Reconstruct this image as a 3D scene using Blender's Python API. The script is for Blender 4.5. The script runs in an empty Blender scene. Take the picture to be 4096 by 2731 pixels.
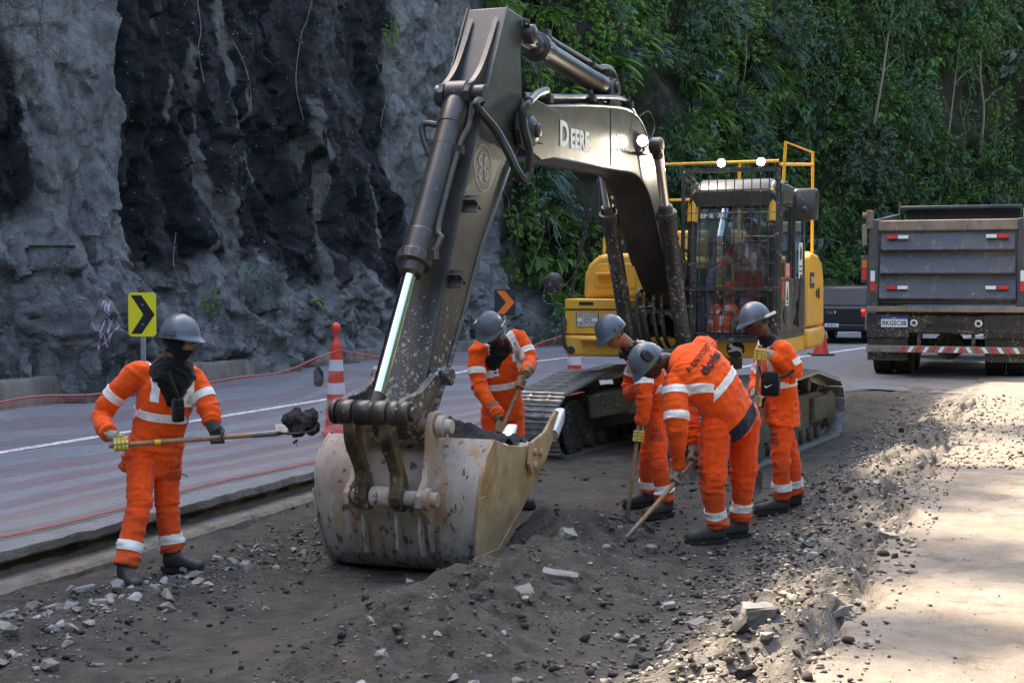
import bpy, bmesh, math, random
import numpy as np
from mathutils import Vector, Matrix
from mathutils.bvhtree import BVHTree
R = math.radians
SC = bpy.context.scene
COL = SC.collection
random.seed(7)

# ---------------------------------------------------------------- camera
cam_d = bpy.data.cameras.new('camera'); cam = bpy.data.objects.new('camera', cam_d); COL.objects.link(cam)
cam_d.sensor_width = 36.0; cam_d.lens = 50.0
cam.location = (0, 0, 1.93); cam.rotation_euler = (R(90 - 2.37), 0, 0)
cam_d.clip_start = 0.1; cam_d.clip_end = 2000
SC.camera = cam

# ---------------------------------------------------------------- sky, sun, exposure
SUN = Vector((-0.436, 0.372, 0.819)).normalized()          # towards the sun: behind the cliff
W = bpy.data.worlds.new('World'); SC.world = W; W.use_nodes = True
_n = W.node_tree.nodes; _l = W.node_tree.links
_sky = _n.new('ShaderNodeTexSky'); _sky.sky_type = 'NISHITA'; _sky.sun_disc = False
_sky.sun_elevation = math.asin(SUN.z); _sky.sun_rotation = math.atan2(SUN.x, SUN.y)
_sky.air_density = 1.0; _sky.dust_density = 2.5; _sky.ozone_density = 1.0
_l.new(_sky.outputs[0], _n['Background'].inputs[0]); _n['Background'].inputs[1].default_value = 0.15
sun_d = bpy.data.lights.new('sun', 'SUN'); sun_d.energy = 2.55; sun_d.angle = R(0.6); sun_d.color = (1.0, 0.93, 0.82)
sun = bpy.data.objects.new('sun', sun_d); COL.objects.link(sun)
sun.rotation_euler = SUN.to_track_quat('Z', 'Y').to_euler(); sun.location = (-10, 10, 30)
SC.view_settings.view_transform = 'Standard'; SC.view_settings.look = 'None'
SC.view_settings.exposure = 2.65; SC.view_settings.gamma = 1.0
try: SC.view_settings.use_white_balance = True; SC.view_settings.white_balance_temperature = 7400
except Exception: pass
try:
    SC.cycles.use_denoising = True; SC.cycles.max_bounces = 8; SC.cycles.transparent_max_bounces = 12
    SC.cycles.sample_clamp_indirect = 4.0
except Exception: pass

# ---------------------------------------------------------------- road frame: p to the right across the road, q along it
CP, SP = 0.937, 0.3494
def pq(x, y): return x * CP - y * SP, x * SP + y * CP
def xy(p, q): return CP * p + SP * q, -SP * p + CP * q
def off(q): return 0.0064 * np.maximum(np.asarray(q, float) - 18, 0) ** 2      # the road bends right

# ---------------------------------------------------------------- noise (numpy)
def _h(ix, iy, iz, seed):
    h = (ix * 374761393 + iy * 668265263 + iz * 2147483647 + seed * 974634141) & 0xffffffff
    h = ((h ^ (h >> 13)) * 1274126177) & 0xffffffff
    h = ((h ^ (h >> 16)) * 2246822519) & 0xffffffff
    return ((h ^ (h >> 15)) & 0xffff) / 32767.5 - 1.0
def vnoise(x, y, z=0.0, seed=0):
    x, y, z = np.broadcast_arrays(np.asarray(x, float), np.asarray(y, float), np.asarray(z, float))
    ix, iy, iz = (np.floor(a).astype(np.int64) for a in (x, y, z))
    fx, fy, fz = x - ix, y - iy, z - iz
    fx, fy, fz = (a * a * (3 - 2 * a) for a in (fx, fy, fz))
    r = 0
    for dx in (0, 1):
        for dy in (0, 1):
            for dz in (0, 1):
                r = r + _h(ix + dx, iy + dy, iz + dz, seed) * (fx if dx else 1 - fx) * (fy if dy else 1 - fy) * (fz if dz else 1 - fz)
    return r
def fbm(x, y, z=0.0, oct=4, seed=0, gain=0.5):
    r, a, f = 0, 1.0, 1.0
    for i in range(oct):
        r = r + a * vnoise(np.asarray(x) * f, np.asarray(y) * f, np.asarray(z) * f, seed + i); a *= gain; f *= 2.03
    return r
def ridged(x, y, z=0.0, oct=3, seed=0):
    r, a, f = 0, 1.0, 1.0
    for i in range(oct):
        r = r + a * (1 - 2 * np.abs(vnoise(np.asarray(x) * f, np.asarray(y) * f, np.asarray(z) * f, seed + i))); a *= .5; f *= 2.1
    return r
def sstep(a, b, x):
    t = np.clip((np.asarray(x, float) - a) / (b - a), 0, 1); return t * t * (3 - 2 * t)
def cells(x, y, seed=0):
    """voronoi: distance to nearest and second point, random value of the nearest"""
    x = np.asarray(x, float); y = np.asarray(y, float)
    ix, iy = np.floor(x).astype(np.int64), np.floor(y).astype(np.int64)
    d1 = np.full(x.shape, 9.); d2 = np.full(x.shape, 9.); v = np.zeros(x.shape)
    for dx in (-1, 0, 1):
        for dy in (-1, 0, 1):
            cx, cy = ix + dx, iy + dy; z = cx * 0
            px = cx + .5 + .45 * _h(cx, cy, z, seed); py = cy + .5 + .45 * _h(cx, cy, z, seed + 1)
            d = np.hypot(px - x, py - y); val = _h(cx, cy, z, seed + 2); m = d < d1
            d2 = np.where(m, d1, np.minimum(d2, d)); v = np.where(m, val, v); d1 = np.where(m, d, d1)
    return d1, d2, v

# ---------------------------------------------------------------- mesh building
def mesh_np(name, verts, faces, smooth=True):
    me = bpy.data.meshes.new(name)
    verts = np.asarray(verts, dtype=np.float32); 
    if isinstance(faces, np.ndarray):
        n, k = faces.shape
        me.vertices.add(len(verts)); me.vertices.foreach_set('co', verts.ravel())
        me.loops.add(n * k); me.loops.foreach_set('vertex_index', faces.astype(np.int32).ravel())
        me.polygons.add(n); me.polygons.foreach_set('loop_start', np.arange(0, n * k, k, dtype=np.int32))
        me.update(calc_edges=True); me.validate()
    else:
        me.from_pydata([tuple(v) for v in verts], [], faces); me.update()
    if smooth: me.shade_smooth()
    return me
def grid_mesh(name, X, Y, Z, smooth=True):
    n, m = X.shape
    i = np.arange(n * m).reshape(n, m)
    f = np.stack([i[:-1, :-1], i[1:, :-1], i[1:, 1:], i[:-1, 1:]], -1).reshape(-1, 4)
    return mesh_np(name, np.stack([X, Y, Z], -1).reshape(-1, 3), f, smooth)
def link(name, me, mat=None, parent=None):
    o = bpy.data.objects.new(name, me); COL.objects.link(o)
    if mat is not None:
        if len(me.materials) == 0: me.materials.append(mat)
    if parent is not None: o.parent = parent
    return o
def tag(o, label=None, cat=None, group=None, kind=None):
    if label: o['label'] = label
    if cat: o['category'] = cat
    if group: o['group'] = group
    if kind: o['kind'] = kind
    return o
def empty(name, loc=(0, 0, 0), rz=0.0, label=None, cat=None, group=None):
    o = bpy.data.objects.new(name, None); COL.objects.link(o); o.empty_display_size = 0.2
    o.location = loc; o.rotation_euler = (0, 0, rz)
    return tag(o, label, cat, group)
def copy_tree(o, parent=None):
    c = o.copy(); COL.objects.link(c)
    if parent is not None: c.parent = parent
    for ch in list(o.children): copy_tree(ch, c)
    return c

V = Vector
def frame_from(d, up=None):
    d = V(d).normalized()
    u = V(up) if up is not None else (V((0, 0, 1)) if abs(d.z) < .95 else V((0, 1, 0)))
    s = d.cross(u).normalized(); u = s.cross(d).normalized()
    return s, u, d
class MB:
    def __init__(self): self.v = []; self.f = []
    def add(self, vs, fs):
        b = len(self.v); self.v += [V(a) for a in vs]; self.f += [tuple(i + b for i in f) for f in fs]; return self
    def box(self, c, s, rot=None):
        c = V(c); h = V(s) * .5
        vs = [V((x * h.x, y * h.y, z * h.z)) for x in (-1, 1) for y in (-1, 1) for z in (-1, 1)]
        if rot is not None: vs = [rot @ a for a in vs]
        return self.add([c + a for a in vs], [(0, 1, 3, 2), (4, 6, 7, 5), (0, 4, 5, 1), (2, 3, 7, 6), (0, 2, 6, 4), (1, 5, 7, 3)])
    def box2(self, a, b):
        a, b = V(a), V(b); return self.box((a + b) / 2, [abs(b[i] - a[i]) for i in range(3)])
    def bar(self, a, b, w, h, up=None):
        a, b = V(a), V(b); s, u, d = frame_from(b - a, up)
        vs = [p + s * (x * w / 2) + u * (y * h / 2) for p in (a, b) for x, y in ((-1, -1), (1, -1), (1, 1), (-1, 1))]
        return self.add(vs, [(3, 2, 1, 0), (4, 5, 6, 7), (0, 1, 5, 4), (1, 2, 6, 5), (2, 3, 7, 6), (3, 0, 4, 7)])
    def prism(self, poly, ax, lo, hi):
        """2D polygon extruded along axis ax (0,1,2) from lo to hi; polygon coords are the other two axes in order"""
        def mk(a, b, t):
            c = [a, b]; c.insert(ax, t); return V(c)
        n = len(poly); vs = [mk(a, b, lo) for a, b in poly] + [mk(a, b, hi) for a, b in poly]
        fs = [tuple(range(n)), tuple(range(2 * n - 1, n - 1, -1))] + [(i, i + n, (i + 1) % n + n, (i + 1) % n) for i in range(n)]
        return self.add(vs, fs)
    def tube(self, pts, r, n=10, caps=True, closed=False):
        pts = [V(p) for p in pts]; rs = r if isinstance(r, (list, tuple)) else [r] * len(pts)
        m = len(pts); vs = []; u0 = None
        for i, p in enumerate(pts):
            if closed: d = pts[(i + 1) % m] - pts[i - 1]
            else: d = (pts[min(i + 1, m - 1)] - pts[max(i - 1, 0)])
            if d.length < 1e-9: d = V((0, 0, 1))
            d.normalize()
            if u0 is None: s, u, _ = frame_from(d)
            else:
                u = u0 - d * u0.dot(d)
                if u.length < 1e-6: _, u, _ = frame_from(d)
                u.normalize(); s = d.cross(u)
            u0 = u
            vs += [p + (s * math.cos(2 * math.pi * k / n) + u * math.sin(2 * math.pi * k / n)) * rs[i] for k in range(n)]
        fs = []
        for i in range(m if closed else m - 1):
            j = (i + 1) % m
            fs += [(i * n + k, i * n + (k + 1) % n, j * n + (k + 1) % n, j * n + k) for k in range(n)]
        if caps and not closed: fs += [tuple(range(n - 1, -1, -1)), tuple((m - 1) * n + k for k in range(n))]
        return self.add(vs, fs)
    def cyl(self, a, b, r, n=16, r2=None): return self.tube([a, b], [r, r if r2 is None else r2], n)
    def lathe(self, prof, a, d, n=20):
        """profile [(dist along axis, radius)] about point a, direction d"""
        s, u, d = frame_from(d); a = V(a); vs = []; m = len(prof)
        for t, r in prof: vs += [a + d * t + (s * math.cos(2 * math.pi * k / n) + u * math.sin(2 * math.pi * k / n)) * max(r, 1e-4) for k in range(n)]
        fs = []
        for i in range(m - 1): fs += [(i * n + k, i * n + (k + 1) % n, (i + 1) * n + (k + 1) % n, (i + 1) * n + k) for k in range(n)]
        fs += [tuple(range(n - 1, -1, -1)), tuple((m - 1) * n + k for k in range(n))]
        return self.add(vs, fs)
    def loft(self, secs):
        """sections: (center, side vec, ra, up vec, rb, power) -> closed superellipse tube"""
        n = 16; vs = []
        for c, s, ra, u, rb, pw in secs:
            c, s, u = V(c), V(s), V(u)
            for k in range(n):
                a = 2 * math.pi * k / n; ca, sa = math.cos(a), math.sin(a)
                vs.append(c + s * (ra * math.copysign(abs(ca) ** (2 / pw), ca)) + u * (rb * math.copysign(abs(sa) ** (2 / pw), sa)))
        fs = []
        for i in range(len(secs) - 1): fs += [(i * n + k, i * n + (k + 1) % n, (i + 1) * n + (k + 1) % n, (i + 1) * n + k) for k in range(n)]
        fs += [tuple(range(n - 1, -1, -1)), tuple((len(secs) - 1) * n + k for k in range(n))]
        return self.add(vs, fs)
    def mesh(self, name, sharp=35, recalc=True):
        me = bpy.data.meshes.new(name); me.from_pydata([tuple(a) for a in self.v], [], self.f); me.update()
        if recalc:
            bm = bmesh.new(); bm.from_mesh(me); bmesh.ops.recalc_face_normals(bm, faces=bm.faces); bm.to_mesh(me); bm.free()
        if sharp is None: pass
        else:
            me.shade_smooth(); me.set_sharp_from_angle(angle=R(sharp))
        return me
    def build(self, name, mat, parent=None, bevel=0, sharp=35, seg=2):
        o = link(name, self.mesh(name, sharp), mat, parent)
        if bevel:
            m = o.modifiers.new('bevel', 'BEVEL'); m.width = bevel; m.segments = seg; m.limit_method = 'ANGLE'; m.angle_limit = R(40); m.harden_normals = False
        return o
def arc_pts(c, r, a0, a1, n, plane='xz'):
    out = []
    for i in range(n):
        a = R(a0 + (a1 - a0) * i / (n - 1)); ca, sa = math.cos(a) * r, math.sin(a) * r
        out.append(V((c[0] + ca, c[1], c[2] + sa)) if plane == 'xz' else V((c[0] + ca, c[1] + sa, c[2])) if plane == 'xy' else V((c[0], c[1] + ca, c[2] + sa)))
    return out
def smooth_path(pts, n=6):
    """Catmull-Rom through points"""
    P = [V(p) for p in pts]; P = [P[0] * 2 - P[1]] + P + [P[-1] * 2 - P[-2]]; out = []
    for i in range(1, len(P) - 2):
        for k in range(n):
            t = k / n; a, b, c, d = P[i - 1], P[i], P[i + 1], P[i + 2]
            out.append(.5 * ((2 * b) + (c - a) * t + (2 * a - 5 * b + 4 * c - d) * t * t + (3 * b - a - 3 * c + d) * t ** 3))
    out.append(P[-2]); return out

# ---------------------------------------------------------------- materials
class NT:
    """small node helper"""
    def __init__(self, name):
        self.m = bpy.data.materials.new(name); self.m.use_nodes = True; self.t = self.m.node_tree
        self.b = self.t.nodes['Principled BSDF']; self.out = self.t.nodes['Material Output']; self._tc = None
    def n(self, typ, **kw):
        x = self.t.nodes.new('ShaderNode' + typ)
        for k, v in kw.items(): setattr(x, k, v)
        return x
    def l(self, a, b): self.t.links.new(a, b)
    def tc(self, kind='Object'):
        if self._tc is None: self._tc = self.n('TexCoord')
        return self._tc.outputs[kind]
    def val(self, sock, v):
        if hasattr(v, 'is_output') or isinstance(v, bpy.types.NodeSocket): self.l(v, sock)
        else: sock.default_value = v
    def mapp(self, vec, scale=(1, 1, 1), rot=(0, 0, 0), loc=(0, 0, 0)):
        m = self.n('Mapping'); self.l(vec, m.inputs[0]); m.inputs['Scale'].default_value = scale; m.inputs['Rotation'].default_value = rot; m.inputs['Location'].default_value = loc
        return m.outputs[0]
    def noise(self, scale=5, detail=4, rough=.55, vec=None, dist=0, color=False):
        x = self.n('TexNoise'); x.inputs['Scale'].default_value = scale; x.inputs['Detail'].default_value = detail; x.inputs['Roughness'].default_value = rough; x.inputs['Distortion'].default_value = dist
        self.l(vec if vec is not None else self.tc(), x.inputs['Vector']); return x.outputs['Color' if color else 'Fac']
    def vor(self, scale=5, vec=None, feature='F1', out='Distance', rand=1):
        x = self.n('TexVoronoi'); x.feature = feature; x.inputs['Scale'].default_value = scale; x.inputs['Randomness'].default_value = rand
        self.l(vec if vec is not None else self.tc(), x.inputs['Vector']); return x.outputs[out]
    def ramp(self, fac, stops, interp='LINEAR'):
        x = self.n('ValToRGB'); x.color_ramp.interpolation = interp; e = x.color_ramp.elements
        while len(e) < len(stops): e.new(.5)
        for i, (p, c) in enumerate(stops):
            e[i].position = p; e[i].color = (c, c, c, 1) if isinstance(c, (int, float)) else (*c, 1)
        self.l(fac, x.inputs[0]); return x.outputs[0]
    def mix(self, fac, a, b, mode='MIX'):
        x = self.n('MixRGB'); x.blend_type = mode; self.val(x.inputs[0], fac)
        for s, v in ((x.inputs[1], a), (x.inputs[2], b)):
            if isinstance(v, (tuple, list)): s.default_value = (*v, 1)
            else: self.val(s, v)
        return x.outputs[0]
    def math(self, op, a, b=0.0, clamp=False):
        x = self.n('Math'); x.operation = op; x.use_clamp = clamp; self.val(x.inputs[0], a); self.val(x.inputs[1], b); return x.outputs[0]
    def bump(self, h, strength=.3, dist=.01, normal=None):
        x = self.n('Bump'); x.inputs['Strength'].default_value = strength; x.inputs['Distance'].default_value = dist; self.l(h, x.inputs['Height'])
        if normal is not None: self.l(normal, x.inputs['Normal'])
        self.l(x.outputs[0], self.b.inputs['Normal']); return x.outputs[0]
    def sep(self, vec):
        x = self.n('SeparateXYZ'); self.l(vec, x.inputs[0]); return x.outputs
    def set(self, color=None, rough=None, metal=None, spec=None, **kw):
        B = self.b.inputs
        if color is not None:
            if isinstance(color, (tuple, list)): B['Base Color'].default_value = (*color, 1)
            else: self.l(color, B['Base Color'])
        if rough is not None: self.val(B['Roughness'], rough)
        if metal is not None: self.val(B['Metallic'], metal)
        if spec is not None: self.val(B['Specular IOR Level'], spec)
        for k, v in kw.items(): self.val(B[k], v)
        return self.m
_mc = {}
def plain(name, c, rough=.6, metal=0, var=.25, scale=9, bump=.1, spec=.5, bdist=.004):
    """a lived-in plain material: colour varied by noise, uneven gloss, fine relief"""
    if name in _mc: return _mc[name]
    t = NT(name); n1 = t.noise(scale, 5, .6); n2 = t.noise(scale * 7, 3)
    f = t.ramp(n1, [(.3, 0.0), (.7, 1.0)])
    lo = tuple(x * (1 - var) for x in c); hi = tuple(min(1, x * (1 + var)) for x in c)
    t.set(t.mix(f, lo, hi), t.math('ADD', t.math('MULTIPLY', n2, .25), rough - .12, True), metal, spec)
    t.bump(n2, bump, bdist); _mc[name] = t.m; return t.m
def painted(name, c, rough=.4, metal=0, splat=(.34, .31, .27), amount=.5, dust=(.22, .18, .13), dustamt=.25, scuff=.0, scuffc=(.05, .045, .04), sscale=28, spec=.5, dscale=2.2, low=None):
    """paint with spots of dried mud, a veil of dust and scuffs"""
    if name in _mc: return _mc[name]
    t = NT(name)
    wv = t.n('VectorMath'); wv.operation = 'MULTIPLY_ADD'; t.l(t.noise(sscale * 1.6, 3, .7, color=True), wv.inputs[0]); wv.inputs[1].default_value = (.9 / sscale,) * 3; t.l(t.tc(), wv.inputs[2]); wv = wv.outputs[0]
    big = t.noise(1.7, 4, .65); d1 = t.vor(sscale, wv); d2 = t.vor(sscale * 2.7, wv)
    rnd = t.noise(sscale * .55, 3, .7)
    thr = t.math('MULTIPLY', t.ramp(big, [(.32, 0.0), (.75, 1.0)]), amount * .8)
    if low: thr = t.math('ADD', thr, t.math('MULTIPLY', t.ramp(t.math('SUBTRACT', low[0], t.sep(t.tc())[2]), [(0., 0.), (low[1], 1.)]), low[2]))
    th2 = t.math('ADD', thr, t.math('MULTIPLY', t.math('SUBTRACT', rnd, .5), .45))
    m1 = t.math('GREATER_THAN', th2, d1); m2 = t.math('GREATER_THAN', t.math('MULTIPLY', th2, .9), d2)
    spl = t.math('MAXIMUM', m1, m2)
    col = t.mix(t.math('MULTIPLY', t.ramp(t.noise(dscale, 6, .65), [(.35, 0.0), (.75, 1.0)]), dustamt), c, dust)
    if scuff: col = t.mix(t.math('MULTIPLY', t.ramp(t.noise(7, 6, .75, vec=t.mapp(t.tc(), (1, 1, .4))), [(.56, 0.0), (.6, 1.0)]), scuff), col, scuffc)
    col = t.mix(t.math('MULTIPLY', spl, t.ramp(t.noise(sscale * .7, 4, .7), [(.35, .25), (.65, .95)])), col, splat)
    sm = t.ramp(t.noise(3.0, 7, .72, vec=t.mapp(t.tc(), (1, 1, .5))), [(.52, 0.), (.70, 1.)]); col = t.mix(t.math('MULTIPLY', sm, min(.6, amount)), col, dust)
    rg = t.mix(spl, t.mix(t.noise(5, 4), (rough - .08,) * 3, (rough + .16,) * 3), (.9,) * 3)
    t.set(col, rg, metal, spec); t.bump(t.math('ADD', spl, t.math('MULTIPLY', t.noise(90, 2), .3)), .25, .004)
    _mc[name] = t.m; return t.m
def emit(name, c, s):
    if name in _mc: return _mc[name]
    t = NT(name); t.set((0, 0, 0), .4); t.b.inputs['Emission Color'].default_value = (*c, 1); t.b.inputs['Emission Strength'].default_value = s
    _mc[name] = t.m; return t.m

# ---------------------------------------------------------------- text laid on a surface
def text_mesh(body, size, bold=0.0, align='CENTER', spacing=1.0, extrude=0.0):
    cu = bpy.data.curves.new('lettering', 'FONT'); cu.body = body; cu.size = size; cu.align_x = align; cu.align_y = 'CENTER'
    cu.offset = bold; cu.space_character = spacing; cu.extrude = extrude; cu.resolution_u = 3
    ob = bpy.data.objects.new('lettering', cu); COL.objects.link(ob)
    dg = bpy.context.evaluated_depsgraph_get(); me = bpy.data.meshes.new_from_object(ob.evaluated_get(dg))
    bpy.data.objects.remove(ob); return me
def text(name, body, size, mat, parent, origin, right, up, bold=0.0, align='CENTER', spacing=1.0, sx=1.0, bvh=None, lift=.003, cut=0):
    me = text_mesh(body, size, bold, align, spacing); r = V(right).normalized(); u = V(up).normalized(); nrm = r.cross(u); o = V(origin)
    if cut:
        bm = bmesh.new(); bm.from_mesh(me); bmesh.ops.triangulate(bm, faces=bm.faces)
        bmesh.ops.subdivide_edges(bm, edges=bm.edges, cuts=cut, use_grid_fill=True); bm.to_mesh(me); bm.free()
    for v in me.vertices:
        p = o + r * (v.co.x * sx) + u * v.co.y
        if bvh is not None:
            hit = bvh.ray_cast(p + nrm * .25, -nrm, .6)
            if hit[0] is not None: p = hit[0] + nrm * lift
        else: p = p + nrm * lift
        v.co = p
    me.update(); return link(name, me, mat, parent)
# ================================================================ terrain
def rise(q): return .15 * sstep(19, 24.5, q) + .0025 * np.maximum(np.asarray(q, float) - 25, 0)
def gz(p, q):
    """height of the dug ground in road coordinates"""
    p = np.asarray(p, float); q = np.asarray(q, float)
    z = .025 * fbm(p * .9, q * .9, 0, 4, 3) + .012 * fbm(p * 5, q * 5, 0, 3, 9)
    rut = np.exp(-((p + 4.35 + .1 * np.sin(q * .8)) / .28) ** 2); z = z - .025 * rut * sstep(4, 6, q) * (1 - sstep(9, 11, q))
    rough = np.clip(fbm(p * 2.3, q * 2.3, 0, 6, 21, .68), -.9, 1.4)
    lump = np.clip(.5 - cells(p * 4.2 + .4 * rough, q * 4.2, 5)[0], 0, 1)
    # gravel windrow by the kerb
    c = -5.08 + .12 * np.sin(q * 1.1) + .1 * fbm(q * .7, 0 * q, 0, 2, 31)
    wr = np.exp(-((p - c) / .36) ** 2) * (.55 + .45 * np.clip(fbm(q * .9, 0 * q, 0, 2, 33) + .5, 0, 1)) * (1 - sstep(11.2, 12.6, q))
    z = z + wr * (.085 + .05 * rough + .05 * lump)
    # spoil heap in front of the bucket
    t = (q - 4.5) / 5.0; c = -2.55 - .55 * np.clip(t, 0, 1.2)
    hp = np.exp(-(np.abs(p - c) / (.72 - .12 * np.clip(t, 0, 1))) ** 2.4) * (1 - sstep(9.3, 10.6, q)) * (.75 + .35 * fbm(q * .8, p * .5, 0, 2, 41))
    z = z + hp * (.27 + .10 * rough + .10 * lump)
    # bank below the broken edge of the old surface
    e = -.92 + .12 * fbm(q * 1.3, 0 * q, 0, 3, 51) + .05 * np.sin(q * 3.1)
    toe = e - 1.0 - .15 * fbm(q * .9, 0 * q, 0, 2, 53)
    b = sstep(toe, toe + .75, p); bank = b * (1 - sstep(e - .06, e + .02, p))
    z = z + bank * (.17 + .10 * rough + .12 * lump)
    pl = sstep(e - .05, e + .03, p)
    z = z * (1 - pl) + pl * (.25 + .012 * fbm(p * .8, q * .8, 0, 3, 61) + .004 * fbm(p * 9, q * 9, 0, 2, 63))
    z = z - .10 * sstep(12.8, 14.5, q) * (1 - sstep(19, 20.5, q)) * sstep(-6.0, -5.4, p) * (1 - sstep(-2.6, -1.9, p))
    z = z - .085 * np.exp(-((p + 4.15) / .95) ** 2 - ((q - 9.0) / .9) ** 2)
    # far end of the dig and the road bed left of the kerb
    en = sstep(19.8 + .5 * fbm(p * .8, q * .3, 0, 2, 71), 21.6, q) * (1 - pl)
    z = z * (1 - en) + en * (.215 + .02 * rough)
    kb = 1 - sstep(-6.3, -6.2, p); z = z * (1 - kb) + kb * .17
    far = np.maximum(sstep(6, 30, p), np.maximum(sstep(24, 26, q), sstep(-2, -20, q))); z = z * (1 - far) + far * .205
    return z + rise(np.minimum(q, 95))
def gz_xy(x, y): return float(gz(*pq(x, y)))

def spaced(pts):
    out = []
    for a, b, n in pts: out += list(np.linspace(a, b, n, endpoint=False))
    return np.array(out + [pts[-1][1]])
P1 = spaced([(-300, -20, 8), (-20, -6.5, 10), (-6.5, 1.5, 260), (1.5, 6, 60), (6, 60, 20), (60, 400, 8)])
Q1 = spaced([(-300, -20, 8), (-20, 4, 20), (4, 11, 230), (11, 23, 190), (23, 30, 20), (30, 120, 20), (120, 700, 10)])
PP, QQ = np.meshgrid(P1, Q1, indexing='ij'); ZZ = gz(PP, QQ); XX, YY = xy(PP, QQ)
t = NT('soil_and_dust')
pos = t.n('NewGeometry').outputs['Position']; sx = t.sep(pos)
pv = t.math('SUBTRACT', t.math('MULTIPLY', sx[0], CP), t.math('MULTIPLY', sx[1], SP))
qv = t.math('ADD', t.math('MULTIPLY', sx[0], SP), t.math('MULTIPLY', sx[1], CP))
n0 = t.noise(1.1, 5, .6, pos); n1 = t.noise(6, 6, .65, pos); n2 = t.noise(45, 4, .7, pos); n3 = t.noise(170, 3, .7, pos)
soil = t.mix(t.ramp(n1, [(.3, 0.), (.7, 1.)]), (.032, .029, .0255), (.096, .086, .075))
soil = t.mix(t.math('MULTIPLY', t.ramp(n0, [(.45, 0.), (.7, 1.)]), .55), soil, (.12, .10, .078))
vor = t.vor(26, pos, out='Color'); vd = t.vor(26, pos)
peb = t.math('MULTIPLY', t.math('LESS_THAN', vd, .33), t.math('GREATER_THAN', t.sep(vor)[0], .95))
soil = t.mix(t.math('MULTIPLY', peb, .75), soil, t.mix(t.sep(vor)[1], (.08, .075, .07), (.27, .26, .25)))
bankm = t.math('MULTIPLY', t.ramp(t.math('ADD', t.math('MULTIPLY', pv, .25), .95), [(.42, 0.), (.62, 1.)]), t.ramp(n1, [(.35, .25), (.65, 1.)]))
soil = t.mix(t.math('MULTIPLY', bankm, .8), soil, t.mix(n2, (.13, .115, .10), (.34, .30, .26)))
dust = t.mix(t.ramp(n1, [(.3, 0.), (.72, 1.)]), (.195, .168, .142), (.30, .262, .222))
dust = t.mix(t.math('MULTIPLY', t.ramp(n0, [(.5, 0.), (.68, 1.)]), .6), dust, (.26, .185, .13))
dust = t.mix(t.math('MULTIPLY', t.ramp(t.noise(3.2, 7, .75, pos), [(.54, 0.), (.64, 1.)]), .75), dust, (.12, .10, .085))
dust = t.mix(t.ramp(n3, [(.62, 0.), (.7, .55)]), dust, (.11, .095, .085))
edge = t.math('ADD', pv, t.math('MULTIPLY', t.math('SUBTRACT', n1, .5), .35))
dm = t.math('MULTIPLY', t.ramp(t.math('ADD', edge, 1.5), [(.52, 0.), (.66, 1.)]), 1)
farq = t.ramp(t.math('MULTIPLY', qv, .02), [(.42, 0.), (.47, 1.)])
dm2 = t.math('MAXIMUM', dm, t.math('MULTIPLY', farq, .7))
dust = t.mix(t.math('MULTIPLY', t.ramp(t.noise(9, 8, .78, pos), [(.5, 0.), (.62, 1.)]), .45), dust, (.17, .14, .115))
t.set(t.mix(dm2, soil, dust), .92, 0, .25)
hh = t.math('ADD', t.math('ADD', t.math('MULTIPLY', n2, .6), t.math('MULTIPLY', n3, .25)), t.math('MULTIPLY', t.math('SUBTRACT', .4, t.math('MINIMUM', vd, .4)), t.math('SUBTRACT', .9, t.math('MULTIPLY', dm, .75))))
t.bump(hh, .9, .035); M_SOIL = t.m
tag(link('ground', grid_mesh('ground', XX, YY, ZZ), M_SOIL), kind='structure')

# asphalt of the open lane and of the road beyond the dig
t = NT('worn_asphalt'); pos = t.n('NewGeometry').outputs['Position']; sx = t.sep(pos)
pv = t.math('SUBTRACT', t.math('MULTIPLY', sx[0], CP), t.math('MULTIPLY', sx[1], SP)); qv = t.math('ADD', t.math('MULTIPLY', sx[0], SP), t.math('MULTIPLY', sx[1], CP))
n1 = t.noise(2, 5, .6, pos); n2 = t.noise(60, 3, .7, pos); n3 = t.noise(150, 2, .6, pos)
a = t.mix(t.ramp(n1, [(.3, 0.), (.7, 1.)]), (.092, .101, .116), (.142, .152, .170)); a = t.mix(t.ramp(n2, [(.4, 0.), (.72, .5)]), a, (.22, .22, .225))
near = t.math('MULTIPLY', t.ramp(t.math('ADD', t.math('MULTIPLY', pv, .1), .8), [(.55, 0.), (.75, 1.)]), t.ramp(t.math('ADD', t.math('MULTIPLY', qv, -.1), t.math('ADD', 3.2, t.math('MULTIPLY', n1, .8))), [(.3, 0.), (.8, 1.)]))
a = t.mix(t.math('MULTIPLY', near, t.ramp(t.noise(5, 5, .7, pos), [(.3, .5), (.7, 1.)])), a, (.28, .225, .175))
kd = t.ramp(t.math('ADD', pv, 7.6), [(.15, 0.), (.95, 1.)])
a = t.mix(t.math('MULTIPLY', t.math('MULTIPLY', kd, t.ramp(qv, [(0., 1.), (1., 1.)])), t.math('LESS_THAN', pv, -6.1)), a, (.24, .235, .23))
t.set(a, .9, 0, .3); t.bump(t.math('ADD', n2, n3), .35, .012); M_ASPH = t.m
q2 = np.concatenate([np.linspace(-30, 17, 60), np.linspace(17.5, 30, 50), np.linspace(31, 95, 50)])
Pa, Qa = np.meshgrid(np.linspace(0, 1, 14), q2, indexing='ij')
Pl = -13.4 + Pa * (13.4 - 6.85); Xa, Ya = xy(Pl + off(Qa), Qa)
tag(link('road', grid_mesh('road', Xa, Ya, .224 + rise(Qa)), M_ASPH), kind='structure')
q3 = np.concatenate([np.linspace(21.9, 30, 40), np.linspace(31, 95, 50)])
Pa, Qa = np.meshgrid(np.linspace(0, 1, 30), q3, indexing='ij')
Pl = -6.85 + Pa * 16; Qj = Qa + np.where(Qa < 22, 1, 0) * .5 * fbm(Pl * 1.3, 0 * Pl, 0, 4, 81); Xa, Ya = xy(Pl + off(Qa), Qj)
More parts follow.
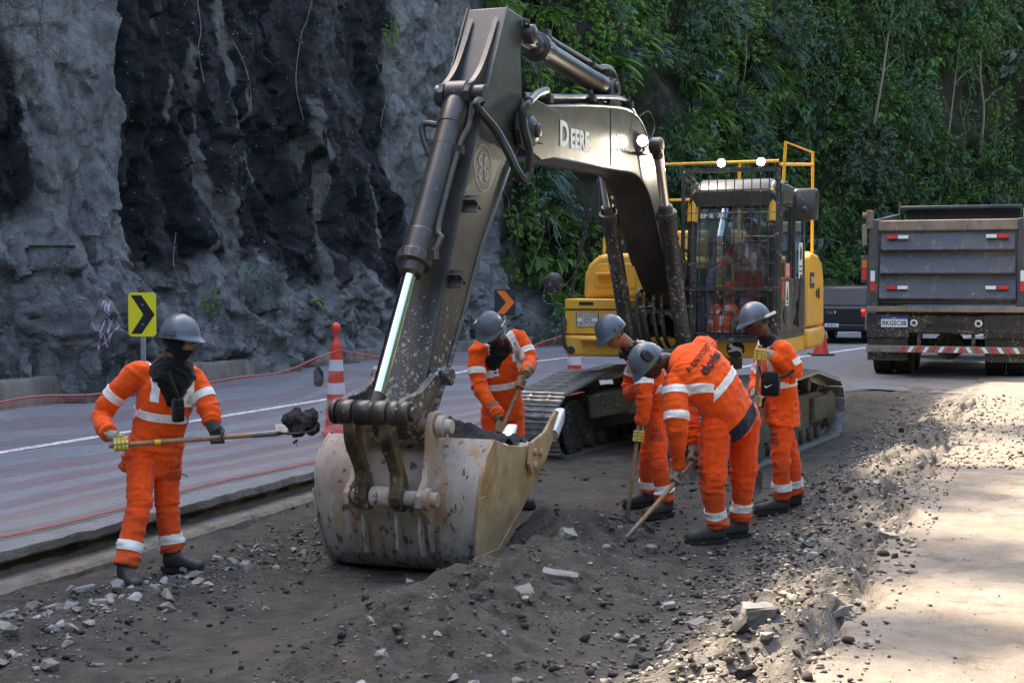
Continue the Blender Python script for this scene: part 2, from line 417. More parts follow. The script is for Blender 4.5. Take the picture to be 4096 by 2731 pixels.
tag(link('road', grid_mesh('road', Xa, Ya, .226 + rise(Qa)), M_ASPH), kind='structure')

# painted lines
t = NT('worn_white_line'); pos = t.n('NewGeometry').outputs['Position']
w = t.ramp(t.noise(14, 6, .7, pos), [(.40, 0.), (.52, 1.)]); t.set(t.mix(w, (.22, .22, .22), (.72, .73, .72)), .7); M_LINE = t.m
def line_strip(pc, q0, q1, wd, z):
    q = np.linspace(q0, q1, 90); a = np.array([pc - wd / 2, pc + wd / 2]); A, Q = np.meshgrid(a, q, indexing='ij')
    X, Y = xy(A + off(Q), Q); tag(link('lane_line', grid_mesh('lane_line', X, Y, z + rise(Q)), M_LINE), kind='structure')
line_strip(-9.78, -20, 80, .15, .229); line_strip(-5.55, 25, 80, .13, .231)

# concrete gutter at the edge of the dig
prof = [(-6.9, .229), (-6.4, .231), (-6.20, .230), (-6.165, .222), (-6.155, .165), (-6.17, .15), (-6.27, .145), (-6.26, .10), (-6.225, .055), (-6.10, .05), (-5.99, .045), (-5.955, .02), (-5.95, -.06)]
q = np.linspace(-2, 22.2, 500); A = np.array([a for a, b in prof])[:, None] + 0 * q; Z = np.array([b for a, b in prof])[:, None] + 0 * q; Q = q[None, :] + 0 * A
k = np.array([0, .1, .5, 1, 1, .9, .5, .5, .5, .7, 1, 1, .3])[:, None]
A = A + k * (.012 * fbm(Q * 2.6, Z * 9, 0, 5, 91, .65) - .035 * np.clip(ridged(Q * .7, 0 * Q, 0, 2, 92) - 1.18, 0, 1))
Z = Z + k * .006 * fbm(Q * 6, A * 6, 0, 4, 93, .65) - np.where(np.arange(13)[:, None] < 9, 1, 1) * 0
X, Y = xy(A, Q)
t = NT('old_concrete'); pos = t.n('NewGeometry').outputs['Position']; n1 = t.noise(5, 6, .65, pos); n2 = t.noise(40, 4, .7, pos); sz = t.sep(pos)
top = t.ramp(t.math('ADD', t.math('MULTIPLY', sz[2], 5), -.1), [(.9, 0.), (.98, 1.)])
c = t.mix(t.ramp(n1, [(.3, 0.), (.7, 1.)]), (.10, .09, .075), (.27, .235, .185)); c = t.mix(t.ramp(n1, [(.58, 0.), (.7, .8)]), c, (.06, .052, .045))
c = t.mix(top, c, t.mix(n1, (.13, .13, .13), (.30, .30, .295))); t.set(c, .9, 0, .2); t.bump(t.math('ADD', n1, n2), .7, .03)
o = link('concrete_gutter', grid_mesh('concrete_gutter', X, Y, Z), t.m); o.data.set_sharp_from_angle(angle=R(24)); tag(o, kind='structure')

# low kerb wall at the foot of the cliff
prof = [(-13.25, .21), (-12.95, .235), (-12.82, .25), (-12.80, .58), (-12.78, .62), (-12.45, .62), (-12.42, .58), (-12.40, .2)]
prof = [(a - .55, b) for a, b in prof]
q = np.concatenate([np.linspace(2, 40, 220), np.linspace(41, 75, 40)]); A = np.array([a for a, b in prof])[:, None] + off(q)[None, :]; Z = np.array([b for a, b in prof])[:, None] + 0 * q; Q = q[None, :] + 0 * A
A = A + .03 * fbm(Q * 1.5, Z * 3, 0, 3, 95); Z = Z + .02 * fbm(Q * 2, A, 0, 3, 96); X, Y = xy(A, Q)
t = NT('stained_barrier_concrete'); pos = t.n('NewGeometry').outputs['Position']; n1 = t.noise(2.2, 6, .7, t.mapp(pos, (1, 1, .5)))
t.set(t.mix(t.ramp(n1, [(.35, 0.), (.65, 1.)]), (.07, .055, .048), (.19, .155, .13)), .9); t.bump(t.noise(30, 4, .7, pos), .5, .02)
o = link('retaining_kerb', grid_mesh('retaining_kerb', X, Y, Z), t.m); tag(o, 'low stained concrete kerb wall along the foot of the rock cliff', 'kerb wall')
# ================================================================ cliff (rock face on the left, overgrown slope further on)
QC = np.concatenate([np.linspace(6, 36, 640), np.linspace(36.15, 92, 220)]); HC = np.concatenate([np.linspace(-.1, 9.0, 240), np.linspace(9.15, 22.5, 60)])
Qc, Hc = np.meshgrid(QC, HC, indexing='ij')
def veg_mask(q, h):
    """0 bare rock, 1 overgrown: the growth starts beyond the bare face and hangs over it at the top"""
    q = np.asarray(q, float); h = np.asarray(h, float)
    e = 33.2 - .10 * h + .9 * fbm(h * .5, q * .05, 0, 3, 111)
    return sstep(e - .5, e + .9, q + .5 * fbm(q * .9, h * .9, 0, 3, 113))
def facets(x, y, seed, tilt=1.0, kk=75):
    """broken rock: each cell a tilted plane, sharp steps between cells"""
    x = np.asarray(x, float); y = np.asarray(y, float); ix, iy = np.floor(x).astype(np.int64), np.floor(y).astype(np.int64); W_ = 0; out = 0
    for dx in (-1, 0, 1):
        for dy in (-1, 0, 1):
            cx, cy = ix + dx, iy + dy; z = cx * 0; px = cx + .5 + .45 * _h(cx, cy, z, seed); py = cy + .5 + .45 * _h(cx, cy, z, seed + 1); d = np.hypot(px - x, py - y); w = np.exp(-kk * d) + 1e-14
            out = out + w * (_h(cx, cy, z, seed + 2) + tilt * ((x - px) * _h(cx, cy, z, seed + 3) + (y - py) * (_h(cx, cy, z, seed + 4) - .1))); W_ = W_ + w
    return out / W_
def cliff_p(q, h):
    q = np.asarray(q, float); h = np.asarray(h, float); vm = veg_mask(q, h)
    wq = q + .13 * fbm(q * .5, h * .4, 0, 3, 101) + .06 * fbm(q * 3, h * 3, 0, 2, 102); wh = h + .15 * fbm(q * .5, h * .5, 0, 3, 104) + .06 * fbm(q * 3, h * 3, 0, 2, 103)
    r = .42 * facets(wq * .36, wh * .10 + 3, 105, .8) + .30 * facets(wq * .75 + wh * .22, wh * .30 - wq * .1, 106, 1.1) + .125 * facets(wq * 1.6 + wh * .45, wh * .95 - wq * .35, 107, 1.3, 46) + .055 * facets(wq * 3.6 - wh * .6, wh * 2.4 + wq * .5, 108, 1.4, 30) + .022 * facets(wq * 7.5 + wh, wh * 5.5, 109, 1.5, 18)
    low = 1 - sstep(1.5, 2.9, h + .6 * fbm(q * .4, h * .2, 0, 2, 109)); r = r + low * (.55 - .18 * h + .20 * facets(wq * 1.0 + wh * .5, wh * .9 - wq * .5, 110, 1.0) + .08 * facets(wq * 2.6 + wh, wh * 2.0 - wq, 111, 1.2))
    r = r + .16 * fbm(q * .3, h * .15, 0, 3, 112) + .02 * fbm(q * 8, h * 8, 0, 3, 114)
    
    r = r - .55 * np.exp(-((q - 19.3 - .02 * h) / .16) ** 2) * sstep(1.5, 3.0, h) + .45 * sstep(16.4, 16.9, q) * (1 - sstep(18.9, 19.2, q))
    veg = .9 * fbm(q * .3, h * .3, 0, 4, 117) + .25 * fbm(q * 1.2, h * 1.2, 0, 3, 118)
    r = r * (1 - .45 * sstep(16.6, 17.2, q) * (1 - sstep(18.9, 19.3, q)) * sstep(1.5, 3, h))
    return -13.75 + off(q) + (1 - vm) * (r - .05 * h) + vm * (.5 + veg - .10 * h) - np.maximum(h - 10, 0) * .12
def crest(q): q = np.asarray(q, float); return -1.0 * np.exp(-((q - 12.6) / 1.2) ** 2) + .5 * np.sin(q * 1.3) + .5 * np.sin(q * .47 + 1) - .9 * np.exp(-((q - 25.5) / 1.6) ** 2)
def cliff_xyz(q, h):
    p = cliff_p(q, h); x, y = xy(p, q); return x, y, np.asarray(h, float) + .2 + crest(q) * sstep(12, 22.5, h)
Xc, Yc, Zc = cliff_xyz(Qc, Hc)
me = grid_mesh('rock_cliff', Xc, Yc, Zc); me.set_sharp_from_angle(angle=R(48))
vm = veg_mask(Qc, Hc)
# colour zones of the rock itself (water stain, pale rock, drips) stored per vertex
dk = np.zeros(Qc.shape)
wob = .35 * fbm(Qc * .5, Hc * .35, 0, 3, 121)
qw = Qc + wob
dk = np.maximum(dk, sstep(19.1, 19.4, Qc + .3 * wob) * (1 - sstep(27.6, 28.6, qw)) * sstep(1.3, 2.3, Hc + .6 * fbm(Qc * .8, Hc * .2, 0, 3, 122)))
dk = np.maximum(dk, (1 - sstep(16.3, 16.8, Qc + .5 * wob - .04 * (4 - Hc))) * sstep(2.0, 3.4, Hc))
dk = dk * (.72 + .34 * np.clip(.5 + fbm(Qc * .9, Hc * .12, 0, 4, 123), 0, 1)); dk = dk * (1 - .22 * sstep(23.6, 24.6, qw) * np.clip(.6 + fbm(Qc * 1.2, Hc * .5, 0, 3, 124), 0, 1))
drip = 0
for c, wd, h0, h1 in ((21.3, .13, 1.9, 4.6), (21.4, .08, 4.9, 5.9), (22.3, .12, 4.0, 6.9), (21.7, .26, 1.6, 3.2), (24.4, .10, 3.9, 5.2), (24.85, .13, 2.5, 4.7), (24.5, .12, 1.2, 2.8), (27.0, .14, 2.2, 4.9), (27.9, .1, 5, 7), (17.7, .10, 3.4, 7), (23.1, .05, 3.0, 6), (20.5, .05, 4.5, 7), (22.3, .22, 5.9, 6.8)):
    cc = c + .12 * fbm(Hc * .35, c + 0 * Hc, 0, 2, 125) + .05 * np.sin(Hc * 2 + c)
    ww = wd * (.7 + .6 * np.clip(.5 + fbm(Hc * .9, c + 0 * Hc, 0, 2, 126), 0, 1.3))
    drip = np.maximum(drip, np.exp(-((Qc - cc) / ww) ** 2) * sstep(h0 - .5, h0 + .3, Hc) * (1 - sstep(h1 - .3, h1 + .5, Hc)))
colr = np.stack([dk, drip + 0 * dk, vm, np.ones_like(dk)], -1).reshape(-1, 4).astype(np.float32)
at = me.attributes.new('zones', 'FLOAT_COLOR', 'POINT'); at.data.foreach_set('color', colr.ravel())
t = NT('gneiss_rock'); pos = t.n('NewGeometry').outputs['Position']; za = t.n('Attribute'); za.attribute_name = 'zones'; z3 = t.sep(za.outputs['Color'])
n1 = t.noise(.9, 6, .62, pos); n2 = t.noise(6, 8, .72, pos, .4); n3 = t.noise(40, 4, .7, pos); nv = t.noise(2.2, 6, .65, t.mapp(pos, (1, 1, .22)))
pale = t.mix(t.ramp(n2, [(.3, 0.), (.7, 1.)]), (.115, .117, .12), (.29, .288, .285)); pale = t.mix(t.ramp(nv, [(.42, 0.), (.68, .8)]), pale, (.075, .08, .088))
pale = t.mix(t.math('MULTIPLY', t.ramp(t.noise(1.6, 5, .7, pos), [(.60, 0.), (.7, 1.)]), .35), pale, (.30, .25, .19))
dark = t.mix(t.ramp(n2, [(.3, 0.), (.75, 1.)]), (.005, .0055, .007), (.026, .028, .034)); dark = t.mix(t.ramp(nv, [(.5, 0.), (.72, .7)]), dark, (.042, .045, .052))
f = t.ramp(t.math('ADD', z3[0], t.math('MULTIPLY', t.math('SUBTRACT', n2, .5), .7)), [(.30, 0.), (.62, 1.)])
c = t.mix(f, pale, dark)
c = t.mix(t.math('MULTIPLY', t.ramp(t.math('ADD', z3[1], t.math('MULTIPLY', t.math('SUBTRACT', n2, .5), .9)), [(.35, 0.), (.65, 1.)]), .8), c, t.mix(n2, (.10, .10, .10), (.22, .215, .205)))
lich = t.math('MULTIPLY', t.math('LESS_THAN', t.vor(9, pos), .13), t.math('GREATER_THAN', t.noise(2.3, 3, .6, pos), .56)); c = t.mix(t.math('MULTIPLY', lich, .6), c, (.42, .45, .45))
c = t.mix(t.math('MULTIPLY', t.ramp(t.noise(1.3, 5, .7, pos), [(.6, 0.), (.72, 1.)]), .3), c, (.12, .17, .15))
earth = t.mix(n2, (.012, .016, .009), (.04, .045, .022)); earth = t.mix(t.ramp(t.noise(.8, 5, .7, pos), [(.56, 0.), (.66, .7)]), earth, t.mix(n2, (.05, .05, .048), (.13, .13, .12)))
c = t.mix(z3[2], c, earth)
t.set(c, t.mix(f, (.9,) * 3, (.72,) * 3), 0, .2)
hb = t.math('ADD', t.math('MULTIPLY', n2, 1.0), t.math('ADD', t.math('MULTIPLY', n3, .35), t.math('MULTIPLY', nv, .5))); wv = t.n('VectorMath'); wv.operation = 'MULTIPLY_ADD'; t.l(t.noise(1.3, 6, .7, pos, color=True), wv.inputs[0]); wv.inputs[1].default_value = (.9,) * 3; t.l(pos, wv.inputs[2]); wv = wv.outputs[0]; cr = t.vor(.8, t.mapp(wv, (1, 1, .6), (.25, .15, .4)), 'DISTANCE_TO_EDGE'); cr2 = t.vor(2.6, t.mapp(wv, (1, 1, .8), (.5, -.2, 1.1)), 'DISTANCE_TO_EDGE')
crk = t.math('ADD', t.ramp(cr, [(0., 0.), (.025, 1.)]), t.math('MULTIPLY', t.ramp(cr2, [(0., 0.), (.04, 1.)]), .25)); t.bump(t.math('ADD', hb, t.math('MULTIPLY', crk, .55)), 1.0, .10); M_ROCK = t.m
CL = link('rock_cliff', me, M_ROCK); tag(CL, kind='structure')
# the hill behind the crest
q5 = np.linspace(-10, 110, 40); s5 = np.linspace(0, 1, 8); S5, Q5 = np.meshgrid(s5, q5, indexing='ij')
top_p = cliff_p(np.clip(Q5, 6, 92), 22.5 + 0 * Q5); X5, Y5 = xy(top_p + .05 - S5 * 60, Q5); tag(link('hilltop', grid_mesh('hilltop', X5, Y5, 22.6 + crest(np.clip(Q5, 6, 92)) + S5 * 4 + .5 * fbm(X5 * .2, Y5 * .2, 0, 3, 5)), M_ROCK), kind='structure')
# the cliff goes on to the left of the picture
q6 = np.linspace(-60, 6.2, 60); h6 = np.linspace(-.1, 22.6, 30); Q6, H6 = np.meshgrid(q6, h6, indexing='ij'); pp = -13.6 + .6 * fbm(Q6 * .3, H6 * .2, 0, 4, 131) - .1 * H6
X6, Y6 = xy(pp, Q6); tag(link('rock_cliff', grid_mesh('rock_cliff', X6, Y6, H6 + .2), M_ROCK), kind='structure')
# ================================================================ excavator
M_BLK = painted('black_machine_paint', (.020, .021, .023), .34, 0, (.38, .36, .33), .24, (.16, .13, .085), .30, 0, sscale=20)
M_BLKMUD = painted('black_paint_spattered', (.016, .017, .019), .42, 0, (.46, .44, .41), .52, (.14, .12, .09), .3, 0, sscale=17)
M_STICK = painted('arm_paint', (.022, .025, .029), .34, 0, (.46, .42, .36), .12, (.17, .135, .08), .34, .35, (.010, .009, .008), sscale=17, low=(2.2, 1.3, .26))
M_LINK = painted('link_paint', (.016, .015, .015), .32, .1, (.42, .35, .26), .62, (.34, .22, .10), .75, .4, (.010, .009, .008), sscale=11, dscale=5)
M_YEL = painted('yellow_machine_paint', (.80, .41, .032), .34, 0, (.62, .57, .5), .40, (.48, .30, .10), .5, .0, sscale=14)
M_YEL2 = plain('yellow_rail_paint', (.74, .38, .03), .4, 0, .12)
M_STEEL = plain('worn_steel', (.19, .185, .18), .46, .75, .4, 14, .3)
M_CHROME = plain('polished_rod', (.78, .78, .76), .14, 1, .05, 3, .02)
M_RUB = plain('black_rubber', (.014, .014, .015), .55, 0, .3, 20, .15)
M_GREASE = painted('greasy_pin_housing', (.020, .018, .017), .3, .2, (.30, .15, .06), .45, (.22, .18, .13), .45, .3, sscale=12)
M_MUDDY = painted('muddy_track_frame', (.055, .045, .033), .7, 0, (.40, .36, .30), .45, (.16, .12, .07), .9, 0, sscale=24)
M_DARKIN = plain('grease_black', (.012, .011, .010), .6)
M_WHITE = plain('white_lettering', (.78, .78, .74), .6, 0, .08)
M_SIGNW = plain('sticker_white', (.72, .70, .64), .5, 0, .12)
M_INK = plain('black_ink', (.015, .015, .018), .6, 0, .2)
M_REDP = plain('red_print', (.62, .06, .03), .5, 0, .15)
t = NT('track_shoe_steel'); n = t.noise(9, 5, .65); n2 = t.noise(60, 3, .7)
t.set(t.mix(t.ramp(n, [(.35, 0.), (.68, 1.)]), (.40, .40, .41), (.17, .15, .12)), t.math('ADD', t.math('MULTIPLY', n, .35), .22), .55); t.bump(n2, .3, .006); M_SHOE = t.m
# bucket plate: pale dried mortar over steel, bare dark scrapes, blue-grey wear near the floor
t = NT('bucket_plate'); n = t.noise(3.2, 6, .65); n2 = t.noise(14, 6, .7, vec=t.mapp(t.tc(), (1, 1, .6))); s3 = t.sep(t.tc())
c = t.mix(t.ramp(n, [(.3, 0.), (.7, 1.)]), (.31, .25, .21), (.50, .425, .365))
c = t.mix(t.ramp(t.noise(5, 5, .7, vec=t.mapp(t.tc(), (1, 1, .25))), [(.52, 0.), (.62, .8)]), c, (.36, .20, .09))
lowm = t.ramp(s3[2], [(.0, 1.), (.42, 0.)])
c = t.mix(t.math('MULTIPLY', lowm, t.ramp(n2, [(.36, 0.), (.56, .9)])), c, (.20, .20, .215))
chip = t.ramp(t.math('ADD', n2, t.math('MULTIPLY', lowm, .05)), [(.60, 0.), (.63, 1.)]); c = t.mix(chip, c, (.075, .075, .08))
c = t.mix(t.ramp(t.noise(30, 4, .7), [(.62, 0.), (.68, .6)]), c, (.12, .11, .10))
t.set(c, .75, 0, .3); t.bump(t.math('ADD', n2, t.math('MULTIPLY', chip, -.5)), .4, .015); M_BUCK = t.m
t = NT('bucket_side_mud'); n = t.noise(4, 6, .65); n2 = t.noise(5.5, 9, .66, vec=t.mapp(t.tc(), (1, 1, .7), (0, R(35), 0)), dist=.5)
c = t.mix(t.ramp(n, [(.3, 0.), (.7, 1.)]), (.34, .215, .11), (.52, .385, .235)); c = t.mix(t.ramp(n2, [(.52, 0.), (.66, .75)]), c, (.30, .135, .04)); c = t.mix(t.ramp(n2, [(.30, .7), (.44, 0.)]), c, (.54, .45, .33)); c = t.mix(t.ramp(t.noise(26, 6, .7, vec=t.mapp(t.tc(), (1, 1, .2), (0, R(30), 0))), [(.60, 0.), (.68, .5)]), c, (.16, .11, .06))
t.set(c, .8, 0, .3); t.bump(n2, .5, .012); M_BUCKS = t.m
t = NT('cab_glass'); t.set((.62, .70, .70), .02, 0, .7); t.b.inputs['Transmission Weight'].default_value = 0.0
tr = t.n('BsdfTransparent'); tr.inputs[0].default_value = (.72, .80, .80, 1); gl = t.n('BsdfGlossy'); gl.inputs['Roughness'].default_value = .03; gl.inputs[0].default_value = (.62, .82, 1, 1)
fr = t.n('Fresnel'); fr.inputs[0].default_value = 1.9; mx = t.n('MixShader'); t.l(t.math('ADD', fr.outputs[0], .22, True), mx.inputs[0]); t.l(tr.outputs[0], mx.inputs[1]); t.l(gl.outputs[0], mx.inputs[2])
df = t.n('BsdfDiffuse'); df.inputs[0].default_value = (.5, .48, .44, 1); mx2 = t.n('MixShader'); s3 = t.sep(t.tc())
dirt = t.math('MULTIPLY', t.math('GREATER_THAN', t.math('ADD', t.ramp(s3[2], [(0., .1), (1., 0.)]), t.math('SUBTRACT', t.math('MULTIPLY', t.noise(16, 4, .7), .95), .62)), t.math('MULTIPLY', t.vor(30), .35)), .85)
low = t.math('LESS_THAN', t.math('ADD', s3[2], t.math('MULTIPLY', t.noise(3, 3), .5)), 2.2)
t.l(t.math('ADD', t.math('MULTIPLY', dirt, low), .03), mx2.inputs[0]); t.l(mx.outputs[0], mx2.inputs[1]); t.l(df.outputs[0], mx2.inputs[2]); t.l(mx2.outputs[0], t.out.inputs[0]); M_GLASS = t.m
M_LAMP = emit('lamp_lit', (1, .97, .9), 9)
M_SEAT = plain('cab_trim', (.05, .05, .052), .8)

EXF = V((-.3494, -.937, 0)).normalized(); EXC = V((2.27, 17.87, 0))
EX = empty('excavator', EXC, math.atan2(EXF.y, EXF.x), 'yellow and black tracked excavator with its arm bent and bucket lowered before the workers', 'excavator')
def ex(mb, name, mat, parent=None, bevel=.008, sharp=35): return mb.build(name, mat, parent or EX, bevel, sharp)
def rz(pts, w): return [V((a, w, b)) for a, b in pts]

# ---- boom
def smooth2(pts, n=5): return [(p.x, p.z) for p in smooth_path([V((a, 0, b)) for a, b in pts], n)]
b_top = [(6.24, 3.40)] + smooth2([(5.2, 3.53), (4.3, 3.62), (3.65, 3.66), (3.15, 3.58), (2.65, 3.25), (2.1, 2.78), (1.4, 2.33), (.7, 2.02)]) + [(.15, 1.9)]
b_bot = [(6.18, 2.99), (5.2, 3.01)] + smooth2([(4.1, 3.03), (3.35, 3.03), (2.85, 2.85), (2.45, 2.42), (2.0, 2.05), (1.4, 1.70), (.7, 1.5)]) + [(.15, 1.48)]
poly = b_top + [(-.05, 1.69)] + b_bot[::-1]
BOOM = ex(MB().prism(poly, 1, -.19, .19), 'boom', M_BLK, bevel=.012)
m = MB()      # weld flanges along the edges and plate seams, forked tip
for s in (-1, 1):
    m.tube([V((a, s * .192, b)) for a, b in b_top[:26]], .012, 6); m.tube([V((a, s * .192, b)) for a, b in b_bot[:22]], .012, 6)
    m.bar((4.27, s * .193, 3.05), (4.29, s * .193, 3.60), .012, .006, (0, 1, 0)); m.bar((6.12, s * .193, 3.0), (6.14, s * .193, 3.40), .02, .008, (0, 1, 0))
ex(m, 'weld_bead', M_BLK, BOOM, 0)
for s in (-1, 1):
    y = s * .225
    fk = MB().prism([(6.02, 3.38), (6.62, 3.42), (6.94, 3.26), (6.98, 3.13), (6.92, 3.02), (6.45, 2.93), (6.1, 2.98)], 1, min(y - s * .03, y + s * .02), max(y - s * .03, y + s * .02)); ex(fk, 'boom_fork', M_BLK, BOOM, .01)
    pn = MB().lathe([(0, .12), (.03, .125), (.05, .10), (.055, .055), (.09, .055), (.095, .03)], (6.76, y + s * .02, 3.14), (0, s, 0), 18); pn.box((6.60, y + s * .035, 3.14), (.22, .03, .16)); ex(pn, 'pivot_pin', M_BLK, BOOM, .006)
# lettering and emblem on the boom side that faces us
yb = .1915
text('lettering', 'D', .30, M_WHITE, BOOM, (5.71, yb, 3.21), (-1, 0, .03), (.0, 0, 1), .011, sx=1.15)
text('lettering', 'EERE', .235, M_WHITE, BOOM, (5.265, yb, 3.20), (-1, 0, .03), (.0, 0, 1), .009, sx=1.12)
text('lettering', 'TK', .2, M_WHITE, BOOM, (3.95, yb, 3.3), (-1, 0, .0), (.0, 0, 1), .004, sx=1.0)
# pipes on the boom back
m = MB()
for y, dz in ((.05, .075), (.12, .09), (-.05, .075), (-.12, .09)):
    m.tube(smooth_path([(6.55, y, 3.37 + dz), (5.6, y, 3.47 + dz), (4.5, y, 3.6 + dz), (3.5, y, 3.68 + dz), (2.9, y, 3.42 + dz), (2.2, y, 2.9 + dz), (1.3, y, 2.34 + dz)], 6), .024, 8)
for a, b in ((6.0, 3.42), (4.75, 3.58), (3.45, 3.67)): m.box((a, 0, b + .07), (.08, .36, .07)); m.box((a, .12, b + .12), (.05, .05, .05))
ex(m, 'hydraulic_pipe', M_BLK, BOOM, 0)
m = MB(); m.tube(smooth_path([(6.9, .30, 3.36), (6.6, .26, 3.46), (6.2, .2, 3.54), (6.1, .12, 3.56)], 6), .03, 8); ex(m, 'hydraulic_pipe', M_BLK, BOOM, 0)

# ---- arm (stick)
st_f = [(7.05, 4.08), (7.35, 3.61), (7.79, 2.88), (8.18, 2.165), (8.46, 1.635), (8.70, 1.17), (8.83, .99)]
st_b = [(6.66, 4.06), (6.62, 3.98), (6.74, 3.80), (6.70, 3.40), (6.78, 3.05), (7.06, 2.80), (7.63, 2.17), (7.93, 1.74), (8.25, 1.32), (8.46, 1.06), (8.60, .90), (8.76, .86)]
ARM = ex(MB().prism(st_f + st_b[::-1], 1, -.165, .165), 'arm', M_STICK, bevel=.012)
m = MB()
for s in (-1, 1):
    m.tube([V((a, s * .168, b)) for a, b in st_f], .012, 6); m.tube([V((a, s * .168, b)) for a, b in st_b[3:]], .018, 6)
ex(m, 'weld_bead', M_STICK, ARM, 0)
for y in (-.105, .105):      # gusset ribs holding the cylinder eye
    g = MB(); c = smooth2([(7.13, 3.99), (7.30, 3.76), (7.47, 3.56), (7.63, 3.44), (7.73, 3.40)], 4)
    arc = [(7.66 + .10 * math.cos(R(a)), 3.325 + .10 * math.sin(R(a))) for a in (50, 10, -30, -70, -110)]
    g.prism(c + arc + [(7.55, 3.05), (7.68, 2.95), (7.60, 3.05), (7.40, 3.50)], 1, y - .02, y + .02); ex(g, 'gusset', M_STICK, ARM, .004)
ex(MB().lathe([(0, .085), (.04, .085), (.041, .05), (.29, .05), (.291, .07), (.39, .07)], (7.64, -.17, 3.33), (0, 1, 0), 16), 'cylinder_pin', M_BLK, ARM, .006)
for a, b in ((7.93, 2.50), (8.22, 1.955)):
    lg = MB(); d = V((-.47, 0, .88)).normalized(); c = V((a, .165, b))
    for k in range(4):
        u = V((.88, 0, .47)); o_ = (d * .035, -d * .035, u * .035, -u * .035)[k]; lg.bar(c + o_, c + o_ + V((0, .11, 0)), .07 if k < 2 else .012, .012 if k < 2 else .07, u if k < 2 else u)
    ex(lg, 'bracket_lug', M_STICK, ARM, 0)
ex(MB().lathe([(0, .075), (.02, .08), (.08, .08), (.1, .05)], (6.64, .165, 3.93), (0, 1, 0), 16).lathe([(0, .03), (.05, .03)], (6.7, .2, 3.99), (0, 0, 1), 8), 'pin_cap', M_BLK, ARM, .005)
# round medal emblem
mc = V((7.56, .1665, 2.79)); em = MB(); ru = V((-.45, 0, .89)); rr = V((-.89, 0, -.45))
def ring(mb, c, r0, r1, y, sx=1.0):
    n = 28; vs = []
    for k in range(n):
        a = 2 * math.pi * k / n; d = V((-1, 0, 0)) * (math.cos(a) * sx) + V((0, 0, 1)) * math.sin(a); vs += [c + d * r0 + V((0, y, 0)), c + d * r1 + V((0, y, 0))]
    mb.add(vs, [(2 * k, 2 * k + 1, (2 * k + 3) % (2 * n), (2 * k + 2) % (2 * n)) for k in range(n)])
ring(em, mc, .168, .178, .001); ring(em, mc, .112, .120, .001)
for dx, dz in ((-1, 1), (1, 1), (-1, -1), (1, -1)): ring(em, mc + V((dx * .052, 0, dz * .052)), .0, .040, .001)
em.bar(mc + V((-.1, .001, .014)), mc + V((.1, .001, .014)), .006, .002, (0, 1, 0)); em.bar(mc + V((-.1, .001, -.014)), mc + V((.1, .001, -.014)), .006, .002, (0, 1, 0))
M_FADE = plain('faded_decal', (.34, .33, .29), .6, 0, .15)
MED = ex(em, 'medal_emblem', M_FADE, ARM, 0)
text('lettering', 'NDSMD', .034, M_FADE, ARM, mc, (-1, 0, 0), (0, 0, 1), .001)
for ch, dx, dz in (('C', 1, 1), ('S', -1, 1), ('P', 1, -1), ('B', -1, -1)): text('lettering', ch, .045, M_INK, ARM, mc + V((dx * .052, .002, dz * .052)), (-1, 0, 0), (0, 0, 1), .001)
for k, ch in enumerate('PAX-VRSNSMV-SMQLIVB'):
    a = R(90 - k * 360 / 19); d = V((-math.cos(a), 0, math.sin(a))); text('lettering', ch, .036, M_FADE, ARM, mc + d * .144, (-math.sin(a), 0, -math.cos(a)), d, .0005)

# ---- cylinders
def ram(name, a, b, c, rb, rr_, parent=EX, mat=M_BLK, lugw=.12):
    """barrel from a to b, rod from b to c"""
    a, b, c = V(a), V(b), V(c); d = (c - a).normalized()
    m = MB(); m.lathe([(0, rb * .82), (.05, rb), ((b - a).length * .16, rb), ((b - a).length * .165, rb * .94), ((b - a).length - .30, rb * .94), ((b - a).length - .29, rb * 1.05), ((b - a).length - .12, rb * 1.05), ((b - a).length - .11, rb * 1.22), ((b - a).length - .03, rb * 1.22), ((b - a).length - .02, rb * .9), ((b - a).length + .05, rb * .8)], a + d * .06, d, 22)
    m.cyl(a - V((0, lugw / 2, 0)), a + V((0, lugw / 2, 0)), rb * 1.05, 18)
    s, u, _ = frame_from(d)
    for k in range(14):
        an = 2 * math.pi * k / 14; q_ = b - d * .07 + (s * math.cos(an) + u * math.sin(an)) * rb * 1.12; m.cyl(q_ + d * .02, q_ + d * .085, .014, 6)
    o = ex(m, name, mat, parent, .004)
    ex(MB().cyl(b, c - d * .05, rr_, 20), 'piston_rod', M_CHROME, o, 0, 60)
    ex(MB().cyl(c - V((0, lugw / 2, 0)), c + V((0, lugw / 2, 0)), rr_ * 1.55, 18).cyl(c - d * .14, c - d * .03, rr_ * 1.15, 16), 'rod_eye', M_GREASE, o, .005)
    return o
bk = V((7.64, 0, 3.33)); K = V((9.12, 0, 1.075)); bd = (K - bk).normalized()
BC = ram('bucket_cylinder', bk, bk + bd * 1.50, K, .102, .050, lugw=.16)
m = MB(); u = V((bd.z, 0, -bd.x)); 
m.tube(smooth_path([bk + bd * .10 + u * -.02 + V((0, .14, 0)), bk + bd * .30 + V((0, .15, 0)) , bk + bd * .5 + V((0, .115, 0)), bk + bd * 1.18 + V((0, .115, 0)), bk + bd * 1.30 + V((0, .16, 0)), bk + bd * 1.44 + V((0, .13, 0))], 6), .022, 8)
m.box(bk + bd * .52 + V((0, .12, 0)), (.06, .07, .06)); m.lathe([(0, .098), (.05, .098)], bk + bd * .46, bd, 20); m.box(bk + bd * 1.44 + V((0, .13, 0)), (.09, .06, .07))
m.tube(smooth_path([bk + bd * .28 + V((0, -.1, 0)), bk + bd * .28 + V((0, -.22, .01)), bk + bd * .38 + V((-.04, -.22, 0)), bk + bd * .55 + V((-.1, -.15, 0))], 5), .024, 8)
ex(m, 'feed_pipe', M_BLK, BC, 0)
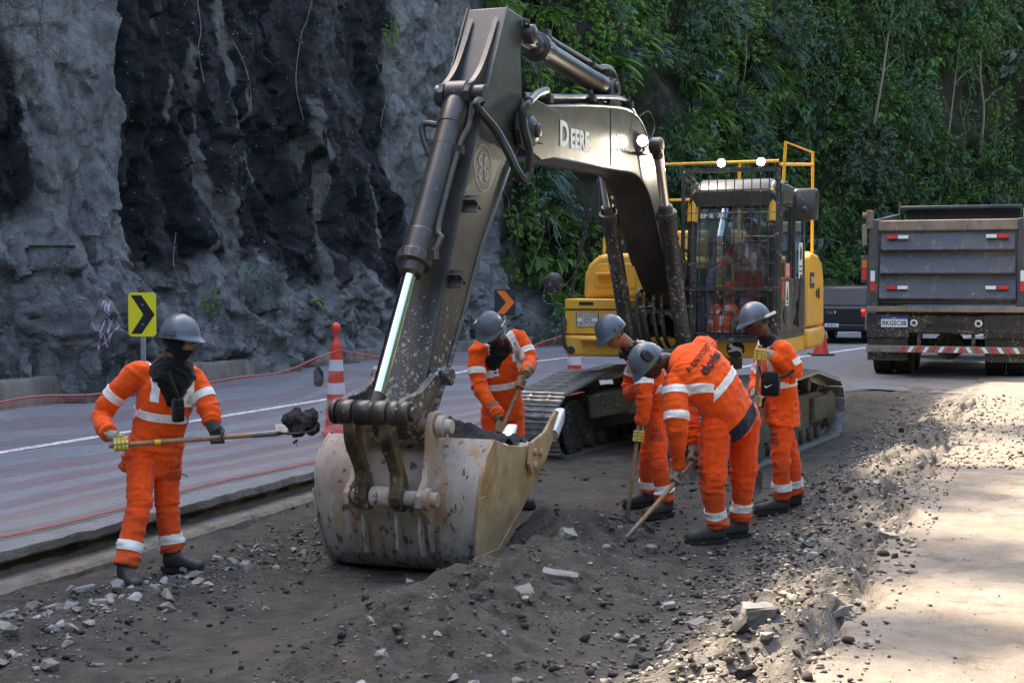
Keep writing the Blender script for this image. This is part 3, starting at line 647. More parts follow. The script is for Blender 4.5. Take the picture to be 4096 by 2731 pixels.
# hoses hanging beside the arm joint, with coil guards
hose = smooth_path([bk + bd * .06 + V((-.02, .19, .02)), (7.82, .215, 3.22), (7.50, .24, 3.08), (7.34, .28, 2.93), (7.22, .31, 2.79), (7.08, .32, 2.73), (6.97, .32, 2.80), (6.97, .32, 2.98), (7.07, .31, 3.15), (7.08, .31, 3.27), (6.90, .30, 3.355)], 10)
HO = ex(MB().tube(hose, .026, 10), 'hydraulic_hose', M_RUB, ARM, 0)
m = MB(); L_ = 0; coil = []
for i in range(12, len(hose) - 6):
    d = (hose[i + 1] - hose[i]); s, u, _ = frame_from(d)
    for k in range(14): 
        a = 2 * math.pi * k / 14 * 2; coil.append(hose[i] + d * (k / 14) + (s * math.cos(a) + u * math.sin(a)) * .030)
m.tube(coil, .0065, 4); ex(m, 'coil_guard', M_BLK, HO, 0)
ACA = V((3.85, 0, 3.86)); ACB = V((6.58, 0, 3.99)); d = (ACB - ACA).normalized()
AC = ram('arm_cylinder', ACA, ACA + d * 2.02, ACB, .105, .058)
m = MB(); m.tube(smooth_path([ACA + d * .25 + V((0, .02, .16)), ACA + d * .35 + V((0, .03, .15)), ACA + d * 1.2 + V((0, .03, .135)), ACA + d * 1.7 + V((0, .03, .13)), ACA + d * 1.92 + V((0, .03, .15))], 5), .02, 8); m.box(ACA + d * .55 + V((0, .03, .13)), (.05, .08, .06)); m.box(ACA + d * 1.92 + V((0, .03, .14)), (.1, .1, .06))
m.tube(smooth_path([ACA + d * .25 + V((0, .02, .16)), ACA + V((.05, .05, .2)), ACA + V((-.12, .06, .16)), ACA + V((-.22, .08, .02)), ACA + V((-.25, .08, -.12))], 6), .026, 8)
ex(m, 'feed_pipe', M_BLK, AC, 0)
m = MB()
for y in (-.10, .10): m.prism([(3.62, 3.62), (4.12, 3.60), (3.95, 3.90), (3.88, 3.95), (3.80, 3.94), (3.74, 3.86)], 1, y - .02, y + .02)
m.cyl((3.85, -.15, 3.86), (3.85, .15, 3.86), .055, 14); ex(m, 'cylinder_bracket', M_BLK, BOOM, .006)
for s in (-1, 1):
    a = V((1.72, s * .32, 1.12)); c = V((3.02, s * .32, 3.36)); d = (c - a).normalized()
    ram('boom_cylinder', a, a + d * 1.78, c, .092, .05, mat=M_BLKMUD)
    ex(MB().lathe([(0, .085), (.12, .085), (.125, .05), (.14, .05)], (3.02, s * .25, 3.36), (0, s, 0), 18), 'pin_boss', M_BLK, BOOM, .006)
# ---- linkage and bucket
B_ = V((8.72, 0, .96)); S_ = V((8.48, 0, 1.28)); LP = V((8.92, 0, .49))
m = MB()
for s in (-1, 1):
    y = s * .21; pl = [(S_.x - .07, S_.z - .03), (S_.x - .05, S_.z + .07), (S_.x + .06, S_.z + .06), (8.85, 1.20), (K.x - .02, K.z + .10), (K.x + .08, K.z + .03), (K.x + .05, K.z - .07), (8.85, 1.06), (S_.x + .06, S_.z - .08)]
    m.prism(pl, 1, y - .025, y + .025)
m.cyl((S_.x, -.30, S_.z), (S_.x, .30, S_.z), .062, 16); ex(m, 'rocker_link', M_STICK, EX, .008)
m = MB()
for y0, y1 in ((-.29, -.25), (-.24, -.13), (-.12, .0), (.01, .12), (.13, .2), (.205, .28)): m.lathe([(0, .078), (.012, .085), (y1 - y0 - .012, .085), (y1 - y0, .078)], (K.x, y0, K.z), (0, 1, 0), 20)
m.lathe([(0, .05), (.03, .05)], (K.x, .28, K.z), (0, 1, 0), 14); ex(m, 'link_pin_housing', M_GREASE, EX, .004)
for y in (-.155, .105):
    h = MB(); c = smooth2([(K.x + .05, K.z - .05), (K.x + .02, .86), (LP.x + .085, .66), (LP.x + .10, .50)], 5); e = smooth2([(LP.x - .07, .45), (LP.x - .03, .62), (K.x - .10, .84), (K.x - .06, K.z - .03)], 5)
    h.prism(c + [(LP.x + .06, .42), (LP.x, .395), (LP.x - .05, .41)] + e, 1, y - .045, y + .045); ex(h, 'bucket_link', M_LINK, EX, .012)
m = MB().cyl((LP.x, -.30, LP.z), (LP.x, .32, LP.z), .052, 18).lathe([(0, .075), (.06, .075), (.062, .05), (.11, .05)], (LP.x, .27, LP.z), (0, 1, 0), 18).cyl((LP.x, -.10, LP.z), (LP.x, .05, LP.z), .07, 18); ex(m, 'bucket_pin', M_BUCK, EX, .004)
m = MB().cyl((B_.x, -.34, B_.z), (B_.x, .36, B_.z), .05, 16).lathe([(0, .075), (.05, .075), (.052, .048), (.10, .048)], (B_.x, .30, B_.z), (0, 1, 0), 18); ex(m, 'bucket_pin', M_BUCK, EX, .004)
side = [(8.54, .865), (8.69, .76), (8.76, .62), (8.78, .45), (8.75, .25), (8.69, .07), (8.60, -.04), (8.44, -.09), (8.25, -.05), (7.95, .22), (7.62, .47), (7.28, .74), (7.34, .80), (7.80, .75), (8.0, .76), (8.3, .80)]
outer = side[:12]
BK = EX
m = MB(); n = len(outer); th = .03            # back and floor sheet with thickness
cx, cz = 8.1, .62; inner = [(a + (cx - a) * .07, b + (cz - b) * .07) for a, b in outer]
vs = []
wl = .61
for y in (-wl, wl):
    vs += [V((a, y, b)) for a, b in outer] + [V((a, y, b)) for a, b in inner]
fs = []
for i in range(n - 1):
    fs += [(i, i + 1, 2 * n + i + 1, 2 * n + i), (n + i, 3 * n + i, 3 * n + i + 1, n + i + 1), (i, n + i, n + i + 1, i + 1), (2 * n + i, 2 * n + i + 1, 3 * n + i + 1, 3 * n + i)]
fs += [(0, 2 * n, 3 * n, n), (n - 1, 2 * n - 1, 4 * n - 1, 3 * n - 1)]
m.add(vs, fs); 
def taper(mb):
    for a in mb.v: a.y *= 1 - .13 * max(0, min(1, (.6 - a.z) / .6))
    return mb
BUCK = ex(taper(m), 'bucket', M_BUCK, EX, .006, 50)
for s in (-1, 1):
    y = s * (wl + .012); sp = MB().prism(side, 1, y - .014, y + .014); ex(taper(sp), 'side_plate', M_BUCKS if s > 0 else M_BUCK, BUCK, .006)
    wp = MB().prism([(8.79, .50), (8.78, .24), (8.71, .04), (8.61, -.07), (8.28, -.07), (7.95, .19), (7.98, .27), (8.30, .07), (8.55, .08), (8.66, .3), (8.68, .50)], 1, y + s * .014, y + s * .026); ex(taper(wp), 'wear_plate', M_BUCKS if s > 0 else M_BUCK, BUCK, .004)
    y2 = s * (wl + .038); sc = MB().prism([(7.86, .77), (7.90, .62), (7.84, .55), (7.55, .60), (7.26, .84), (7.20, .93), (7.30, .96), (7.55, .82)], 1, y2 - .013, y2 + .013)
    for a, b in ((7.80, .70), (7.80, .60), (7.68, .68)): sc.lathe([(0, .028), (.02, .028), (.022, .02)], (a, y2 + s * .012, b), (0, s, 0), 8)
    ex(taper(sc), 'side_cutter', M_BUCKS if s > 0 else M_BUCK, BUCK, .004)
m = MB()
for s in (-1, 1):
    y = s * .265; m.prism([(8.50, .83), (8.56, 1.0), (8.66, 1.06), (8.78, 1.05), (8.83, .96), (8.84, .80), (8.90, .60), (9.0, .52), (9.0, .44), (8.93, .395), (8.80, .30), (8.75, .1), (8.72, .5)], 1, y - .022, y + .022)
    y = s * .21; m.prism([(8.80, .3), (8.86, .36), (8.85, .2), (8.80, .08), (8.74, .05)], 1, y - .012, y + .012)
m.prism([(8.80, .34), (8.87, .38), (8.84, .12), (8.76, .04)], 1, .03, .055)
m.box((8.60, 0, .845), (.12, .5, .04)); ex(m, 'bucket_ear', M_BUCK, BUCK, .006)
TW = plain('tooth_steel_white', (.66, .67, .68), .35, .4, .25, 25, .3)
for y in (-.46, -.10, .26):
    tt = MB(); b0 = V((7.46, y, .58)); dd = V((-.74, 0, .67)).normalized(); nn = V((.67, 0, .74))
    tt.loft([(b0, (0, 1, 0), .062, nn, .05, 4), (b0 + dd * .16, (0, 1, 0), .06, nn, .047, 4), (b0 + dd * .17, (0, 1, 0), .066, nn, .05, 4), (b0 + dd * .28, (0, 1, 0), .055, nn, .03, 3), (b0 + dd * .36, (0, 1, 0), .045, nn, .010, 3)]); ex(tt, 'tooth', TW, BUCK, 0, 50)
for s in (1,):
    tt = MB(); b0 = V((7.26, .645, .86)); dd = V((-.62, 0, .55)).normalized(); nn = V((.55, 0, .62))
    tt.loft([(b0 - dd * .12, (0, 1, 0), .045, nn, .06, 4), (b0 + dd * .03, (0, 1, 0), .05, nn, .06, 4), (b0 + dd * .10, (0, 1, 0), .045, nn, .045, 3), (b0 + dd * .14, (0, 1, 0), .035, nn, .02, 3)]); ex(tt, 'tooth', TW, BUCK, 0, 50)
# load of dug soil
M_DIRT = plain('loose_dark_soil', (.06, .057, .053), .95, 0, .5, 30, .9, .2, .02)
gx, gy = np.meshgrid(np.linspace(7.50, 8.58, 46), np.linspace(-.585, .585, 50), indexing='ij')
hz = .76 + .17 * np.exp(-((gx - 8.10) / .42) ** 2 - ((gy - .03) / .40) ** 2) + .03 * fbm(gx * 7, gy * 7, 0, 4, 201) + .02 * fbm(gx * 22, gy * 22, 0, 3, 202)
LO = link('soil_load', grid_mesh('soil_load', gx, gy, hz), M_DIRT); LO.location = EX.location; LO.rotation_euler = EX.rotation_euler
tag(LO, 'heap of loose dark soil lying in the excavator bucket', 'soil')

# ---- superstructure
def rbox(name, a, b, mat, bev=.04, parent=None): return ex(MB().box2(a, b), name, mat, parent, bev)
rbox('deck_frame', (-1.6, -1.25, 1.06), (1.30, 1.28, 1.28), M_YEL, .03)
TB = ex(MB().prism([(-1.27, 1.10), (-1.22, 1.05), (-.52, 1.05), (-.50, 1.30), (-1.28, 1.30)], 0, .2, 1.33), 'deck_skirt', M_YEL, None, .035)
TBX = rbox('tool_box', (.2, -1.26, 1.315), (1.30, -.50, 1.60), M_YEL, .015); rbox('tool_box_lid', (.2, -1.26, 1.61), (1.305, -.50, 1.735), M_YEL, .015, TBX)
ex(MB().box2((1.304, -1.08, 1.66), (1.308, -.90, 1.70)).box2((1.306, -1.28, 1.598), (1.31, -.50, 1.606)), 'lid_seam', M_DARKIN, TBX, 0)
rbox('step', (1.30, -1.05, 1.245), (1.48, -.56, 1.275), M_YEL, .006)
ST = ex(MB().box2((1.305, -1.115, 1.40), (1.309, -.835, 1.575)), 'sticker', M_INK, TBX, 0)
for i, s in enumerate(('GENTILEZA', 'GERA', 'GENTILEZA')):
    z = 1.545 - i * .057; ex(MB().box2((1.3095, -1.105, z - .025), (1.3105, -.845, z + .025)), 'sticker_strip', M_SIGNW, TBX, 0)
    text('lettering', s, .048, M_INK, TBX, (1.311, -.975, z), (0, 1, 0), (0, 0, 1), .0005)
tank = [(-1.17, 1.74), (-1.16, 2.02), (-1.10, 2.16), (-.98, 2.26), (-.86, 2.285), (-.36, 2.285), (-.36, 1.74)]
TK = ex(MB().prism(tank, 0, -.9, .86), 'fuel_tank', M_YEL, None, .05)
ex(MB().box2((.85, -.98, 2.02), (1.0, -.62, 2.05)).box2((.86, -.95, 1.93), (.90, -.66, 2.02)), 'tank_step', M_YEL, TK, .006)
ex(MB().prism([(-1.02, 1.86), (-1.02, 2.10), (-.97, 2.16), (-.55, 2.16), (-.5, 2.1), (-.5, 1.86)], 0, .855, .872), 'pressed_panel', M_YEL, TK, .01)
ex(MB().lathe([(0, .05), (.03, .05), (.04, .025), (.07, .025)], (.45, -.55, 2.28), (0, 0, 1), 12), 'filler_cap', M_STEEL, TK, .004)
HD = ex(MB().prism([(-1.2, 1.3), (-1.2, 2.18), (-1.1, 2.27), (1.1, 2.27), (1.22, 2.15), (1.25, 1.3)], 0, -2.2, -.9), 'engine_hood', M_YEL, None, .06)
rbox('exhaust_box', (-1.9, -.6, 2.27), (-1.0, .4, 2.62), M_YEL, .04); ex(MB().cyl((-1.3, -.7, 2.2), (-1.3, -.7, 2.95), .06, 14), 'exhaust_pipe', M_STEEL, None, .004)
cw = [(-1.25 + .35 * (1 - math.cos(R(a))) , 0) for a in (0,)]
outl = [(-2.05, -1.28)] + [(-2.05 - .55 * math.sin(R(a)), -1.28 + .45 * (1 - math.cos(R(a)))) for a in (30, 60, 90)] + [(-2.6 - .05, 0)] + [(-2.05 - .55 * math.sin(R(a)), 1.30 - .45 * (1 - math.cos(R(a)))) for a in (90, 60, 30)] + [(-2.05, 1.30)]
CW = ex(MB().prism(outl, 2, 1.05, 2.2), 'counterweight', M_YEL, None, .12)
DP = ex(MB().prism([(-.74, 1.36), (-.74, 2.26), (-1.0, 2.33), (-1.55, 2.30), (-1.9, 2.2), (-2.06, 1.98), (-2.10, 1.36)], 1, 1.15, 1.33), 'side_door', M_YEL, None, .05)
ex(MB().prism([(-.7, 1.08), (-.7, 1.34), (-2.12, 1.34), (-2.10, 1.2), (-1.95, 1.08)], 1, 1.1, 1.345), 'side_skirt', M_YEL, None, .05)
ex(MB().box2((-1.6, 1.332, 1.72), (-1.5, 1.345, 1.86)), 'door_handle', M_BLK, DP, .004)
ex(MB().box2((-1.38, 1.332, 1.74), (-1.33, 1.345, 1.84)), 'door_lock', M_BLK, DP, .004)
ex(MB().box2((-.82, 1.331, 1.86), (-1.16, 1.336, 2.06)), 'number_plate', M_BLK, DP, 0); text('lettering', '210G', .11, M_WHITE, DP, (-1.0, 1.337, 1.96), (-1, 0, 0), (0, 0, 1), .002)
# front apron under the cab with the round emblem
rbox('cab_base', (-.3, .30, 1.07), (1.34, 1.30, 1.27), M_YEL, .02)
em = MB(); n = 28; c = V((1.345, .82, 1.165)); em.add([c] + [c + V((0, math.cos(2 * math.pi * k / n) * .105, math.sin(2 * math.pi * k / n) * .105)) for k in range(n)], [(0, k + 1, (k + 1) % n + 1) for k in range(n)])
EMB = ex(em, 'round_emblem', M_INK, None, 0)
deer = [(-.085, -.01), (-.05, .02), (.0, .03), (.035, .045), (.045, .075), (.06, .06), (.085, .075), (.07, .045), (.085, .03), (.06, .02), (.045, -.005), (.09, -.02), (.085, -.035), (.03, -.025), (-.02, -.015), (-.06, -.03), (-.075, -.065), (-.09, -.06), (-.07, -.02)]
ex(MB().add([V((1.3465, .82 - a, 1.165 + b)) for a, b in deer], [tuple(range(len(deer)))]), 'leaping_deer_mark', M_SIGNW, EMB, 0)
ex(MB().cyl((0, 0, .86), (0, 0, 1.07), .62, 40), 'swing_bearing', M_MUDDY, None, .01)
# ---- cab
CAB = EX
ZF, ZT = 1.29, 3.10; y0, y1 = .27, 1.30; xf, xb = 1.42, -.55
m = MB()
fp = [(xf, ZF), (xf + .02, 2.0), (xf - .10, 2.92), (xf - .2, 3.05)]
for y in (y0 + .05, y1 - .05):
    m.tube(smooth_path([(a, y, b) for a, b in fp], 4), .055, 10)
    m.bar((xb, y, ZF), (xb, y, 3.0), .1, .1); m.bar((.35, y, ZF), (.30, y, 3.0), .08, .07)
m.box2((xb - .05, y0, 1.27), (xf + .04, y1, 1.34)); m.bar((xf + .01, y0, 1.78), (xf + .01, y1, 1.78), .05, .04)
cabf = ex(m, 'cab', M_BLKMUD, None, .012)
m = MB(); rp = [(y0 + .0, 2.90), (y0 + .03, 3.02), (y0 + .12, 3.09), (y1 - .12, 3.09), (y1 - .03, 3.02), (y1, 2.90)]
secs = [(xf - .02, -.10, 0.0), (xf - .10, -.03, .0), (xf - .25, .03, 0), (.5, .06, 0), (xb + .2, .03, 0), (xb, -.04, 0)]; vs = []; 
for sx_, dz, _ in secs: vs += [V((sx_, a, b + dz)) for a, b in rp]
k = len(rp); fs = [(i * k + j, i * k + j + 1, (i + 1) * k + j + 1, (i + 1) * k + j) for i in range(len(secs) - 1) for j in range(k - 1)] + [tuple(range(k)), tuple(range((len(secs) - 1) * k, len(secs) * k))]
fs += [tuple(i * k for i in range(len(secs))), tuple(i * k + k - 1 for i in range(len(secs)))]
ex(m.add(vs, fs), 'cab_roof', M_BLK, cabf, .01)
ex(MB().tube(smooth_path([(xf - .02, y0 + .05, 2.62), (xf - .085, y0 + .06, 2.88), (xf - .10, y0 + .14, 2.965), (xf - .10, .785, 2.975), (xf - .10, y1 - .14, 2.965), (xf - .085, y1 - .06, 2.88), (xf - .02, y1 - .05, 2.62)], 5), .062, 10), 'window_arch', M_YEL, cabf, 0)
def pane(name, vs, mat=M_GLASS): return ex(MB().add(vs, [tuple(range(len(vs)))]), name, mat, cabf, 0, None)
pane('window_pane', [(xf + .012, y0 + .10, 1.80), (xf + .012, y1 - .10, 1.80), (xf - .115, y1 - .10, 2.94), (xf - .115, y0 + .10, 2.94)])
pane('window_pane', [(xf + .008, y0 + .10, 1.36), (xf + .008, y1 - .10, 1.36), (xf + .012, y1 - .10, 1.76), (xf + .012, y0 + .10, 1.76)])
pane('window_pane', [(.38, y1 - .02, 2.0), (xf - .08, y1 - .02, 2.0), (xf - .16, y1 - .02, 2.92), (.36, y1 - .02, 2.92)])
pane('window_pane', [(xb + .05, y1 - .02, 2.0), (.30, y1 - .02, 2.0), (.30, y1 - .02, 2.92), (xb + .08, y1 - .02, 2.90)])
pane('window_pane', [(xb + .05, y0 + .02, 1.9), (xf - .08, y0 + .02, 1.9), (xf - .16, y0 + .02, 2.92), (xb + .05, y0 + .02, 2.92)])
pane('window_pane', [(xb, y0 + .10, 2.0), (xb, y1 - .10, 2.0), (xb, y1 - .1, 2.9), (xb, y0 + .1, 2.9)])
DO = ex(MB().prism([(xf - .03, 1.34), (xf - .02, 1.98), (.3, 1.98), (-.1, 2.0), (xb, 2.0), (xb - .02, 1.34)], 1, y1 - .03, y1 + .012), 'cab_door', M_BLKMUD, cabf, .012)
ex(MB().tube(smooth_path([(xf - .02, y1 + .03, 1.36), (xf, y1 + .03, 2.0), (xf - .12, y1 + .03, 2.9), (xf - .26, y1 + .01, 3.06), (.7, y1 - .02, 3.10)], 5), .022, 8).tube([(.33, y1 + .01, 1.9), (.31, y1 + .01, 2.95)], .02, 6), 'door_frame', M_BLKMUD, cabf, 0)
ex(MB().lathe([(0, .1), (.012, .1), (.014, .06)], (.95, y1 + .012, 1.56), (0, 1, 0), 16).tube(smooth_path([(.30, y1 + .02, 1.42), (.28, y1 + .06, 1.6), (.1, y1 + .06, 1.95), (.0, y1 + .05, 2.02)], 5), .016, 6).box2((-.2, y1 + .012, 1.40), (.1, y1 + .04, 1.7)), 'door_handle', M_RUB, DO, .004)
for (a0, a1, z0_, z1_, mt) in ((.95, .62, 1.98, 2.16, M_REDP), (.90, .70, 1.66, 1.94, M_SIGNW), (1.15, 1.02, 1.74, 1.94, M_REDP), (-.02, -.30, 1.98, 2.42, M_SIGNW)):
    ex(MB().box2((a0, y1 + .013, z0_), (a1, y1 + .016, z1_)), 'sticker', mt, DO, 0)
for i in range(5): ex(MB().box2((.92, y1 + .0165, 2.13 - i * .028), (.66, y1 + .017, 2.142 - i * .028)), 'sticker_print', M_SIGNW, DO, 0)
ex(MB().prism([(.86, 1.72), (.80, 1.90), (.74, 1.72)], 1, y1 + .0165, y1 + .017).box2((.86, y1 + .0165, 1.68), (.74, y1 + .017, 1.70)), 'sticker_print', M_INK, DO, 0)
ex(MB().prism([(-.08, 2.27), (-.12, 2.40), (-.18, 2.33), (-.24, 2.38), (-.24, 2.22), (-.1, 2.20)], 1, y1 + .0165, y1 + .017).box2((-.06, y1 + .0165, 2.12), (-.26, y1 + .017, 2.14)).box2((-.06, y1 + .0165, 2.06), (-.26, y1 + .017, 2.08)), 'sticker_print', M_INK, DO, 0)
text('lettering', 'EHE 001', .085, M_WHITE, cabf, (xf - .075, .56, 2.70), (0, 1, 0), (-.11, 0, 1), .003, sx=1.1)
# interior: seat, console
ex(MB().box2((.15, .55, 1.62), (.62, 1.02, 1.75)).box((.10, .785, 2.05), (.14, .46, .62), Matrix.Rotation(R(-10), 3, 'Y')), 'seat', M_SEAT, cabf, .04)
ex(MB().box2((.5, .36, 1.34), (1.0, .5, 1.8)).box2((.5, 1.07, 1.34), (.95, 1.2, 1.8)).tube([(.95, .43, 1.8), (.98, .45, 2.05)], .02, 8).tube([(.95, 1.13, 1.8), (.98, 1.11, 2.05)], .02, 8).box2((xb + .05, .35, 1.34), (.1, 1.22, 1.85)).box2((1.1, .32, 1.8), (1.2, .46, 2.1)), 'console', M_SEAT, cabf, .02)
# front guard
m = MB(); gx_ = 1.60; ya, yb_, za, zb = .25, 1.33, 1.28, 3.20
for y in (ya, yb_): m.bar((gx_, y, za), (gx_ - .06, y, zb), .04, .04, (0, 1, 0)); 
for z in (za, 1.86, zb): m.bar((gx_ - .06 * (z - za) / (zb - za), ya, z), (gx_ - .06 * (z - za) / (zb - za), yb_, z), .05, .045)
for k in range(1, 11): 
    y = ya + (yb_ - ya) * k / 11; m.cyl((gx_ + .012, y, za), (gx_ - .05, y, zb), .0065, 6)
for z in (1.56, 2.15, 2.45, 2.72, 2.96): 
    x_ = gx_ - .06 * (z - za) / (zb - za); m.cyl((x_, ya, z), (x_, yb_, z), .006, 6)
for z in (1.45, 2.3, 3.1):
    for y in (ya + .03, yb_ - .03): m.bar((gx_, y, z), (xf - .05, y, z - .02), .03, .03)
m.bar((gx_ - .06, ya, zb), (1.2, ya + .05, 3.1), .04, .04); m.bar((gx_ - .06, yb_, zb), (1.2, yb_ - .05, 3.1), .04, .04)
ex(m, 'front_guard', M_BLKMUD, cabf, 0)
for y in (1.40, 1.41): pass
ex(MB().tube(smooth_path([(1.30, 1.30, 2.80), (1.36, 1.52, 2.84), (1.38, 1.60, 2.84), (1.38, 1.62, 2.72)], 4), .012, 6).lathe([(0, .035), (.03, .035), (.04, .02)], (1.50, 1.625, 2.74), (1, 0, 0), 12), 'mirror_arm', M_BLK, cabf, 0)
ex(MB().loft([((1.40, 1.62, 2.63), (0, 1, 0), .115, (1, 0, 0), .05, 6), ((1.40, 1.62, 2.66), (0, 1, 0), .13, (1, 0, 0), .06, 6), ((1.40, 1.62, 2.95), (0, 1, 0), .135, (1, 0, 0), .06, 6), ((1.40, 1.62, 2.98), (0, 1, 0), .115, (1, 0, 0), .04, 6)]), 'side_mirror', M_BLK, cabf, .006)
# work lamps
def lamp(c, d, parent, s=.042, pw=8):
    c, d = V(c), V(d).normalized(); o = ex(MB().lathe([(-.09, s * .5), (-.06, s * 1.1), (0, s * 1.35), (.012, s * 1.35), (.013, s * 1.15)], c, d, 16).cyl(c - d * .05, c - d * .05 - V((0, 0, .11)), .012, 8), 'work_lamp', M_BLK, parent, 0)
    ex(MB().lathe([(0, s * 1.12), (.006, s * .9), (.008, 0.0)], c + d * .012, d, 16), 'lamp_lens', M_LAMP, o, 0)
    L = bpy.data.lights.new('work_lamp_light', 'SPOT'); L.energy = pw; L.spot_size = R(100); L.spot_blend = .6; L.shadow_soft_size = .05; L.color = (1, .95, .85)
    lo = bpy.data.objects.new('work_lamp_light', L); COL.objects.link(lo); lo.parent = o; lo.location = c + d * .06; lo.rotation_euler = d.to_track_quat('-Z', 'Y').to_euler()
lamp((1.46, .67, 3.29), (1, -.05, -.12), cabf); lamp((1.46, 1.12, 3.29), (1, .0, -.12), cabf)
lamp((3.55, .31, 3.36), (.97, .08, -.12), BOOM, .05, .08)
ex(MB().box((3.45, .26, 3.24), (.25, .12, .02)), 'lamp_bracket', M_BLK, BOOM, 0)
ex(MB().tube(smooth_path([(3.4, .2, 3.6), (3.3, .3, 3.68), (3.2, .34, 3.55), (3.3, .33, 3.4)], 5), .008, 5), 'lamp_wire', M_BLK, BOOM, 0)
# ---- rails and mirror stay
m = MB(); r_ = .02
m.tube([(-.75, -1.0, 2.28), (-.75, -1.0, 3.48), (-.95, .90, 3.50)], r_, 8); m.tube([(-1.0, -.78, 2.28), (-1.0, -.78, 3.02), (-1.0, .15, 3.03)], r_, 8)
m.tube([(-.75, .95, 2.25), (-.75, 1.02, 3.72), (-1.72, 1.22, 3.66), (-1.72, 1.22, 2.25)], r_, 8); m.tube([(-.76, .95, 3.44), (-1.72, 1.22, 3.50)], r_, 8); m.tube([(-.9, .4, 3.49), (-.9, .4, 2.28)], r_, 8)
m.tube([(.35, -1.06, 2.26), (.35, -1.02, 3.0), (-.75, -1.0, 3.02)], r_, 8); m.tube([(-.3, -.55, 2.28), (-.3, -.55, 2.8)], r_, 8)
ex(m, 'handrail', M_YEL2, None, 0)
m = MB(); m.tube(smooth_path([(1.2, -.85, 3.21), (1.2, -1.02, 2.62), (1.2, -1.225, 1.72), (1.33, -1.26, 1.40), (1.36, -1.25, 1.2), (1.33, -1.19, 1.11)], 6), .024, 8); m.lathe([(0, .05), (.02, .05)], (1.33, -1.17, 1.12), (1, 0, 0), 12)
m.tube([(1.22, -1.24, 1.66), (1.25, -1.50, 1.67), (1.27, -1.55, 1.72), (1.27, -1.50, 1.93), (1.25, -1.42, 1.95)], .013, 6); ex(m, 'mirror_stay', M_BLKMUD, None, 0)
ex(MB().lathe([(-.03, .03), (-.02, .08), (0, .115), (.02, .13), (.035, .125)], (1.26, -1.42, 1.92), (-.95, -.1, .1), 24), 'round_mirror', M_BLKMUD, None, 0)
# hydraulic hoses at the boom foot
m = MB()
for k, y in enumerate((-.28, -.19, -.08, .01)):
    x_ = 1.60; m.tube(smooth_path([(1.1, y, 1.5), (1.3, y, 1.78), (1.5, y, 1.84), (1.62, y, 1.74), (1.64, y + .02, 1.5), (1.6, y + .06, 1.25), (1.2, y + .1, 1.05)], 6), .024, 8)
    m.cyl((1.64, y, 1.56), (1.635, y + .01, 1.44), .036, 10)
m.bar((1.62, -.40, 1.60), (1.62, .28, 1.60), .05, .05); m.tube(smooth_path([(1.62, .05, 1.6), (1.66, .18, 1.5), (1.66, .22, 1.3), (1.5, .2, 1.1)], 5), .024, 8); m.tube(smooth_path([(1.5, -.1, 1.2), (1.55, .05, 1.12), (1.5, .2, 1.25)], 5), .022, 8)
ex(m, 'hose_bundle', M_BLKMUD, None, 0)
ex(MB().box2((.6, -.36, 1.28), (1.45, -.24, 1.65)).box2((.6, .10, 1.28), (1.3, .26, 1.72)).cyl((1.72, -.45, 1.12), (1.72, .45, 1.12), .07, 14), 'boom_foot_bracket', M_BLKMUD, None, .015)
ex(MB().box2((-.8, -.45, 1.28), (.7, .24, 1.5)), 'valve_block', M_DARKIN, None, .01)

# ---- undercarriage: turned a little more to the left than the house
TA = R(26.5); tf = V((-math.sin(TA), -math.cos(TA), 0)); ta_local = math.atan2(tf.y, tf.x) - math.atan2(EXF.y, EXF.x)
UC = V((-.06, -.22, -.12))
def ucm(o): o.rotation_euler = (0, 0, ta_local); o.location = Matrix.Rotation(-math.atan2(EXF.y, EXF.x), 3, 'Z') @ UC
m = MB(); m.prism([(-.75, .45), (-.6, .86), (.6, .86), (.75, .45)], 1, -.6, .6)
for sx_ in (-1, 1):
    for sy in (-1, 1): m.bar((sx_ * .35, sy * .4, .66), (sx_ * 1.0, sy * 1.0, .55), .36, .30)
o = ex(m, 'car_body', M_MUDDY, None, .03); ucm(o)
GA = 1.12
def track_path():
    pts = []
    for a in np.linspace(-90, 75, 12): pts.append((1.80 + .37 * math.cos(R(a)), .40 + .37 * math.sin(R(a))))
    for a in np.linspace(75, 95, 3): pts.append((.75 + .13 * math.cos(R(a)), .80 + .13 * math.sin(R(a))))
    pts.append((.1, .90))
    for a in np.linspace(88, 105, 3): pts.append((-.75 + .13 * math.cos(R(a)), .80 + .13 * math.sin(R(a))))
    for a in np.linspace(103, 270, 12): pts.append((-1.80 + .37 * math.cos(R(a)), .40 + .37 * math.sin(R(a))))
    for x_ in np.linspace(-1.6, 1.6, 8): pts.append((x_, .03))
    return np.array(pts + [pts[0]])
tp = track_path(); sl = np.r_[0, np.cumsum(np.hypot(*np.diff(tp, axis=0).T))]; NS = 50
sm = MB(); sm.box((0, 0, .0), (.182, .60, .022))
for x_, hgt in ((-.07, .03), (0, .026), (.07, .026)): sm.prism([(x_ - .014, .010), (x_ - .006, .011 + hgt), (x_ + .006, .011 + hgt), (x_ + .014, .010)], 1, -.30, .30)
for yy in (-.07, .07): sm.box((0, yy, -.045), (.19, .035, .07))
for yy in (-.12, .12): sm.lathe([(0, .018), (.016, .018)], (.035, yy, .010), (0, 0, 1), 6); sm.lathe([(0, .018), (.016, .018)], (-.035, yy, .010), (0, 0, 1), 6)
SHM = sm.mesh('track_shoe', 30); SHM.materials.append(M_SHOE)
rol = MB().lathe([(-.2, .04), (-.19, .09), (-.09, .09), (-.08, .075), (.08, .075), (.09, .09), (.19, .09), (.2, .04)], (0, 0, 0), (0, 1, 0), 16).mesh('roller'); rol.materials.append(M_MUDDY)
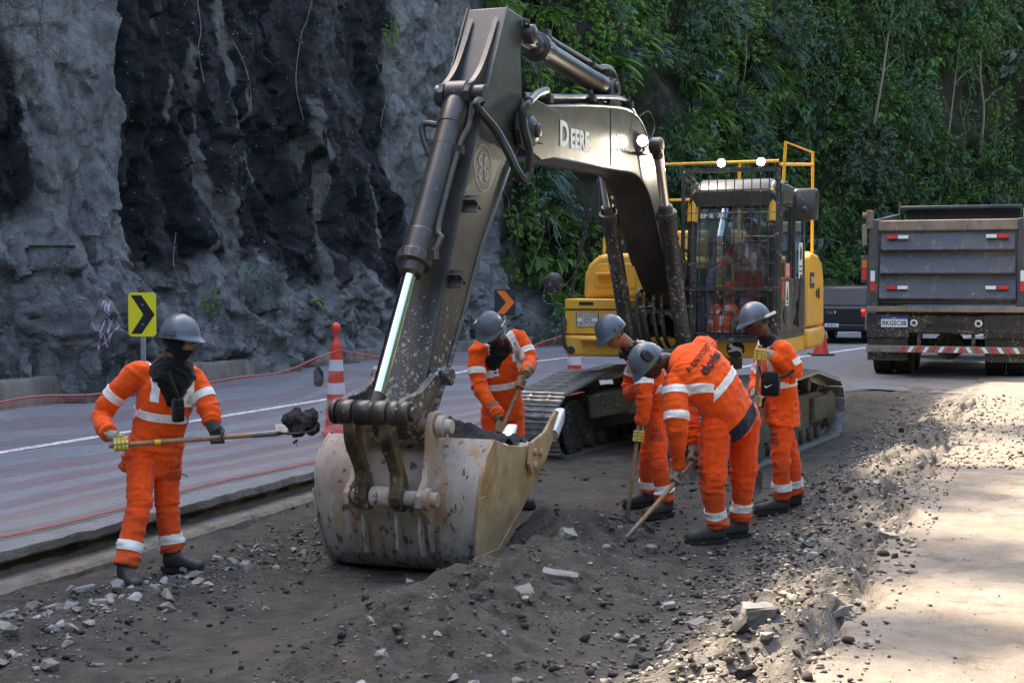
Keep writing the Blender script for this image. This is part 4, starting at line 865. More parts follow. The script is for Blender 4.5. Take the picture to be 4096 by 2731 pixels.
spk = MB().lathe([(-.07, .1), (-.06, .32), (.06, .32), (.07, .1)], (0, 0, 0), (0, 1, 0), 28).lathe([(-.22, .2), (-.2, .24), (.2, .24), (.22, .2)], (0, 0, 0), (0, 1, 0), 24)
for k in range(22):
    a = 2 * math.pi * k / 22; spk.box((.33 * math.cos(a), 0, .33 * math.sin(a)), (.05, .06, .05), Matrix.Rotation(-a, 3, 'Y'))
spk = spk.mesh('sprocket'); spk.materials.append(M_MUDDY)
idl = MB().lathe([(-.12, .1), (-.11, .30), (-.05, .31), (-.04, .345), (.04, .345), (.05, .31), (.11, .30), (.12, .1)], (0, 0, 0), (0, 1, 0), 32).mesh('idler'); idl.materials.append(M_MUDDY)
for sd in (-1, 1):
    fm = MB(); y = sd * GA
    fm.prism([(-1.55, .22), (-1.55, .62), (-1.2, .66), (1.0, .66), (1.45, .58), (1.5, .22)], 1, y - .17, y + .17)
    inn = y - sd * .20; fm.prism([(1.35, .12), (1.32, .60), (1.42, .66), (1.62, .68), (1.78, .58), (1.84, .40), (1.80, .2), (1.68, .06), (1.5, .04)], 1, min(inn, inn - sd * .03), max(inn, inn - sd * .03))
    out_ = y + sd * .20; fm.prism([(1.35, .12), (1.32, .60), (1.42, .66), (1.62, .68), (1.78, .58), (1.84, .40), (1.80, .2), (1.68, .06), (1.5, .04)], 1, min(out_, out_ + sd * .03), max(out_, out_ + sd * .03))
    fm.box((0, y, .70), (.5, .2, .08)); fm.box((-1.2, y + sd * .2, .45), (.7, .06, .3))
    F_ = ex(fm, 'track_frame', M_MUDDY if sd > 0 else M_BLKMUD, None, .012); ucm(F_)
    for k in range(NS):
        s_ = sl[-1] * k / NS; x_ = np.interp(s_, sl, tp[:, 0]); z_ = np.interp(s_, sl, tp[:, 1]); e_ = .03
        dx = np.interp((s_ + e_) % sl[-1], sl, tp[:, 0]) - np.interp((s_ - e_) % sl[-1], sl, tp[:, 0]); dz = np.interp((s_ + e_) % sl[-1], sl, tp[:, 1]) - np.interp((s_ - e_) % sl[-1], sl, tp[:, 1])
        so = link('track_shoe', SHM, None, F_); so.location = (x_, y, z_); so.rotation_euler = (0, math.atan2(dz, -dx), 0)
    for x_ in np.linspace(-1.25, 1.25, 8): link('roller', rol, None, F_).location = (x_, y, .15)
    for x_ in (-.75, .75): link('carrier_roller', rol, None, F_).location = (x_, y, .78)
    link('sprocket', spk, None, F_).location = (-1.80, y, .40); link('idler', idl, None, F_).location = (1.80, y, .40)
# ================================================================ dump truck
def road_z(x, y): return .226 + float(rise(pq(x, y)[1]))
M_TRK = painted('truck_bed_paint', (.026, .034, .050), .42, 0, (.36, .32, .27), .20, (.15, .13, .11), .5, .35, (.20, .17, .14), sscale=9, dscale=1.3)
M_TRKMUD = painted('truck_underside_mud', (.016, .015, .014), .75, 0, (.30, .25, .19), .75, (.09, .075, .055), .6, 0, sscale=17)
M_RAILMUD = painted('muddy_rail', (.16, .12, .09), .85, 0, (.42, .37, .31), .4, (.34, .28, .22), .8, .4, (.04, .04, .04), sscale=14)
M_TYRE = plain('tyre_rubber', (.02, .019, .018), .85, 0, .4, 12, .3); M_RIM = plain('yellow_rim', (.45, .36, .12), .6, 0, .3)
M_RED = plain('red_reflector', (.62, .03, .03), .35, 0, .15, 40, .05); M_WHT = plain('white_reflector', (.74, .74, .74), .35, 0, .1, 40, .05); M_TAIL = emit('tail_lamp', (1, .03, .02), 1.2); M_BLUE = plain('plate_blue', (.02, .06, .30), .4)
M_PLATE = plain('plate_white', (.74, .75, .75), .4, 0, .06)
TX, TY = 7.02, 23.0; TYAW = -R(20)
TR = empty('dump_truck', (TX, TY, road_z(TX, TY)), TYAW, 'dark muddy dump truck seen from behind, its ribbed tailgate closed', 'truck')
def tk(mb, name, mat, parent=None, bevel=.01, sharp=35): return mb.build(name, mat, parent or TR, bevel, sharp)
hw0, hw1, zb, zt = 1.20, 1.14, 1.22, 2.56        # bed is a little wider below
tg = MB(); tg.prism([(-hw0 + .12, zb), (hw0 - .12, zb), (hw1 - .05, zt), (-hw1 + .05, zt)], 1, .03, .09); TG = tk(tg, 'tailgate', M_TRK)
for z0, z1 in ((1.25, 1.62), (1.66, 2.0), (2.04, 2.38)):       # pressed panels between ribs: each slopes outwards to a lip
    m = MB(); w0 = hw0 - .14 - (z0 - zb) * .03; m.add([V((-w0, .03, z1)), V((w0, .03, z1)), V((w0, -.085, z0 + .05)), V((-w0, -.085, z0 + .05)), V((w0, .03, z0)), V((-w0, .03, z0))], [(0, 1, 2, 3), (3, 2, 4, 5), (0, 3, 5), (1, 4, 2)]); tk(m, 'tailgate_panel', M_TRK, TG, .006)
tk(MB().box2((-hw1 + .06, -.03, 2.40), (hw1 - .06, .05, zt + .01)), 'tailgate_top_rail', M_RAILMUD, TG, .015)
for s in (-1, 1):
    m = MB(); m.prism([(s * (hw0 + .06), zb - .06), (s * (hw0 - .13), zb - .06), (s * (hw1 - .06), zt + .02), (s * (hw1 + .08), zt + .02)], 1, -.02, .12); tk(m, 'corner_post', M_TRK, None, .01)
    tk(MB().box2((s * (hw1 + .02), -.03, zt - .12), (s * (hw1 + .13), .1, zt + .18)).cyl((s * (hw1 + .02), .03, zt + .1), (s * (hw1 + .20), .03, zt + .1), .05, 12).box2((s * (hw1 + .12), -.02, zt - .4), (s * (hw1 + .2), .06, zt - .05)), 'tailgate_hinge', M_RAILMUD, None, .012)
    tk(MB().prism([(.10, zb - .06), (5.2, zb - .06), (5.2, zt + .35), (.10, zt + .02)], 0, s * hw0 - .03, s * hw0 + .03), 'bed_side', M_TRK, None, .01)
    for k in range(6): tk(MB().box2((s * hw0 + s * .03, .7 + k * .8, zb), (s * hw0 + s * .09, .82 + k * .8, zt + .1)), 'side_rib', M_TRK, None, .01)
    x = s * (hw0 - .04); m = MB().box2((x - .035, -.03, 1.42), (x + .035, -.024, 1.58)); tk(m, 'reflector', M_RED, TG, 0); tk(MB().box2((x - .035, -.03, 1.58), (x + .035, -.024, 1.75)), 'reflector', M_WHT, TG, 0)
    for z in (1.45, 2.27):
        a = s * .78; tk(MB().box2((a, -.085, z), (a + s * .16, -.03, z + .055)), 'reflector', M_RED if (z > 2) == (s < 0) or (z < 2 and s > 0) else M_RED, TG, 0); tk(MB().box2((a - s * .02, -.085, z), (a - s * .18, -.03, z + .055)), 'reflector', M_WHT, TG, 0)
    tk(MB().prism([(0, 0), (0, 0)] and [(s * (hw0 + .02) , 1.55), (s * (hw0 + .16), 1.55), (s * (hw0 + .16), 2.0), (s * (hw0 + .02), 2.0)], 1, .05, .12), 'lamp_box', M_TRK, None, .01)
    tk(MB().box2((s * (hw0 + .06), .04, 1.60), (s * (hw0 + .14), .05, 1.78)), 'tail_lamp', M_RED, None, 0); tk(MB().box2((s * (hw0 + .06), .04, 1.80), (s * (hw0 + .14), .05, 1.93)), 'tail_lamp', plain('amber_lens', (.7, .2, .02), .3), None, 0)
tk(MB().box2((-hw0 - .05, -.06, zb - .14), (hw0 + .05, .14, zb - .05)), 'sill', M_RAILMUD, None, .012)
tk(MB().prism([(-1.05, 2.5), (1.05, 2.5), (1.08, 3.02), (-1.08, 3.02)], 1, 5.15, 5.25), 'headboard', M_TRK, None, .01); tk(MB().box2((-1.12, 4.7, 2.98), (1.12, 5.3, 3.04)), 'headboard_cap', M_TRK, None, .01); tk(MB().cyl((-1.16, 4.95, 2.9), (-1.16, 4.95, 3.12), .02, 8), 'tarp_bar', M_STEEL, None, 0)
tk(MB().box2((-1.15, .2, zb - .02), (1.15, 5.2, zb + .04)), 'bed_floor', M_TRK, None, 0)
# chassis
tk(MB().box2((-.45, .1, .78), (-.33, 7.5, 1.06)).box2((.33, .1, .78), (.45, 7.5, 1.06)).box2((-.5, .12, .72), (.5, .24, 1.02)).box2((-.75, .1, 1.0), (.75, 1.4, 1.09)), 'chassis', M_TRKMUD, None, .012)
BM = tk(MB().box2((-.62, .02, .74), (.62, .11, 1.02)), 'rear_beam', M_TRKMUD, None, .012); text('lettering', 'MORUMBI', .13, M_DARKIN, BM, (0, .018, .86), (1, 0, 0), (0, 0, 1), .003, spacing=1.1)
for s in (-1, 1):
    fl = tk(MB().box2((s * .60, .04, .28), (s * 1.24, .055, 1.06)), 'mud_flap', M_TRKMUD, None, .004); tk(MB().box2((s * .58, -.0, .66), (s * 1.25, .04, 1.04)), 'mudguard_panel', M_TRKMUD, None, .01)
    for z in (.90,):
        l = tk(MB().lathe([(0, .06), (.02, .06), (.03, .05)], (s * .50, .015, z), (0, -1, 0), 16), 'round_lamp', M_WHT, None, 0)
        tk(MB().add([V((s * .50 + .034 * math.cos(a), -.018, z + .034 * math.sin(a))) for a in np.linspace(0, 6.28, 14)[:-1]], [tuple(range(13))]), 'lamp_face', M_TRKMUD, l, 0)
PL = tk(MB().box2((-1.02, -.02, .83), (-.60, -.012, 1.0)), 'licence_plate', M_PLATE, None, .003); tk(MB().box2((-1.02, -.0215, .96), (-.60, -.0205, 1.0)), 'plate_strip', M_BLUE, PL, 0); text('lettering', 'BRASIL', .026, M_WHT, PL, (-.81, -.0225, .98), (1, 0, 0), (0, 0, 1)); text('lettering', 'RKG5C08', .105, M_INK, PL, (-.81, -.021, .893), (1, 0, 0), (0, 0, 1), .002, sx=.86)
BP = tk(MB().box2((-1.25, -.08, .42), (1.25, .0, .53)), 'bumper_bar', M_RAILMUD, None, .008)
for k in range(20):
    a = -1.20 + k * .12; fade = k < 4
    tk(MB().add([V((a, -.083, .43)), V((a + .06, -.083, .43)), V((a + .06 + (.055 if k > 11 else -.055) * (-1), -.083, .52)), V((a + (.055 if k > 11 else -.055) * (-1), -.083, .52))], [(0, 1, 2, 3)]), 'bumper_stripe', M_RED if k % 2 == 0 and not fade else M_WHT if not fade else M_RAILMUD, BP, 0)
for s in (-1, 1): tk(MB().bar((s * .42, .05, .5), (s * .42, .1, .8), .06, .06), 'bumper_bracket', M_TRKMUD, None, .005)
tk(MB().cyl((-.9, 1.25, .52), (.9, 1.25, .52), .09, 14).lathe([(-.22, .1), (-.2, .24), (.2, .24), (.22, .1)], (0, 1.25, .50), (0, 1, 0), 20), 'rear_axle', M_TRKMUD, None, .01)
ty = MB(); n_ = 40; prof = [(-.14, .30), (-.145, .42), (-.135, .49), (-.11, .515), (.11, .515), (.135, .49), (.145, .42), (.14, .30)]; ty.lathe(prof, (0, 0, 0), (1, 0, 0), n_)
for k in range(n_):
    a = 2 * math.pi * k / n_
    for xx in (-.085, .0, .085): ty.box((xx, .518 * math.cos(a + xx), .518 * math.sin(a + xx)), (.055, .05, .016), Matrix.Rotation(a + xx - math.pi / 2, 3, 'X'))
TYM = ty.mesh('tyre', 40); TYM.materials.append(M_TYRE); rmm = MB().lathe([(-.1, .10), (-.06, .24), (-.12, .29), (.12, .30), (.10, .26), (.02, .12), (.02, .05)], (0, 0, 0), (1, 0, 0), 28).mesh('rim', 40); rmm.materials.append(M_RIM)
for yy in (1.25, 2.6):
    for s in (-1, 1):
        for dx in (.74, 1.08):
            o = link('wheel', TYM, None, TR); o.location = (s * dx, yy, .555); o.scale = (1.08,) * 3; r_ = link('rim', rmm, None, o); r_.rotation_euler = (0, 0, 0 if s > 0 else math.pi)
tk(MB().box2((-1.15, 5.9, .9), (1.15, 7.9, 2.75)), 'cab', plain('truck_cab_blue', (.10, .22, .30), .4), None, .08)
for s in (-1, 1): o = link('wheel', TYM, None, TR); o.location = (s * 1.0, 6.9, .515)

# ================================================================ pickup
PX, PY = 8.02, 35.5
PK = empty('pickup_truck', (PX, PY, road_z(PX, PY)), -R(24), 'black pickup truck on the road between excavator and dump truck', 'pickup')
PK.scale = (.86, .86, .84)
M_PK = plain('black_car_paint', (.004, .0045, .006), .42, 0, .15, 5, .02, .6); M_PKG = plain('dark_car_glass', (.006, .007, .008), .2, 0, .1)
def pk(mb, name, mat, parent=None, bevel=.02): return mb.build(name, mat, parent or PK, bevel)
bd = MB(); pr = [(0, .52), (-.02, .78), (.02, 1.08), (1.5, 1.10), (1.5, 1.08), (3.3, 1.08), (4.6, 1.02), (4.95, .85), (4.95, .5), (4.5, .36), (.3, .36)]
bd.prism([(a, b) for a, b in pr], 0, -.91, .91); BDY = pk(bd, 'body', M_PK, None, .06)
pk(MB().prism([(1.55, 1.08), (1.85, 1.68), (2.2, 1.74), (3.1, 1.70), (3.7, 1.08)], 0, -.80, .80), 'cabin', M_PK, None, .06); pk(MB().add([V((-.68, 1.63, 1.20)), V((.68, 1.63, 1.20)), V((.62, 1.835, 1.62)), V((-.62, 1.835, 1.62))], [(0, 1, 2, 3)]), 'rear_window', M_PKG, None, 0)
pk(MB().box2((-.80, -.035, .60), (.80, .0, 1.06)), 'tailgate', M_PK, None, .015); pk(MB().box2((-.92, -.12, .40), (.92, .05, .58)), 'bumper', M_PK, None, .03)
text('lettering', 'FIAT', .15, plain('dark_chrome', (.35, .35, .36), .25, .9), PK, (-.05, -.037, .93), (1, 0, 0), (0, 0, 1), .004)
p_ = pk(MB().box2((-.22, -.128, .50), (.18, -.122, .63)), 'licence_plate', M_PLATE, None, .002); pk(MB().box2((-.22, -.1295, .605), (.18, -.1285, .63)), 'plate_strip', M_BLUE, p_, 0); text('lettering', 'RJO8G36', .082, M_INK, p_, (-.02, -.129, .55), (1, 0, 0), (0, 0, 1), .001, sx=.9)
for s in (-1, 1):
    pk(MB().box2((s * .80, -.02, .80), (s * .915, .16, 1.06)), 'tail_lamp', M_RED, None, .01); pk(MB().box2((s * .805, -.03, .97), (s * .90, -.021, 1.03)), 'lit_lamp', M_TAIL, None, 0)
w_ = MB().lathe([(-.11, .2), (-.12, .3), (-.10, .36), (.10, .36), (.12, .3), (.11, .2)], (0, 0, 0), (1, 0, 0), 28).mesh('wheel'); w_.materials.append(M_TYRE)
for s in (-1, 1):
    for yy in (.95, 3.9): link('wheel', w_, None, PK).location = (s * .80, yy, .36)
# ================================================================ people
_th = R(2.37); FPX = 5689.0
def Wp(u, v, d):
    """world point seen at photo pixel (u, v) at distance d along y"""
    x = (u - 2048) / FPX; y = (1365.5 - v) / FPX; r = V((x, math.cos(_th) + y * math.sin(_th), -math.sin(_th) + y * math.cos(_th)))
    return V((0, 0, 1.93)) + r * (d / r.y)
def cloth(name, c, dirt=(.10, .08, .06), amt=.25, rough=.85):
    if name in _mc: return _mc[name]
    t = NT(name); n1 = t.noise(4.5, 5, .65); n2 = t.noise(160, 2, .6); n3 = t.noise(26, 4, .6)
    a = t.mix(t.ramp(n3, [(.3, 0.), (.7, 1.)]), tuple(x * .82 for x in c), tuple(min(1, x * 1.08) for x in c))
    a = t.mix(t.math('MULTIPLY', t.ramp(n1, [(.55, 0.), (.75, 1.)]), amt), a, dirt)
    if 'trousers' in name:
        zz = t.sep(t.tc())[2]; a = t.mix(t.math('MULTIPLY', t.ramp(zz, [(.08, .4), (.50, 0.)]), t.ramp(n1, [(.3, .2), (.6, 1.)])), a, (.24, .13, .075))
    wr = t.vor(11, t.mapp(t.tc(), (1, 1, 1.5), (.3, .5, .2)), 'DISTANCE_TO_EDGE'); n3 = t.math('ADD', n3, t.math('MULTIPLY', t.ramp(wr, [(0., 0.), (.14, 1.)]), .18))
    t.set(a, rough, 0, .2); t.b.inputs['Sheen Weight'].default_value = .15; t.bump(t.math('ADD', t.math('MULTIPLY', n2, .35), n3), .45, .010); _mc[name] = t.m; return t.m
M_ORG = cloth('orange_workwear', (.90, .092, .007)); M_ORG2 = cloth('orange_workwear_trousers', (.86, .075, .006), amt=.22)
M_BAND = cloth('reflective_tape', (.84, .81, .76), (.45, .40, .34), .15, .42); M_BLKC = cloth('black_cloth', (.006, .006, .007), (.02, .02, .02)); M_NAVY = cloth('navy_cloth', (.012, .014, .024), (.03, .03, .03))
M_SKIN = plain('brown_skin', (.30, .15, .09), .5, 0, .15, 30, .05, .4); M_SKIN2 = plain('dark_skin', (.060, .028, .018), .42, 0, .2, 30, .05, .5)
M_HAIR = plain('black_hair', (.008, .007, .006), .7); M_GLS = plain('sunglass_lens', (.006, .006, .007), .12, 0, .1)
t = NT('grey_hard_hat'); n1 = t.noise(9, 5, .6); n2 = t.noise(60, 4, .7); t.set(t.mix(t.ramp(n2, [(.55, 0.), (.75, .45)]), t.mix(n1, (.088, .108, .135), (.118, .143, .172)), (.09, .09, .09)), t.math('ADD', t.math('MULTIPLY', n1, .3), .18), 0, .5); M_HAT = t.m
M_GLOVE = cloth('grey_knit_glove', (.30, .285, .25), (.08, .07, .05), .5); M_PAD = plain('yellow_rubber_pad', (.72, .50, .03), .5, 0, .15); M_LEATH = cloth('tan_leather_glove', (.27, .17, .085), (.08, .06, .03), .6)
M_DKGLOVE = cloth('dark_knit_glove', (.05, .05, .058), (.02, .02, .02), .3)
M_BOOT = plain('scuffed_black_boot', (.030, .030, .032), .62, 0, .5, 25, .3); M_SOLE = plain('boot_sole', (.018, .017, .017), .8, 0, .3, 30, .3)
M_WOOD = plain('worn_wooden_handle', (.27, .16, .085), .6, 0, .35, 18, .2); M_BLADE = plain('shovel_steel', (.16, .155, .15), .5, .6, .4, 12, .3)
M_BOOTG = plain('dusty_grey_boot', (.048, .045, .042), .75, 0, .45, 22, .3)

def seg_t(P, a, b):
    ab = b - a; L = np.dot(ab, ab); t = np.clip(((P - a) @ ab) / L, 0, 1); c = a + t[:, None] * ab; return t, np.linalg.norm(P - c, axis=1)
def remesh(mb_list, voxel, smooth=4):
    m = MB()
    for q in mb_list: m.add(q.v, q.f)
    me = m.mesh('tmp', None); o = bpy.data.objects.new('tmp', me); COL.objects.link(o)
    md = o.modifiers.new('r', 'REMESH'); md.mode = 'VOXEL'; md.voxel_size = voxel; md.adaptivity = 0
    if smooth: s = o.modifiers.new('s', 'SMOOTH'); s.factor = .5; s.iterations = smooth
    dg = bpy.context.evaluated_depsgraph_get(); out = bpy.data.meshes.new_from_object(o.evaluated_get(dg)); bpy.data.objects.remove(o); bpy.data.meshes.remove(me); return out
def fold(me, bones, amp=.008, seed=0, freq=16, loose=()):
    """cloth folds: rings and twists along each limb, deeper near the joints"""
    n = len(me.vertices); co = np.empty(n * 3, np.float32); me.vertices.foreach_get('co', co); co = co.reshape(-1, 3).astype(float)
    no = np.empty(n * 3, np.float32); me.vertices.foreach_get('normal', no); no = no.reshape(-1, 3).astype(float)
    best = np.full(n, 9.); bt = np.zeros(n); bi = np.zeros(n, int); disp = np.zeros(n)
    for i, (nm, a, b, joint) in enumerate(bones):
        a = np.array(a); b = np.array(b); t, d = seg_t(co, a, b); m = d < best; best = np.where(m, d, best); bt = np.where(m, t, bt); bi = np.where(m, i, bi)
    for i, (nm, a, b, joint) in enumerate(bones):
        a = np.array(a); b = np.array(b); L = np.linalg.norm(b - a); ax = (b - a) / L; rel = co - a; al = rel @ ax; per = rel - al[:, None] * ax
        k = 6.0; tw = .9 * vnoise(per[:, 0] * 5 + i, per[:, 1] * 5, per[:, 2] * 5, seed + 3)
        f = 1.5 * (1 - np.abs(vnoise(al * freq * 1.0 + 1.6 * tw, per[:, 0] * k + al * 3.0, per[:, 1] * k + per[:, 2] * k, seed + i * 7))) ** 3 + .9 * (1 - np.abs(vnoise(al * freq * 2.2 + 2 * tw, per[:, 0] * 9 - al * 5, per[:, 1] * 9 + per[:, 2] * 9, seed + i * 7 + 3))) ** 4 - .6
        g = fbm(co[:, 0] * 6, co[:, 1] * 6, co[:, 2] * 6, 3, seed + 50 + i)
        tt = bt; j = sum(w * np.exp(-((tt - c) / s) ** 2) for c, s, w in joint); disp = np.where(bi == i, amp * ((.45 + j) * f * .9 + .22 * g), disp)
    co2 = co + no * disp[:, None]; me.vertices.foreach_set('co', co2.astype(np.float32).ravel()); me.update(); me.shade_smooth(); return bi, bt
def band(name, me, bi, bones, which, planes, mat, parent, lift=.006):
    """strip of cloth cut from the garment between planes (point, normal: keeps the positive side)"""
    bm = bmesh.new(); bm.from_mesh(me); bm.verts.ensure_lookup_table(); names = [b[0] for b in bones]; ok = set(i for i, n in enumerate(names) if n in which)
    kill = [f for f in bm.faces if sum(1 for v in f.verts if int(bi[v.index]) in ok) * 2 < len(f.verts)]
    bmesh.ops.delete(bm, geom=kill, context='FACES')
    for p, nn in planes: bmesh.ops.bisect_plane(bm, geom=list(bm.verts) + list(bm.edges) + list(bm.faces), plane_co=p, plane_no=nn, clear_inner=True)
    if len(bm.faces) < 3: bm.free(); return None
    bm.normal_update()
    for v in bm.verts: v.co += v.normal * lift
    ex_ = bmesh.ops.extrude_face_region(bm, geom=list(bm.faces)); 
    for v in [g for g in ex_['geom'] if isinstance(g, bmesh.types.BMVert)]: v.co -= v.normal * (lift + .004)
    out = bpy.data.meshes.new(name); bm.to_mesh(out); bm.free(); out.shade_smooth(); out.set_sharp_from_angle(angle=R(60)); return link(name, out, mat, parent)

# ---- head (face +Y, up +Z, origin between the ears)
def head_mb():
    n, m_ = 40, 30; m = MB(); vs = []
    for j in range(m_ + 1):
        ph = math.pi * j / m_; 
        for i in range(n):
            th = 2 * math.pi * i / n; x, y, z = math.sin(ph) * math.sin(th), math.sin(ph) * math.cos(th), math.cos(ph)
            rx, ry, rz_ = .076, .098, .118
            lo = max(0, -z - .1); X = x * rx * (1 - .38 * lo); Y = y * ry * (1 - (.12 if y > 0 else .55) * lo) + .012 * lo; Z = z * rz_
            def g(cx, cz, sx, sz): return math.exp(-((x - cx) / sx) ** 2 - ((z - cz) / sz) ** 2) if y > 0 else 0
            Y += .024 * g(0, -.20, .15, .13) + .012 * g(0, -.02, .12, .2) + .007 * g(0, .17, .5, .1) - .010 * g(.36, .04, .16, .10) - .010 * g(-.36, .04, .16, .10) + .009 * g(0, -.50, .3, .06) - .006 * g(0, -.435, .28, .03) + .008 * g(0, -.60, .28, .06) + .012 * g(0, -.85, .35, .14)
            X += (.004 if x > 0 else -.004) * math.exp(-((abs(x) - .75) / .2) ** 2 - ((z + .12) / .15) ** 2) * (1 if y > 0 else 0)
            vs.append(V((X, Y, Z)))
    fs = [(j * n + i, j * n + (i + 1) % n, (j + 1) * n + (i + 1) % n, (j + 1) * n + i) for j in range(m_) for i in range(n)]
    m.add(vs, fs)
    for s in (-1, 1): m.loft([(V((s * .070, -.012, -.005 + dz)), V((0, 1, 0)), ra, V((1, 0, 0)), .010, 2) for dz, ra in ((-.034, .006), (-.022, .013), (0, .018), (.02, .019), (.033, .010))])
    return m
def hat_mb():
    m = MB(); n = 48; rings = []; vs = []
    prof = [(0.0, 1.0), (.18, .985), (.36, .93), (.54, .835), (.70, .70), (.83, .53), (.92, .34), (.975, .15), (1.0, 0.0), (1.02, -.07)]
    for r, h in prof:
        for i in range(n):
            a = 2 * math.pi * i / n; x, y = math.sin(a), math.cos(a); X = x * .112 * r; Y = y * .134 * r; Z = .122 * h
            rid = (.007 * math.exp(-((X) / .013) ** 2) + .006 * math.exp(-((abs(X) - .045) / .009) ** 2)) * max(0, h - .12) ** .5
            vs.append(V((X, Y, Z + rid)))
    for w, dz in ((.012, -.010), (.026, -.016), (.026, -.021), (.010, -.018), (.0, -.012)):
        for i in range(n):
            a = 2 * math.pi * i / n; x, y = math.sin(a), math.cos(a); pk = max(0, y) ** 2.2; k = .10 + 1.4 * pk
            vs.append(V((x * (.114 + w * k * .8), y * (.137 + w * k), -.008 + dz - .018 * pk * (w / .026))))
    rows = len(prof) + 5
    fs = [(j * n + i, j * n + (i + 1) % n, (j + 1) * n + (i + 1) % n, (j + 1) * n + i) for j in range(rows - 1) for i in range(n)]
    m.add(vs, fs)
    for s in (-1, 1): m.box((s * .121, .0, .012), (.012, .05, .03)); m.box((s * .118, -.055, .008), (.01, .03, .02))
    return m
HATME = hat_mb().mesh('hard_hat', 50); HATME.materials.append(M_HAT)
def glasses_mb():
    m = MB()
    for s in (-1, 1):
        vs = []; k = 8
        for i in range(k):
            a = R(6 + 50 * i / (k - 1)); r = .106 - .018 * (i / (k - 1)); hh = .021 * (1 - .3 * (i / (k - 1)) ** 2); c = V((s * math.sin(a) * r * .92, math.cos(a) * r + .008, .008)); vs += [c + V((0, 0, hh)), c - V((0, .004, hh * 1.1))]
        m.add(vs, [(2 * i, 2 * i + 1, 2 * i + 3, 2 * i + 2) for i in range(k - 1)])
        m.bar((s * .074, .066, .014), (s * .080, -.01, .016), .004, .008); m.bar((0, .116, .012), (s * .014, .114, .014), .004, .006)
    return m
GLME = glasses_mb().mesh('safety_glasses', 60); GLME.materials.append(M_GLS)
def boot_mb():
    m = MB(); secs = []
    for y, w, zc, h in ((-.085, .030, .085, .055), (-.075, .040, .09, .065), (-.03, .044, .09, .066), (.03, .043, .078, .055), (.08, .046, .065, .042), (.13, .050, .058, .036), (.17, .047, .055, .034), (.195, .036, .050, .028), (.205, .018, .046, .018)): secs.append((V((0, y, zc)), V((1, 0, 0)), w, V((0, 0, 1)), h, 2.6))
    up = MB().loft(secs); sh = MB().loft([(V((0, -.03, .06)), V((1, 0, 0)), .044, V((0, 1, 0)), .058, 2.4), (V((0, -.035, .13)), V((1, 0, 0)), .045, V((0, 1, 0)), .055, 2.3), (V((0, -.038, .17)), V((1, 0, 0)), .046, V((0, 1, 0)), .054, 2.2), (V((0, -.038, .185)), V((1, 0, 0)), .044, V((0, 1, 0)), .052, 2.2)])
    me = remesh([up, sh], .007, 3); me.shade_smooth()
    out = [(.034 * math.cos(R(a)) , -.078 + .034 * math.sin(R(a)) - .006) for a in range(180, 361, 30)] + [(.043, -.02), (.042, .03), (.052, .1), (.055, .14), (.050, .18), (.035, .205), (.01, .214), (-.01, .214), (-.035, .205), (-.050, .18), (-.055, .14), (-.052, .1), (-.042, .03), (-.043, -.02)]
    so = MB().prism(out, 2, 0.0, .032)
    for y in (-.07, -.045, .09, .115, .14, .165): so.box((0, y, -.004), (.085, .012, .012))
    return me, so.mesh('boot_sole', 40)
BOOTME, SOLEME = boot_mb(); SOLEME.materials.append(M_SOLE)

def hand_grip(name, W_, G, A, mat, parent, org, pads=True, thumb=1, N=None):
    """gloved hand from wrist W_ closed round a shaft at G with axis A"""
    W_, G, A = V(W_), V(G), V(A).normalized(); N_ = (W_ - G); N_ = N_ - A * N_.dot(A)
    if N is not None: N_ = V(N) - A * V(N).dot(A)
    N_ = N_.normalized() if N_.length > .01 else frame_from(A)[1]; B = A.cross(N_) * thumb; r = .031; parts = []
    off_ = [-.036, -.012, .012, .034]; ln = [.85, 1, .97, .8]; tips = []; pad = MB()
    for o_, l_ in zip(off_, ln):
        pts = []
        for k, a in enumerate((20, 65, 115, 165, 215)): rr_ = r * (1.35 if k == 0 else 1.08); pts.append(G + A * o_ + (N_ * math.cos(R(a * (.9 + .1 * l_))) + B * math.sin(R(a * (.9 + .1 * l_)))) * rr_)
        parts.append(MB().tube(pts, [.0135, .0135, .0125, .0115, .009], 8))
        for k, a in enumerate((45, 92, 140)):
            d = (N_ * math.cos(R(a)) + B * math.sin(R(a))); t_ = (B * math.cos(R(a)) - N_ * math.sin(R(a))); pad.loft([(G + A * o_ + d * (r + .0125), A, .0095, t_, .0145, 4), (G + A * o_ + d * (r + .019), A, .0075, t_, .011, 4)])
    kn = G + N_ * r * 1.25 + B * .012; wd = (W_ - kn).normalized() if (W_ - kn).length > .03 else N_
    pa = kn + wd * .085
    parts.append(MB().loft([(kn + A * 0, A, .046, B, .022, 3), (kn + wd * .04, A, .047, B, .024, 3), (pa, A, .040, B, .026, 2.5), (kn + wd * .12, A, .036, B, .029, 2.2)]))
    parts.append(MB().tube([pa, W_ + (W_ - pa).normalized() * .06], [.034, .042], 12))
    th = [kn + wd * .05 - B * .015 + A * .03, kn - B * .035 + A * .038 - N_ * .005, G - B * r * 1.15 + A * .03 + N_ * .01, G - B * r * .9 + A * .022 - N_ * .022]
    parts.append(MB().tube(th, [.018, .016, .0135, .011], 8))
    me = remesh(parts, .006, 2); me.shade_smooth(); me.transform(Matrix.Translation(-org)); o = link(name, me, mat, parent)
    if pads:
        for k in range(3):
            for q in (-.03, -.008, .015, .035): c = kn + wd * (.018 + .026 * k) + A * q * .95 + B * .024; pad.loft([(c, A, .0085, wd, .010, 4), (c + B * .006, A, .007, wd, .008, 4)])
        pm = pad.mesh('rubber_pads', 60); pm.transform(Matrix.Translation(-org)); po = link('rubber_pads', pm, M_PAD, o); po['kind'] = 'stuff'
    return o

